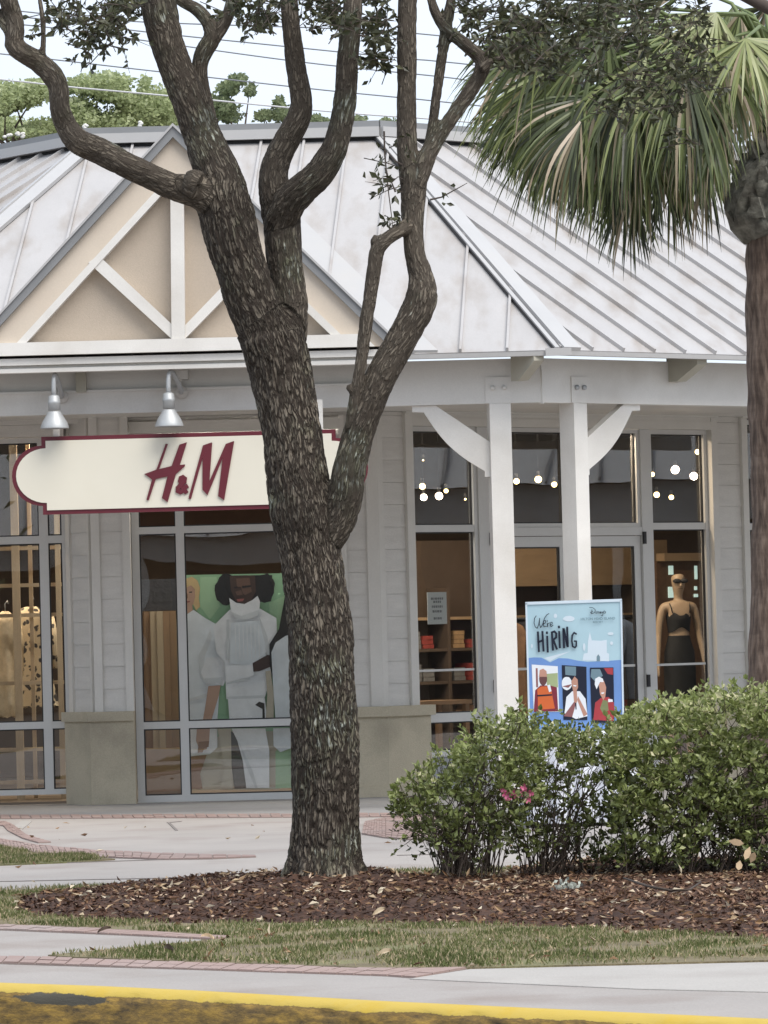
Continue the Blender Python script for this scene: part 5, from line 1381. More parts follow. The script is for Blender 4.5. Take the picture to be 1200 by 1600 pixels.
# HiRiNG
for pts in ([(203, 385), (214, 585)], [(250, 380), (262, 580)], [(206, 490), (255, 470)], [(300, 430), (306, 590)], [(297, 385), (297, 398)],
            [(348, 385), (360, 570)], [(348, 388), (375, 378), (395, 400), (392, 440), (362, 468)], [(366, 470), (400, 560)], [(425, 380), (432, 545)], [(422, 325), (423, 338)],
            [(468, 350), (475, 545)], [(472, 350), (510, 525)], [(508, 335), (515, 535)],
            [(603, 405), (580, 390), (560, 420), (557, 480), (566, 535), (590, 545), (603, 530), (603, 480), (583, 478)]): stroke(pts, 22 if len(pts) < 9 else 17)
# We're (script)
for pts in ([(185, 215), (168, 240), (163, 290), (175, 330), (195, 345), (210, 310), (222, 240), (218, 300), (232, 338), (250, 310), (272, 240), (295, 205), (318, 192)],
            [(255, 300), (280, 290), (285, 265), (268, 262), (258, 295), (268, 330), (292, 325)], [(302, 262), (298, 278)], [(300, 290), (302, 330), (306, 300), (325, 288)], [(330, 310), (352, 300), (352, 282), (338, 282), (330, 305), (340, 328), (362, 312)]): stroke(pts, 7.5)
# small script word, then two lines of tiny capitals
for pts in ([(740, 128), (775, 130), (800, 150), (795, 180), (765, 195), (750, 180), (775, 168)], [(766, 150), (764, 190)], [(806, 172), (806, 190)], [(806, 162), (807, 165)], [(826, 170), (814, 174), (824, 184), (812, 190)], [(832, 190), (834, 172), (842, 172), (846, 190)],
            [(852, 184), (864, 178), (858, 170), (850, 182), (858, 190), (868, 184)], [(872, 170), (878, 186), (888, 168)], [(888, 168), (876, 215), (862, 212)], [(896, 160), (893, 168)], [(910, 170), (898, 174), (908, 184), (896, 190)]): stroke(pts, 5.5)
tx.build('lettering', sgK, hsg)
def text_mesh(s_, fr, u, z, size, v, m_, parent, name='lettering', bold=.0):
    cu = bpy.data.curves.new(name, 'FONT'); cu.body = s_; cu.size = size; cu.align_x = 'CENTER'; cu.offset = bold
    o = bpy.data.objects.new(name + '_src', cu); COL.objects.link(o); bpy.context.view_layer.update()
    ev = o.evaluated_get(bpy.context.evaluated_depsgraph_get()); me = bpy.data.meshes.new_from_object(ev); bpy.data.objects.remove(o)
    b = MB(); b.v = [tuple(fr.w(u + x.co.x, v, z + x.co.y)) for x in me.vertices]
    for p_ in me.polygons: b.face(list(p_.vertices))
    return b.build(name, m_, parent)
u_, z_ = hp(828, 256); text_mesh('HILTON HEAD ISLAND', HF, u_, z_, .026, .016, sgG, hsg, bold=.0006)
u_, z_ = hp(828, 290); text_mesh('RESORT', HF, u_, z_, .022, .016, sgG, hsg, bold=.0004)

# ================================================================== OAK TREE
TY = TREE_Y
SEG = []       # skeleton chains: list of [(point, radius)]
def chain(pts, Y=TY, dys=None):
    out = []
    for i, (x, y, r) in enumerate(pts):
        yy = Y + (dys[i] if dys else 0)
        out.append((onY(x, y, yy), r / FPX * yy))
    SEG.append(out); return out
TS = TY / FPX
chain([(508, 1400, 76), (508, 1380, 70), (508, 1362, 64), (508, 1345, 59.5), (508, 1322, 55), (509, 1290, 53), (509, 1240, 53), (510, 1180, 54), (508, 1130, 53.5), (506, 1080, 53), (502, 1020, 51.5), (498, 960, 51), (492, 910, 50.5), (486, 870, 50), (480, 830, 51), (472, 790, 52), (466, 750, 50.5), (459, 705, 48.5), (451, 655, 48), (444, 605, 49), (433, 555, 53), (424, 525, 55)])
chain([(442, 640, 26), (436, 595, 36), (428, 556, 45), (414, 520, 45), (399, 485, 43), (386, 450, 42), (374, 410, 42), (364, 375, 44), (356, 340, 46), (349, 310, 44), (345, 280, 37), (330, 245, 34), (313, 205, 31), (292, 150, 29), (272, 100, 27.5), (257, 50, 28), (247, 0, 28), (238, -60, 26), (235, -140, 22), (240, -260, 17)], TY, [0, 0, 0, 0, -.02, -.05, -.08, -.1, -.1, -.1, -.08, -.05, 0, 0, 0, 0, 0, .1, .2, .3])
chain([(448, 640, 20), (448, 590, 28), (449, 550, 31), (452, 520, 30), (453, 480, 28), (449, 440, 28), (445, 400, 29), (441, 360, 31), (438, 325, 34)], TY, [0, 0, .02, .05, .08, .1, .1, .1, .1])
# left limb
chain([(350, 325, 38), (322, 305, 30), (300, 297, 26), (268, 290, 22), (230, 273, 21), (190, 254, 21.5), (155, 236, 22), (122, 220, 21), (104, 196, 18), (93, 168, 16.5), (92, 140, 16.5), (82, 118, 18), (60, 97, 17), (35, 82, 16.5), (22, 68, 17), (24, 45, 16), (18, 18, 15), (8, -10, 14), (-20, -70, 12), (-30, -160, 9)], TY, [-.1, -.15, -.18, -.2, -.25, -.3, -.3, -.35, -.35, -.4, -.4, -.4, -.4, -.45, -.45, -.45, -.45, -.5, -.5, -.5])
chain([(20, 60, 10), (6, 38, 9), (-12, 15, 8), (-40, -20, 7)], TY - .45)
chain([(65, 92, 6), (68, 70, 5), (67, 35, 4.5), (62, 0, 4), (60, -50, 3)], TY - .42)
# inner fork of the left stem
chain([(330, 215, 14), (325, 180, 13), (314, 130, 12.5), (312, 100, 13), (322, 75, 15), (332, 57, 15), (325, 35, 12), (308, 15, 11), (285, 2, 10), (262, -12, 9), (240, -50, 8)], TY, [.1] * 11)
chain([(334, 60, 13), (350, 38, 11), (360, 12, 11), (366, -20, 10), (380, -90, 8), (400, -180, 6)], TY + .1)
# middle stem
chain([(438, 330, 34), (430, 300, 29), (427, 272, 24), (434, 245, 22), (448, 218, 21), (464, 190, 20), (471, 165, 18), (467, 130, 17), (462, 100, 16.5), (456, 55, 15), (452, 10, 15), (448, -40, 14), (440, -130, 11), (450, -240, 8)], TY, [.1, .1, .12, .15, .15, .15, .15, .15, .15, .15, .15, .2, .2, .3])
chain([(436, 345, 30), (455, 312, 28), (478, 290, 26), (500, 268, 24), (518, 240, 22), (529, 210, 20), (536, 180, 19), (541, 140, 18), (543, 100, 18), (547, 55, 17), (551, 10, 16), (556, -40, 15), (570, -130, 12), (590, -240, 8)], TY, [.08, .0, -.05, -.08, -.1, -.1, -.1, -.1, -.1, -.1, -.1, 0, 0, 0])
# right limb
chain([(505, 850, 28), (530, 812, 27), (541, 775, 28), (546, 735, 28), (556, 690, 26), (569, 650, 25), (584, 615, 25), (601, 580, 25), (618, 548, 25), (636, 515, 25), (652, 484, 26), (659, 458, 25), (657, 430, 20), (649, 400, 17.5), (645, 365, 17), (644, 330, 19), (646, 300, 21), (646, 272, 22)], TY, [-.02, -.05, -.08, -.1, -.1, -.12, -.12, -.12, -.12, -.12, -.12, -.12, -.1, -.1, -.1, -.1, -.1, -.1])
chain([(642, 285, 18), (637, 250, 17), (636, 200, 16.5), (635, 150, 16), (636, 100, 16), (636, 50, 15.5), (637, 0, 15), (640, -60, 13), (650, -160, 10), (655, -240, 7)], TY - .1)
chain([(652, 285, 16), (662, 258, 15), (674, 232, 13.5), (692, 204, 12.5), (710, 178, 12), (728, 152, 12), (744, 128, 12), (754, 105, 13), (748, 88, 12), (730, 72, 11), (710, 56, 10), (694, 42, 9), (681, 22, 8.5), (674, 0, 8), (668, -40, 7), (650, -120, 5)], TY - .12)
chain([(670, 232, 10), (676, 195, 8.5), (682, 150, 8), (688, 105, 8), (694, 65, 10), (699, 35, 10), (704, 5, 9), (712, -50, 8), (730, -130, 6)], TY - .1)
chain([(752, 108, 9), (768, 96, 5), (790, 88, 3.5), (815, 70, 2.5)], TY - .2)
# thin side stem
chain([(548, 690, 12), (550, 655, 10), (556, 615, 10), (562, 580, 10), (567, 545, 10.5), (572, 505, 11), (578, 465, 11), (584, 425, 11.5), (588, 395, 12), (596, 380, 12), (612, 368, 11), (632, 356, 12), (645, 350, 13)], TY, [-.12, -.16, -.18, -.2, -.2, -.2, -.2, -.2, -.2, -.2, -.18, -.15, -.1])
chain([(590, 392, 9), (587, 376, 9), (589, 368, 6)], TY - .2)
chain([(550, 612, 6), (545, 606, 6), (546, 600, 5)], TY - .2)
chain([(310, 290, 24), (296, 284, 22), (288, 282, 14)], TY - .28)
# root flare
for (dx, dy, r) in ((-66, -.06, 16), (-36, -.2, 17), (8, -.24, 16), (44, -.18, 17), (67, -.02, 16)):
    p0 = onY(508 + dx * .62, 1300, TY + dy * .6); p1 = onY(508 + dx, 1392, TY + dy); SEG.append([(p0, 14 * TS), (p0.lerp(p1, .5) + (onY(508, 1340, TY + dy * .3) - onY(508 + dx, 1340, TY + dy)) * .12, 15 * TS), (p1, r * TS)])
SIDE = MB()
def dense(ch):
    pts = [Vector(c[0]) for c in ch]; rs = [c[1] for c in ch]; P, R = [], []
    for i in range(len(pts) - 1):
        p0 = pts[max(i - 1, 0)]; p1 = pts[i]; p2 = pts[i + 1]; p3 = pts[min(i + 2, len(pts) - 1)]
        n = max(1, int((p2 - p1).length / .03))
        for k_ in range(n):
            t_ = k_ / n; t2, t3 = t_ * t_, t_ ** 3
            P.append(.5 * ((2 * p1) + (p2 - p0) * t_ + (2 * p0 - 5 * p1 + 4 * p2 - p3) * t2 + (3 * p1 - p0 - 3 * p2 + p3) * t3)); R.append(rs[i] + (rs[i + 1] - rs[i]) * t_)
    P.append(pts[-1]); R.append(rs[-1]); return P, R
DCH = [dense(c) for c in SEG]
tb_ = MB()
for P, R in DCH: tb_.tube(P, R, 20)
me = bpy.data.meshes.new('t'); me.from_pydata(tb_.v, [], tb_.f); me.update()
o = bpy.data.objects.new('t', me); COL.objects.link(o)
md = o.modifiers.new('r', 'REMESH'); md.mode = 'VOXEL'; md.voxel_size = .0085; md.use_smooth_shade = True
sm_ = o.modifiers.new('s', 'SMOOTH'); sm_.iterations = 5; sm_.factor = .6
nm = bpy.data.meshes.new_from_object(o.evaluated_get(bpy.context.evaluated_depsgraph_get())); bpy.data.objects.remove(o)
nv = len(nm.vertices); co = np.empty(nv * 3, np.float32); nm.vertices.foreach_get('co', co); co = co.reshape(-1, 3).astype(np.float64)
no = np.empty(nv * 3, np.float32); nm.vertices.foreach_get('normal', no); no = no.reshape(-1, 3)
# nearest skeleton sample -> bark coordinates
SP = np.array([tuple(p) for P, R in DCH for p in P]); SR = np.array([r for P, R in DCH for r in R])
ST, SA = [], []; off = 0.0
for P, R in DCH:
    for i in range(len(P)):
        d = (P[min(i + 1, len(P) - 1)] - P[max(i - 1, 0)]).normalized(); ST.append(tuple(d))
        if i: off += (P[i] - P[i - 1]).length
        SA.append(off)
    off += 3.7
ST = np.array(ST); SA = np.array(SA)
idx = np.empty(nv, int)
for a in range(0, nv, 8000):
    D = ((co[a:a + 8000, None, :] - SP[None]) ** 2).sum(-1) - (SR ** 2)[None] ; idx[a:a + 8000] = D.argmin(1)
T_ = ST[idx]; rel = co - SP[idx]; al = SA[idx] + (rel * T_).sum(1)
ref = np.array([0, -1.0, 0]); q1_ = ref - T_ * (T_ @ ref)[:, None]; q1_ = unit(q1_); q2_ = np.cross(T_, q1_)
th = np.arctan2((rel * q2_).sum(1), (rel * q1_).sum(1)); arc = th * SR[idx]
# coarse bark relief by summed value noise on (arc, along)
def vnoise(x, y, seed):
    r_ = np.random.default_rng(seed).random((256, 256)); xi = np.floor(x).astype(int); yi = np.floor(y).astype(int); fx = x - xi; fy = y - yi
    fx = fx * fx * (3 - 2 * fx); fy = fy * fy * (3 - 2 * fy); g_ = lambda i, j: r_[i % 256, j % 256]
    return (g_(xi, yi) * (1 - fx) + g_(xi + 1, yi) * fx) * (1 - fy) + (g_(xi, yi + 1) * (1 - fx) + g_(xi + 1, yi + 1) * fx) * fy
wx = arc + .02 * (vnoise(arc * 12, al * 8, 1) - .5); wy = al + .03 * (vnoise(arc * 10, al * 6, 2) - .5)
ridge_ = 1 - np.abs(vnoise(wx * 42, wy * 11, 3) * 2 - 1); ridge2 = 1 - np.abs(vnoise(wx * 60, wy * 22, 4) * 2 - 1)
lump = vnoise(arc * 6, al * 4, 5) - .5
amp = np.clip(SR[idx] / .2, .3, 1)
disp = (lump * .022 - (ridge_ ** 3) * .016 - (ridge2 ** 4) * .006) * amp
co2 = co + no * disp[:, None]
tree = thing('oak_tree', 'gnarled oak with rough furrowed bark forking into several limbs before the shop', 'tree', Vector((TREE_P.x, TY, .05)))
loc = np.array([TREE_P.x, TY, .05]); nm.vertices.foreach_set('co', (co2 - loc).astype(np.float32).ravel())
for an, arr in (('thick', amp), ('arc', wx), ('along', wy), ('furrow', ridge_ ** 3)):
    at_ = nm.attributes.new(an, 'FLOAT', 'POINT'); at_.data.foreach_set('value', arr.astype(np.float32))
nm.update()
def barkmat():
    M = bpy.data.materials.new('oak_bark'); M.use_nodes = True; t = M.node_tree; b = t.nodes['Principled BSDF']; K = t.links.new
    A = t.nodes.new('ShaderNodeAttribute'); A.attribute_name = 'arc'; B = t.nodes.new('ShaderNodeAttribute'); B.attribute_name = 'along'; Fu = t.nodes.new('ShaderNodeAttribute'); Fu.attribute_name = 'furrow'
    cx = t.nodes.new('ShaderNodeCombineXYZ'); K(A.outputs['Fac'], cx.inputs['X']); K(B.outputs['Fac'], cx.inputs['Y'])
    mp_n = t.nodes.new('ShaderNodeMapping'); mp_n.inputs['Scale'].default_value = (56, 11.5, 1); K(cx.outputs[0], mp_n.inputs['Vector'])
    nw = t.nodes.new('ShaderNodeTexNoise'); nw.inputs['Scale'].default_value = .8; nw.inputs['Detail'].default_value = 4; K(mp_n.outputs[0], nw.inputs['Vector'])
    mxv = t.nodes.new('ShaderNodeMix'); mxv.data_type = 'VECTOR'; mxv.inputs['Factor'].default_value = .35; K(mp_n.outputs[0], mxv.inputs['A']); 
    ad = t.nodes.new('ShaderNodeVectorMath'); ad.operation = 'MULTIPLY_ADD'; ad.inputs[1].default_value = (2.6, 2.4, 0); K(nw.outputs['Color'], ad.inputs[0]); K(mp_n.outputs[0], ad.inputs[2])
    vo = t.nodes.new('ShaderNodeTexVoronoi'); vo.feature = 'DISTANCE_TO_EDGE'; vo.inputs['Scale'].default_value = 1.0; K(ad.outputs[0], vo.inputs['Vector'])
    mr_ = t.nodes.new('ShaderNodeMapRange'); mr_.inputs['From Max'].default_value = .25; mr_.interpolation_type = 'SMOOTHSTEP'; K(vo.outputs['Distance'], mr_.inputs['Value'])
    n2 = t.nodes.new('ShaderNodeTexNoise'); n2.inputs['Scale'].default_value = 2.6; n2.inputs['Detail'].default_value = 8; n2.inputs['Roughness'].default_value = .7; K(mp_n.outputs[0], n2.inputs['Vector'])
    geo = t.nodes.new('ShaderNodeNewGeometry'); n3 = t.nodes.new('ShaderNodeTexNoise'); n3.inputs['Scale'].default_value = 3.2; n3.inputs['Detail'].default_value = 5; K(geo.outputs['Position'], n3.inputs['Vector'])
    # plates: grey brown; furrow floor: dark red-brown bark
    pl = t.nodes.new('ShaderNodeValToRGB'); e = pl.color_ramp.elements; e[0].position = .3; e[0].color = (.095, .077, .061, 1); e[1].position = .76; e[1].color = (.30, .27, .22, 1); x = e.new(.52); x.color = (.175, .148, .115, 1); K(n2.outputs['Fac'], pl.inputs['Fac'])
    lichen = t.nodes.new('ShaderNodeValToRGB'); lichen.color_ramp.elements[0].position = .52; lichen.color_ramp.elements[1].position = .66; lichen.color_ramp.elements[1].color = (.38, .38, .38, 1); K(n3.outputs['Fac'], lichen.inputs['Fac'])
    m1 = t.nodes.new('ShaderNodeMix'); m1.data_type = 'RGBA'; m1.inputs['B'].default_value = (.15, .18, .10, 1); K(lichen.outputs['Color'], m1.inputs['Factor']); K(pl.outputs['Color'], m1.inputs['A'])
    # pale lichen flecks
    n5 = t.nodes.new('ShaderNodeTexNoise'); n5.inputs['Scale'].default_value = 1.1; n5.inputs['Detail'].default_value = 3; K(mp_n.outputs[0], n5.inputs['Vector'])
    n6 = t.nodes.new('ShaderNodeMath'); n6.operation = 'MULTIPLY'; K(n5.outputs['Fac'], n6.inputs[0]); K(n3.outputs['Fac'], n6.inputs[1])
    fl = t.nodes.new('ShaderNodeValToRGB'); fl.color_ramp.elements[0].position = .345; fl.color_ramp.elements[1].position = .40; K(n6.outputs[0], fl.inputs['Fac'])
    m3 = t.nodes.new('ShaderNodeMix'); m3.data_type = 'RGBA'; m3.inputs['B'].default_value = (.42, .44, .38, 1); K(fl.outputs['Color'], m3.inputs['Factor']); K(m1.outputs['Result'], m3.inputs['A'])
    # broad tonal drift and, on the thinner limbs, smoother bark
    n7 = t.nodes.new('ShaderNodeTexNoise'); n7.inputs['Scale'].default_value = 1.7; n7.inputs['Detail'].default_value = 5; K(geo.outputs['Position'], n7.inputs['Vector'])
    r7 = t.nodes.new('ShaderNodeMapRange'); r7.inputs['From Min'].default_value = .32; r7.inputs['From Max'].default_value = .68; r7.inputs['To Min'].default_value = .62; r7.inputs['To Max'].default_value = 1.28; K(n7.outputs['Fac'], r7.inputs['Value'])
    sc7 = t.nodes.new('ShaderNodeVectorMath'); sc7.operation = 'SCALE'; K(m3.outputs['Result'], sc7.inputs[0]); K(r7.outputs['Result'], sc7.inputs['Scale'])
    TH = t.nodes.new('ShaderNodeAttribute'); TH.attribute_name = 'thick'
    th1 = t.nodes.new('ShaderNodeMapRange'); th1.inputs['From Min'].default_value = .3; th1.inputs['From Max'].default_value = .85; th1.inputs['To Min'].default_value = .40; th1.inputs['To Max'].default_value = .06; K(TH.outputs['Fac'], th1.inputs['Value'])
    mxm = t.nodes.new('ShaderNodeMath'); mxm.operation = 'MAXIMUM'; K(mr_.outputs['Result'], mxm.inputs[0]); K(th1.outputs['Result'], mxm.inputs[1]); mr_ = mxm; mr_out = mxm.outputs[0]
    m2 = t.nodes.new('ShaderNodeMix'); m2.data_type = 'RGBA'; m2.inputs['A'].default_value = (.030, .022, .017, 1); K(mr_out, m2.inputs['Factor']); K(sc7.outputs['Vector'], m2.inputs['B'])
    K(m2.outputs['Result'], b.inputs['Base Color']); b.inputs['Roughness'].default_value = .85; b.inputs['Specular IOR Level'].default_value = .25
    hs = t.nodes.new('ShaderNodeMath'); hs.operation = 'MULTIPLY_ADD'; hs.inputs[1].default_value = .3; K(n2.outputs['Fac'], hs.inputs[0]); K(mr_out, hs.inputs[2])
    bp = t.nodes.new('ShaderNodeBump'); bp.inputs['Strength'].default_value = 1.0; bp.inputs['Distance'].default_value = .014; K(hs.outputs[0], bp.inputs['Height']); K(bp.outputs['Normal'], b.inputs['Normal'])
    return M
bark = barkmat()
nm.materials.clear(); nm.materials.append(bark); nm.name = 'trunk'
ob = bpy.data.objects.new('trunk', nm); link(ob, tree, Vector((TREE_P.x, TY, .05)))

# ---- leaves: twigs carrying alternate leaves, in clusters measured off the photo
oakl = leafmat('oak_leaves', [(0, (.028, .030, .014)), (.4, (.055, .060, .028)), (.75, (.10, .105, .05)), (1, (.22, .21, .12))], .4, .3, .5)
twigm = mat('twig_bark', (.075, .058, .048), .85, .2, 20)
def cluster(cx, cy, rx, ry, nt, Y, spread=.35, down=0.0, tw=None, LL=(.045, .078)):
    """nt twigs within an ellipse of photo pixels at depth Y"""
    C, A = [], []
    for _k in range(nt):
        a = random.uniform(0, 2 * math.pi); r = math.sqrt(random.random()); 
        p = onY(cx + rx * r * math.cos(a), cy + ry * r * math.sin(a), Y + random.gauss(0, spread))
        d = Vector((random.gauss(0, 1), random.gauss(0, .8), random.gauss(-down, .7))).normalized(); L_ = random.uniform(.10, .26)
        if tw is not None: tw.tube([p - d * L_ * .6, p + d * L_ * .1, p + d * L_ * .6 + Vector((0, 0, -.02))], [.0035, .003, .0015], 4, False)
        for j in range(random.randint(6, 11)):
            t_ = random.uniform(-.6, .6); s_ = Vector((random.gauss(0, 1), random.gauss(0, 1), random.gauss(-.1, .8)))
            ax = (d * random.uniform(.3, 1.1) + s_ * .8).normalized(); C.append(tuple(p + d * L_ * t_)); A.append(tuple(ax))
    return C, A
Cs, As = [], []; tw = MB()
for args in ((130, 18, 62, 26, 30, TY - .5), (185, 40, 24, 40, 20, TY - .4), (150, 62, 30, 22, 10, TY - .5), (132, 88, 22, 18, 3, TY - .5), (90, 30, 16, 34, 5, TY - .4), (55, 42, 8, 22, 2, TY - .4),
             (205, 10, 20, 14, 9, TY - .2), (400, 14, 34, 30, 24, TY), (350, 12, 26, 14, 7, TY), (425, 35, 12, 20, 6, TY), (500, 18, 36, 24, 28, TY + .1), (525, 40, 12, 14, 6, TY),
             (580, 22, 24, 30, 16, TY), (592, 66, 22, 30, 16, TY), (570, 98, 16, 14, 7, TY - .1), (602, 95, 14, 12, 4, TY), (735, 20, 34, 26, 18, TY), (770, 60, 22, 40, 16, TY - .2),
             (840, 16, 80, 26, 34, TY + .3), (825, 58, 50, 34, 20, TY + .2), (930, 30, 100, 36, 36, TY + .3), (1000, 76, 80, 46, 28, TY + .2), (900, 100, 50, 30, 10, TY + .2), (1020, 16, 80, 20, 22, TY + .3), (1080, 60, 40, 50, 12, TY + .2),
             (1100, 120, 40, 30, 14, TY + .3), (1010, 140, 60, 30, 26, TY + .2), (960, 175, 30, 16, 8, TY + .2), (830, 95, 50, 14, 24, TY + .1), (1060, 200, 30, 26, 6, TY + .2),
             (612, 290, 16, 26, 3, TY - .1), (600, 262, 8, 20, 2, TY - .1), (612, 345, 10, 10, 2, TY - .1), (628, 240, 14, 20, 2, TY)):
    c_, a_ = cluster(*args, tw=tw); Cs += c_; As += a_
def add_leaves(name, Cs, As, mt, parent, L0, L1, wr=(.20, .30), seedm=.45, kind=None, droop=0):
    C = np.array(Cs); A = unit(np.array(As)); n = len(C); S = sides(A); Ln = rng.uniform(L0, L1, n)
    P4, T = leaves(C, A, S, Ln, Ln * rng.uniform(wr[0], wr[1], n), .3)
    r = np.clip(rng.normal(seedm, .22, n), 0, 1)
    return np_mesh(name, P4, T, mt, parent, attrs={'rnd': np.repeat(r, 2)}, kind=kind)
add_leaves('crown', Cs, As, oakl, tree, .042, .075, kind='stuff')
# hanging twig sprays at the fork of the right limb
for pts in ([(600, 205), (601, 240), (604, 270), (607, 300), (612, 340), (614, 362)], [(634, 260), (618, 252), (606, 238), (590, 228)], [(672, 312), (690, 308), (712, 296), (730, 286)], [(636, 352), (622, 345), (610, 350)], [(618, 300), (612, 285), (622, 276), (634, 282)], [(200, 78), (165, 70), (140, 60)], [(100, 40), (125, 60), (135, 80)], [(745, 95), (780, 60), (800, 30)], [(64, 90), (66, 40), (60, 0)], [(560, 55), (590, 60), (604, 40), (606, 0)], [(560, 102), (580, 96), (604, 88)]):
    P_ = [onY(x, y, TY - .15) for x, y in pts]; tw.tube(P_, [.006 - .004 * i / (len(P_) - 1) for i in range(len(P_))], 5, False)
tw.build('twig', twigm, tree, kind='stuff')
Cs, As = [], []
for (x, y) in ((592, 232), (596, 250), (590, 262), (603, 262), (612, 272), (598, 290), (618, 305), (610, 345), (622, 352), (636, 340), (690, 300), (697, 318), (712, 290), (598, 276), (625, 262), (614, 330)):
    p = onY(x, y, TY - .15)
    for j in range(2): Cs.append(tuple(p)); As.append((random.gauss(0, .8), random.gauss(0, .5), random.gauss(-.4, .6)))
add_leaves('leaf_spray', Cs, As, oakl, tree, .045, .07, kind='stuff')
# crown above the frame (casts the shade over the trunk)
Cs, As = [], []
for k_ in range(46):
    a = random.uniform(0, 6.28); r = random.uniform(.3, 3.0); cxx = TREE_P.x + r * math.cos(a); cyy = TY + r * .9 * math.sin(a); cz = random.uniform(6.1, 8.6) - r * .15
    n_ = 90
    for j in range(n_):
        p = Vector((cxx + random.gauss(0, .42), cyy + random.gauss(0, .42), max(5.9, cz + random.gauss(0, .28)))); Cs.append(tuple(p)); As.append((random.gauss(0, 1), random.gauss(0, 1), random.gauss(-.1, .6)))
add_leaves('crown', Cs, As, oakl, tree, .06, .10, kind='stuff')
lb = MB(); lb.smooth = True
for k_ in range(10):
    a = k_ * .63; s0 = onY([240, 452, 556, 640, 712, 380, 668, -20, 247, 440][k_], -120, TY + .1); e_ = Vector((TREE_P.x + 2.4 * math.cos(a), TY + 2.2 * math.sin(a), random.uniform(7, 8.2)))
    mid_ = s0.lerp(e_, .5) + Vector((0, 0, .3)); lb.tube([s0, mid_, e_], [.05, .035, .01], 8, False)
lb.build('limb', twigm, tree)

# ================================================================== PALM
PY = 33.0
pb = onY(1213, 1340, PY); ptop = onY(1206, 60, PY)
palm = thing('palm_tree', 'sabal palm with brown trunk and drooping fan fronds at the right edge', 'tree', Vector((pb.x, PY, 0)))
def palmbark():
    M = bpy.data.materials.new('palm_bark'); M.use_nodes = True; t = M.node_tree; b = t.nodes['Principled BSDF']; K = t.links.new
    geo = t.nodes.new('ShaderNodeNewGeometry'); m_ = t.nodes.new('ShaderNodeMapping'); m_.inputs['Scale'].default_value = (34, 34, 7); K(geo.outputs['Position'], m_.inputs['Vector'])
    n1 = t.nodes.new('ShaderNodeTexNoise'); n1.inputs['Scale'].default_value = 1; n1.inputs['Detail'].default_value = 8; K(m_.outputs[0], n1.inputs['Vector'])
    m2_ = t.nodes.new('ShaderNodeMapping'); m2_.inputs['Scale'].default_value = (3, 3, 26); K(geo.outputs['Position'], m2_.inputs['Vector'])
    n2 = t.nodes.new('ShaderNodeTexNoise'); n2.inputs['Scale'].default_value = 1; n2.inputs['Detail'].default_value = 5; K(m2_.outputs[0], n2.inputs['Vector'])
    r = t.nodes.new('ShaderNodeValToRGB'); e = r.color_ramp.elements; e[0].position = .35; e[0].color = (.055, .036, .027, 1); e[1].position = .68; e[1].color = (.21, .155, .12, 1); x = e.new(.5); x.color = (.115, .08, .06, 1)
    mm_ = t.nodes.new('ShaderNodeMath'); mm_.operation = 'MULTIPLY_ADD'; mm_.inputs[1].default_value = .16; K(n2.outputs['Fac'], mm_.inputs[0]); 
    m3_ = t.nodes.new('ShaderNodeMath'); m3_.operation = 'MULTIPLY'; m3_.inputs[1].default_value = .86; K(n1.outputs['Fac'], m3_.inputs[0]); K(m3_.outputs[0], mm_.inputs[2])
    K(mm_.outputs[0], r.inputs['Fac']); K(r.outputs['Color'], b.inputs['Base Color']); b.inputs['Roughness'].default_value = .9
    bp = t.nodes.new('ShaderNodeBump'); bp.inputs['Strength'].default_value = 1; bp.inputs['Distance'].default_value = .02; K(mm_.outputs[0], bp.inputs['Height']); K(bp.outputs['Normal'], b.inputs['Normal'])
    return M
pbark = palmbark()
def lumpy(b, P, R, n, amp, fr_):
    b0 = len(b.v); b.tube(P, R, n)
    for i in range(b0, len(b.v)):
        v = Vector(b.v[i]); c = P[min((i - b0) // n, len(P) - 1)]; d = (v - c); d.z = 0
        if d.length > 1e-4: b.v[i] = tuple(v + d.normalized() * noise.noise(v * fr_) * amp)
b = MB(); b.smooth = True; n_ = 120; P_, R_ = [], []
for i in range(n_ + 1):
    t_ = i / n_; y = 1345 + (340 - 1345) * t_; P_.append(onY(1213.5 + 2 * math.sin(t_ * 5) - 2 * (1 - t_), y, PY)); R_.append((43 + 3 * math.sin(t_ * 9) + (9 * (1 - t_) ** 6)) / FPX * PY)
lumpy(b, P_, R_, 28, .018, 5); b.build('trunk', pbark, palm)
# swollen boot collar, grey and craggy
bootm = mat('boot_bark', (.15, .145, .12), .9, .6, 14, bump=1.0, bscale=26, dirt=(.06, .05, .04), dirt_scale=9, dirt_amt=.9)
b = MB(); b.smooth = True
P_ = [onY(x, y, PY) for x, y in ((1213, 364), (1210, 358), (1206, 345), (1204, 325), (1206, 305), (1210, 285), (1216, 268), (1222, 250), (1228, 225), (1226, 190), (1220, 150), (1214, 100))]
R_ = [r / FPX * PY for r in (44, 60, 68, 72, 71, 66, 60, 52, 45, 40, 36, 30)]
PP, RR = dense(list(zip(P_, R_))); PP2 = []
lumpy(b, PP, RR, 60, .06, 4.5)
for i, v in enumerate(b.v):
    w = Vector(v); d = w - Vector((P_[4].x, PY, w.z)); 
    if d.length > 1e-3: b.v[i] = tuple(w + d.normalized() * (abs(noise.noise(w * 12)) * -.10 + noise.noise(w * 28) * .03))
b.build('boot_collar', bootm, palm)
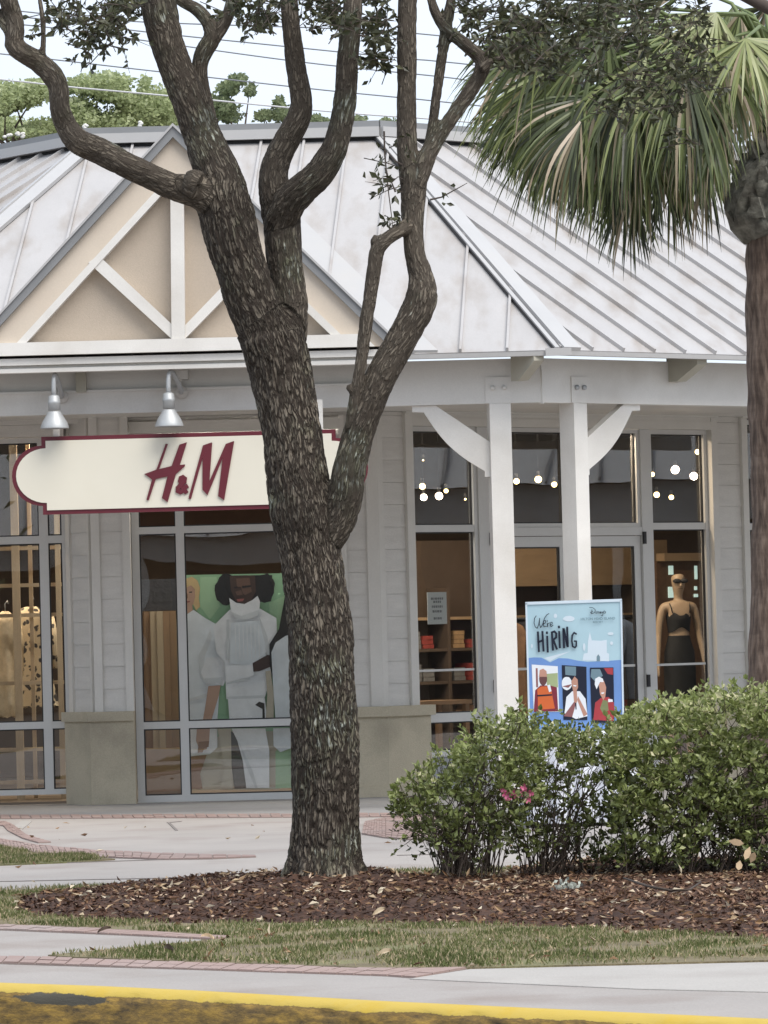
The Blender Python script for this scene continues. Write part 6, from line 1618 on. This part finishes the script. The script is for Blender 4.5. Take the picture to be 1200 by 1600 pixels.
# overlapping boot scales on it
scm = MB(); 
for k_ in range(60):
    a = random.uniform(0, 6.28); i = random.randint(2, len(PP) - 8); c = PP[i]; r = RR[i] * 1.0; d = Vector((math.cos(a), math.sin(a), 0)); s_ = Vector((-d.y, d.x, 0)); q_ = c + d * r
    w = random.uniform(.035, .065); h = random.uniform(.07, .14)
    scm.hexa([q_ - s_ * w + d * .01, q_ + s_ * w + d * .01, q_ + s_ * w * .5 + d * .055 + Vector((0, 0, h)), q_ - s_ * w * .5 + d * .055 + Vector((0, 0, h)), q_ - s_ * w - d * .03, q_ + s_ * w - d * .03, q_ + s_ * w * .6 - d * .02 + Vector((0, 0, h)), q_ - s_ * w * .6 - d * .02 + Vector((0, 0, h))])
scm.build('boot_scale', bootm, palm, kind='stuff')
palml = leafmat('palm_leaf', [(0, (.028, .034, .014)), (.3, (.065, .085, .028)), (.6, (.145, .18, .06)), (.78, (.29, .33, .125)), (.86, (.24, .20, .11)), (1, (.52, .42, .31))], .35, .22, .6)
petm = mat('palm_stem', (.13, .17, .06), .5, .15, 10)
def frond(hx, hy, Y, dirx, diry, Lpx, spread, nseg, tone, toward=0.0, droop=.5, dead=.1, stem=True, kink=.0):
    hub = onY(hx, hy, Y); s_px = Y / FPX; L_ = Lpx * s_px
    D0 = (_R * dirx + Vector((0, 0, 1)) * (-diry) + Vector((0, -1, 0)) * toward).normalized()
    side = D0.cross(Vector((0, 1, 0)));
    if side.length < .1: side = Vector((1, 0, 0))
    side.normalize(); nrm = side.cross(D0).normalized()
    V, Fc, rn_ = [], [], []
    for i in range(nseg):
        t_ = (i + .5) / nseg * 2 - 1; a = t_ * spread + random.gauss(0, .075)
        d = (D0 * math.cos(a) + side * math.sin(a) + nrm * (random.gauss(0, .10) + .25 * abs(t_))).normalized()
        Li = L_ * (1 - .32 * abs(t_) ** 1.5) * random.uniform(.85, 1.08); w = random.uniform(.0065, .0125) * (1 if L_ > .6 else .8)
        pos = hub.copy(); cur = d.copy(); ns = 9; isdead = random.random() < dead
        dr = droop * random.uniform(.7, 1.4) * (1.8 if isdead else 1); tw_ = random.uniform(-.6, .6); kk = random.randint(3, 6) if random.random() < kink else -1
        base_i = len(V); sd_ = cur.cross(nrm).normalized()
        for j in range(ns + 1):
            u = j / ns; ww = w * (0.55 + 1.6 * u if u < .28 else 1.0) * (1 - max(0, (u - .45) / .55) ** 1.3 * .93)
            q_ = sd_ * math.cos(tw_ * u) + nrm * math.sin(tw_ * u)
            V += [tuple(pos - q_ * ww), tuple(pos + q_ * ww)]
            pos = pos + cur * (Li / ns); cur = (cur + Vector((0, 0, -1)) * dr * (u ** 1.3) * .55 * (3 if j == kk else 1)).normalized()
        for j in range(ns): Fc.append((base_i + 2 * j, base_i + 2 * j + 1, base_i + 2 * j + 3, base_i + 2 * j + 2))
        v_ = random.uniform(.84, 1.0) if isdead else min(.79, max(0, random.gauss(tone, .2)))
        rn_ += [v_] * ns
    o_ = np_mesh('frond', np.array(V), np.array(Fc), palml, palm, attrs={'rnd': rn_}, loc=hub)
    if stem:
        c_ = onY(1210, 110, PY) + Vector((0, 0, 0)); b = MB(); b.smooth = True
        m1 = c_.lerp(hub, .5) + Vector((0, 0, .10 + .08 * (hub - c_).length)); b.tube([c_, c_.lerp(m1, .6), m1, hub.lerp(m1, .4), hub], [.022, .018, .014, .012, .009], 6); b.build('leaf_stem', petm, o_)
    return o_
fr_list = [  # hub x, y, dY, dir x, dir y(down+), length px, spread, segs, tone, toward, droop, dead
    (900, 95, -.2, -1, .55, 215, 1.05, 40, .34, .2, .55, .06), (935, 150, -.6, -.75, 1, 235, 1.0, 44, .42, .3, .5, .08), (850, 130, .3, -.8, .8, 175, .9, 32, .22, 0, .6, .1),
    (985, 150, -.5, -.3, 1, 230, .95, 42, .46, .25, .5, .14), (880, 165, .2, -.7, .9, 200, .95, 36, .28, 0, .5, .1), (1010, 215, -.3, -.2, 1, 195, .8, 34, .3, .1, .5, .3),
    (1062, 110, -.8, .0, 1, 190, 1.0, 40, .62, .4, .5, .2), (1100, 165, -.7, -.2, 1, 170, .85, 32, .5, .3, .6, .55), (1140, 110, -.8, .1, 1, 150, .8, 28, .5, .3, .6, .5),
    (1050, 240, .2, -.1, 1, 170, .8, 32, .18, 0, .5, .3), (955, 235, .3, -.35, 1, 165, .8, 34, .2, 0, .5, .15), (985, 285, -.1, -.12, 1, 150, .62, 26, .12, .1, .3, .05),
    (1100, 240, .1, 0, 1, 150, .7, 26, .16, 0, .4, .3), (1165, 60, -1.1, .2, .8, 150, 1.5, 36, .78, .5, .35, .02), (1120, 20, -1.0, -.5, 1, 150, 1.1, 30, .72, .4, .35, .05), (1185, 90, -.4, .2, 1, 140, .9, 26, .5, .3, .6, .5),
    (860, 50, .5, -1, .4, 160, 1.0, 30, .25, 0, .5, .03), (1010, 60, .4, -.5, .8, 200, 1.1, 36, .3, 0, .5, .05), (1235, 120, .2, .6, 1, 190, 1.0, 34, .4, 0, .5, .2), (1290, 80, 0, 1, .5, 210, 1.1, 36, .4, 0, .5, .1), (1260, 0, .5, .8, -.4, 200, 1.1, 34, .4, 0, .5, .05),
    (1180, -40, .6, -.3, -1, 200, 1.1, 34, .4, 0, .5, .05), (1080, -20, .4, -1, -.3, 200, 1.1, 34, .4, 0, .5, .03), (1200, 10, 1.0, 0, .6, 210, 1.2, 36, .35, -.8, .6, .05), (980, 10, .0, -1, .1, 190, 1.0, 34, .35, .1, .5, .03), (825, 185, .1, -.85, .8, 120, .8, 20, .25, 0, .5, .1)]
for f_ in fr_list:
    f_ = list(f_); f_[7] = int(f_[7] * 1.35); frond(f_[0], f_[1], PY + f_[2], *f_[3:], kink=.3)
rf = random.Random(21)
def hemY(x): return float(np.interp(x, [740, 770, 830, 880, 950, 985, 1050, 1110, 1150, 1200], [215, 285, 352, 388, 402, 436, 392, 330, 270, 235]))
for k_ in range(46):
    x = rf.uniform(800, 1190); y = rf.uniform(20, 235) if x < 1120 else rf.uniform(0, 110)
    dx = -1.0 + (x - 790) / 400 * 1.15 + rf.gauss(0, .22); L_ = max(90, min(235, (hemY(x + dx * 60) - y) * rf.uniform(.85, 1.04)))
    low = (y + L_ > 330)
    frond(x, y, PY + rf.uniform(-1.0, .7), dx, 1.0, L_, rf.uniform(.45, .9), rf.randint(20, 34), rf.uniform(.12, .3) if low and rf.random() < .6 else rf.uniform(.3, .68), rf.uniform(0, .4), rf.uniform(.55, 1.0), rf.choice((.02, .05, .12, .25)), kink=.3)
# dark oak bough crossing the corner above the palm
b = MB(); b.smooth = True; b.tube([onY(x, y, TY + .4) for x, y in ((1120, -30), (1160, -8), (1200, 12), (1260, 40))], [.03, .035, .04, .05], 10); b.build('limb', twigm, tree)

# ================================================================== SHRUBS
azl = leafmat('shrub_leaves', [(0, (.045, .045, .02)), (.3, (.095, .11, .035)), (.6, (.20, .24, .072)), (.85, (.36, .41, .15)), (1, (.62, .59, .36))], .38, .35, .55)
stemm = mat('shrub_stem', (.075, .055, .042), .85, .25, 25)
top_prof = [(612, 1238), (640, 1222), (665, 1208), (700, 1178), (722, 1160), (760, 1130), (800, 1120), (850, 1136), (880, 1142), (920, 1150), (950, 1146), (975, 1128), (1000, 1112), (1050, 1098), (1100, 1088), (1150, 1083), (1200, 1080), (1330, 1076)]
bot_prof = [(612, 1275), (640, 1312), (680, 1335), (720, 1348), (745, 1350), (800, 1335), (900, 1345), (1000, 1352), (1100, 1352), (1200, 1352), (1330, 1352)]
def interp(P, x):
    return float(np.interp(x, [p[0] for p in P], [p[1] for p in P]))
def shrub(x0, x1, nleaf, nstem, bases, label, dens, seed, Yc=28.5, tone=.45, kink=0):
    r_ = random.Random(seed); cxp = (x0 + x1) / 2; gb = onZ(cxp, 1385, .06)
    T_ = thing('azalea_shrub', label, 'shrub', Vector((gb.x, Yc, .03)), 'azalea shrubs in the mulch bed')
    C, A, rn_ = [], [], []; tips = []
    while len(C) < nleaf:
        x = r_.uniform(x0, x1); yt = interp(top_prof, x); yb = interp(bot_prof, x)
        t_ = r_.random(); y = yt + (yb - yt) * t_ + r_.gauss(0, 9) + 7 * noise.noise(Vector((x / 14, seed, 2)))
        if r_.random() > dens(x, t_): continue
        # clumpy
        cl = noise.noise(Vector((x / 34 + seed, y / 26, 0))) + .5 * noise.noise(Vector((x / 13, y / 12 + seed, 4)))
        if cl < -.12 + r_.gauss(0, .14): continue
        edge = min(1, (x - x0) / 60) if x0 < 700 else 1
        Y = Yc + r_.uniform(-.62, .62) * (1 - .3 * (1 - t_)) * max(edge, .25)
        p = onY(x, y, Y)
        if p.z < .10: continue
        # rosette of leaves round a shoot tip
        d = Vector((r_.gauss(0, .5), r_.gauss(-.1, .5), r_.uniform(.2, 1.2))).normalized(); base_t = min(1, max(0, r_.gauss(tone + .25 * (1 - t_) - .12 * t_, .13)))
        if r_.random() < .02: tips.append(p)
        k_ = r_.randint(3, 6)
        for j in range(k_):
            s_ = Vector((r_.gauss(0, 1), r_.gauss(0, 1), r_.gauss(0, .6))); C.append(tuple(p + s_ * .008)); A.append(tuple((d * .7 + s_.normalized() * .8).normalized()))
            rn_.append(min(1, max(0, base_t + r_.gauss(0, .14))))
    # loose shoots standing clear of the mass
    shoots = []
    for _s in range(int((x1 - x0) / 4.5)):
        x = r_.uniform(x0 + 8, x1); yt = interp(top_prof, x); top_ = r_.random() < .75 or x0 > 700
        sx, sy = (x, yt + 14) if top_ else (x0 + 34, r_.uniform(1235, 1310)); dx_, dy_ = (r_.gauss(0, .5), -1) if top_ else (-1, r_.gauss(.1, .5))
        Ls = r_.uniform(14, 34); Ys = Yc + r_.uniform(-.4, .3); p0_ = onY(sx, sy, Ys); p1_ = onY(sx + dx_ * Ls, sy + dy_ * Ls, Ys - .05); shoots.append((p0_, p1_))
        for j in range(r_.randint(6, 11)):
            p = p0_.lerp(p1_, r_.uniform(.25, 1)); C.append(tuple(p)); A.append(tuple(((p1_ - p0_).normalized() * .8 + Vector((r_.gauss(0, .7), r_.gauss(0, .7), r_.gauss(.1, .5)))).normalized())); rn_.append(min(1, max(0, r_.gauss(tone + .25, .15))))
    C = np.array(C); A = unit(np.array(A)); n = len(C); S = sides(A); Ln = rng.uniform(.018, .048, n) * np.where(rng.random(n) < .12, 1.35, 1.0)
    P4, Tt = leaves(C, A, S, Ln, Ln * rng.uniform(.22, .33, n), .25)
    np_mesh('foliage', P4, Tt, azl, T_, kind='stuff', attrs={'rnd': np.repeat(rn_, 2)})
    b = MB()
    for a_, c_ in shoots: b.tube([a_ - (c_ - a_) * .6, a_, c_], [.003, .0025, .0012], 4, False)
    sel = [C[r_.randrange(n)] for _ in range(nstem)] + [np.array(p) for p in tips[:40]]
    for q_ in sel:
        bx2 = r_.choice(bases); g_ = onZ(bx2 + r_.gauss(0, 14), 1382, .05); g_ = Vector((g_.x, Yc + r_.gauss(0, .18), .04)); q_ = Vector(q_)
        m1 = g_.lerp(q_, .35) + Vector((r_.gauss(0, .05), r_.gauss(0, .05), .12)); m2 = g_.lerp(q_, .7) + Vector((r_.gauss(0, .05), r_.gauss(0, .05), .06))
        r0 = r_.uniform(.002, .0055); b.tube([g_, m1, m2, q_], [r0, r0 * .8, r0 * .55, r0 * .25], 5, False)
    b.build('stem', stemm, T_)
    return T_, C
def dl(x, t_):
    k_ = 1.0 if t_ < .62 else max(.22, 1 - (t_ - .62) * 2.0)
    return k_ * (.22 if x < 650 else .42 if x < 690 else .8)
sA, CA = shrub(612, 850, 7400, 110, [700, 735, 760, 705], 'loose azalea shrub right of the oak trunk, open at its left side', dl, 3, 28.3, .42)
sB, CB = shrub(790, 1000, 5400, 70, [840, 880, 920, 860], 'thin azalea shrub in front of the white cloth table, showing it through the leaves', lambda x, t_: (1.0 if t_ < .2 else .6 if t_ < .34 else .34 if t_ < .75 else .3), 5, 28.7, .34)
sC, CC = shrub(950, 1330, 27000, 140, [980, 1040, 1090, 1150, 1200, 1260], 'dense tall azalea shrub below the palm trunk at the right', lambda x, t_: (1.0 if t_ < .7 else .55), 8, 28.4, .5)
# pink azalea blossoms
pink = mat('azalea_petal', (.50, .10, .20), .5, .2, 30); b = MB()
for k_ in range(16):
    p = onY(random.gauss(806, 16), random.gauss(1240, 6), random.uniform(27.8, 28.3))
    for j in range(5):
        a = j * 1.256 + random.random(); d = Vector((math.cos(a), -.5, math.sin(a))).normalized(); s_ = d.cross(Vector((0, 1, 0))).normalized() * .010
        b0 = len(b.v); e_ = p + d * .026; b.v += [tuple(p), tuple(p.lerp(e_, .6) + s_), tuple(e_), tuple(p.lerp(e_, .6) - s_)]; b.face([b0, b0 + 1, b0 + 2, b0 + 3])
b.build('blossom', pink, sA)
# dead leaves caught in the right shrub
dd = MB()
for (x, y, a, L_) in ((1150, 1316, .2, .095), (1168, 1333, 2.0, .085), (1176, 1340, -1.2, .07), (1155, 1352, 1.8, .06)):
    p = onY(x, y, 27.6); d = Vector((math.cos(a), -.3, -math.sin(a))).normalized(); s_ = d.cross(Vector((0, 1, 0))).normalized() * .019; b0 = len(dd.v)
    q = [p - d * L_ / 2, p - d * L_ * .1 + s_, p + d * L_ * .25 + s_ * .9, p + d * L_ / 2, p + d * L_ * .25 - s_ * .9, p - d * L_ * .1 - s_]; dd.v += [tuple(v) for v in q]; dd.face(list(range(b0, b0 + 6)))
dd.build('dead_leaf', dl1, sC)
# pale lichen tuft on the mulch
lt = MB(); p0 = onZ(884, 1380, .12)
lich = mat('pale_lichen', (.36, .38, .33), .8, .2, 30)
for k_ in range(60):
    p = Vector((p0.x + random.gauss(0, .035), p0.y - .15 + random.gauss(0, .04), .10 + abs(random.gauss(0, .02)))); d = Vector((random.gauss(0, 1), random.gauss(0, 1), random.gauss(.4, .5))).normalized() * .03; s_ = d.cross(Vector((random.random(), 1, 0))).normalized() * .010; b0 = len(lt.v)
    lt.v += [tuple(p), tuple(p + d * .5 + s_), tuple(p + d), tuple(p + d * .5 - s_)]; lt.face([b0, b0 + 1, b0 + 2, b0 + 3])
o = lt.build('lichen_tuft', lich, kind='stuff'); tag(o, 'small pale grey green lichen tuft lying on the mulch under the thin shrub', 'lichen')
# fallen twig
b = MB(); b.smooth = True; b.tube([onZ(x, y, .16) for x, y in ((975, 1372), (1010, 1384), (1050, 1392), (1078, 1390), (1095, 1378))], [.006, .008, .008, .006, .004], 6); o = b.build('fallen_branch', stemm); tag(o, 'thin bent fallen branch on the mulch under the right shrub', 'branch')

# ================================================================== POWER LINES
wire = mat('power_cable', (.20, .21, .23), .6, .05)
WYs = 62.0
wl = [([(-300, -18), (0, 14), (200, 33), (530, 45), (700, 57), (1300, 120)], 'topmost power cable crossing the sky'),
      ([(-300, -12), (40, 27), (230, 50), (480, 76), (640, 92), (745, 102), (1300, 165)], 'second power cable from the top'),
      ([(-300, 10), (50, 40), (230, 64), (480, 98), (700, 121), (760, 130), (1300, 195)], 'third power cable, close under the second'),
      ([(-300, 55), (0, 84), (240, 111), (480, 138), (620, 152), (700, 160), (1300, 225)], 'fourth power cable, over the distant trees'),
      ([(-300, 95), (0, 124), (110, 136), (255, 149), (480, 171), (600, 181), (700, 188), (1300, 240)], 'lowest power cable, just above the roof ridge')]
palew = mat('pale_cable', (.55, .55, .56), .5, .05)
for i, (P_, lab) in enumerate(wl):
    pts = [onY(x, y, WYs + i * .6) for x, y in P_]; D_, _r = dense([(p, .01) for p in pts]); D_ = D_[::12] + [D_[-1]]
    b = MB(); b.smooth = True; b.tube(D_, .009 if i < 4 else .011, 6); o = b.build('power_line', palew if i == 4 else wire); tag(o, lab, 'power cable', 'power cables above the shop roof')

# ================================================================== DISTANT TREES
farl = leafmat('far_leaves', [(0, (.17, .20, .10)), (.4, (.29, .34, .16)), (.75, (.42, .47, .25)), (1, (.56, .60, .38))], .6, .4, .2)
fard = leafmat('far_dark_leaves', [(0, (.08, .10, .06)), (.5, (.16, .20, .10)), (1, (.28, .32, .18))], .6, .4, .2)
farb = mat('far_bark', (.12, .09, .07), .9, .2, 5)
def far_tree(trunk_px, clumps, Y, label, mt, lsize=(.05, .10), dens=5.0):
    base = onY(trunk_px, 230, Y); g_ = Vector((base.x, Y, 0)); T_ = thing('distant_tree', label, 'tree', g_, 'trees beyond the roof')
    Cs, As, rn_ = [], [], []
    lim = MB(); lim.smooth = True; fork = onY(trunk_px, 235, Y)
    lim.tube([g_, g_.lerp(fork, .5) + Vector((.1, 0, 0)), fork], [.22, .18, .12], 8)
    for (x, y, rx, ry, n) in clumps:
        c = onY(x, y, Y); k1 = fork.lerp(c, .5) + Vector((random.gauss(0, .2), 0, -.15)); lim.tube([fork, k1, c], [.04, .02, .006], 6, False)
        sub = max(3, int(rx * ry / 90)); n = int(n * dens)
        subs = [(x + rx * random.uniform(-.8, .8), y + ry * random.uniform(-.8, .8)) for _ in range(sub)]
        for k_ in range(n):
            sx, sy = random.choice(subs); px = random.gauss(sx, rx * .40); py = random.gauss(sy, ry * .5)
            if ((px - x) / rx) ** 2 + ((py - y) / ry) ** 2 > random.uniform(.9, 2.3): continue
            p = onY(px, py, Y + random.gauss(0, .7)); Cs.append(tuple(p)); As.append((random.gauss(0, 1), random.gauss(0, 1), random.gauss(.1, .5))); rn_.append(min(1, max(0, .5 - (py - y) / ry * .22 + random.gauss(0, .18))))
    lim.build('trunk', farb, T_)
    C = np.array(Cs); A = unit(np.array(As)); n = len(C); S = sides(A); Ln = rng.uniform(lsize[0], lsize[1], n); P4, Tt = leaves(C, A, S, Ln, Ln * rng.uniform(.3, .45, n), .2)
    np_mesh('crown', P4, Tt, mt, T_, kind='stuff', attrs={'rnd': np.repeat(rn_, 2)})
    return T_
FY = 78
far_tree(20, [(20, 148, 44, 16, 1100), (60, 140, 20, 12, 420), (8, 165, 20, 10, 360), (-50, 150, 40, 20, 700), (30, 204, 30, 8, 260)], FY, 'flat crowned tree beyond the roof at the far left', farl)
far_tree(150, [(150, 130, 44, 13, 1000), (170, 148, 34, 10, 520), (120, 178, 26, 22, 800), (85, 200, 40, 14, 500), (150, 190, 50, 14, 900)], FY + 2, 'pale green tree beyond the roof above the gable\'s left slope', farl)
far_tree(235, [(215, 178, 32, 20, 900), (250, 170, 34, 26, 1200), (205, 160, 18, 10, 240), (225, 140, 10, 18, 90)], FY + 3, 'bushy green tree beyond the roof, left of the leaning oak stem', farl)
far_tree(100, [(60, 205, 70, 12, 1100), (160, 196, 60, 16, 1100), (250, 192, 40, 14, 700), (0, 195, 40, 12, 500)], FY + 8, 'long low mass of light green foliage right behind the ridge at the left', farl)
far_tree(345, [(350, 140, 16, 10, 260), (375, 128, 14, 8, 220), (340, 165, 18, 12, 360), (360, 178, 20, 10, 300), (390, 140, 8, 8, 60)], FY + 4, 'tree beyond the roof between the forked oak stems', fard)
far_tree(440, [(440, 165, 9, 10, 120), (442, 182, 16, 8, 220), (412, 182, 12, 7, 130), (495, 186, 10, 4, 60)], FY + 5, 'small dark tree top just above the ridge beside the middle oak stem', fard)
far_tree(560, [(500, 188, 8, 4, 50), (555, 188, 12, 4, 60), (610, 190, 14, 4, 60)], FY + 6, 'low tree tops showing just over the ridge at mid width', fard)
# white vent caps / blossom bits on the ridge line
for i, (x, y, d_) in enumerate(((130, 196, 'the largest, beside the left limb'), (218, 195, 'alone near the gable peak'), (27, 210, 'middle one of the far left group'), (15, 212, 'leftmost of the far left group'), (38, 211, 'rightmost of the far left group'))):
    wf = MB(); wf.smooth = True; p = onY(x, y, 49.2)
    for q_ in range(4): wf.ball(p + Vector((random.gauss(0, .02), 0, random.gauss(0, .012))), .018, 8, 5, (1.3, 1, .9))
    o = wf.build('white_flower', white); tag(o, 'small white flower head poking over the roof ridge, ' + d_, 'flower', 'white flowers on the ridge line')

# ================================================================== ACROSS THE CAR PARK (seen only as reflections)
oroof = mat('other_roof', (.62, .62, .61), .5, .06, 2, stretch=(3, 1, 1)); owall = mat('other_wall', (.20, .155, .11), .8, .15, 1.5); odark = mat('other_glass', (.03, .03, .03), .3, .2)
def opposite(x, y, yaw, w, label):
    f = Fr(x, y, yaw); T_ = thing('opposite_store', label, 'building', f.w(0, 0, 0))
    MB().box(f, -w / 2, w / 2, -6, 0, -.15, 4.2).build('wall', owall, T_)
    for i in range(int(w / 4)):
        u = -w / 2 + 2 + i * 4; MB().box(f, u - 1.3, u + 1.3, .01, .05, .4, 3.2).build('window', odark, T_)
        MB().box(f, u + 1.75, u + 1.95, 1.6, 1.8, -.15, 3.34).build('post', white, T_)
    MB().box(f, -w / 2, w / 2, 1.6, 1.8, 3.35, 4.05).build('beam', white, T_)
    r_ = MB(); r_.prism([f.w(-w / 2, 2.2, 4.06), f.w(-w / 2, -3, 7.2), f.w(-w / 2, -6.5, 4.5)], [f.w(w / 2, 2.2, 4.06), f.w(w / 2, -3, 7.2), f.w(w / 2, -6.5, 4.5)]); r_.build('roof', oroof, T_)
    for i in range(int(w / .9)):
        u = -w / 2 + i * .9; s_ = MB(); s_.prism([f.w(u, 2.2, 4.09), f.w(u, -3, 7.23), f.w(u, -3, 7.29), f.w(u, 2.2, 4.15)], [f.w(u + .05, 2.2, 4.09), f.w(u + .05, -3, 7.23), f.w(u + .05, -3, 7.29), f.w(u + .05, 2.2, 4.15)]); s_.build('roof_seam', greym, T_)
opposite(0, -26, math.pi, 44, 'shop building opposite, reflected in the display windows')
opposite(40, 38, rad(90) * -1 + math.pi * 0, 30, 'neighbouring shop to the right, reflected in the entry glass')
def back_tree(x, y, h, label):
    T_ = thing('street_tree', label, 'tree', Vector((x, y, -.15)), 'trees reflected in the shop windows'); b = MB(); b.smooth = True; b.tube([Vector((x, y, -.2)), Vector((x + .2, y, h * .4)), Vector((x, y, h * .7))], [.3, .22, .1], 8); b.build('trunk', farb, T_)
    n = 2600; C = np.array([x, y, h * .72]) + rng.normal(size=(n, 3)) * np.array([2.2, 2.2, h * .16]); C[:, 2] = np.maximum(C[:, 2], 2.2); A = rand_dirs(n); P4, Tt = leaves(C, A, sides(A), rng.uniform(.25, .45, n), rng.uniform(.09, .16, n), .2)
    np_mesh('crown', P4, Tt, fard, T_, kind='stuff', attrs={'rnd': np.repeat(rng.random(n), 2)})
for i, (x, y, h) in enumerate(((-14, -16, 9), (9, -19, 8), (18, -15, 9))): back_tree(x, y, h, 'leafy tree across the car park, %s in the row reflected in the windows' % ORD[i])
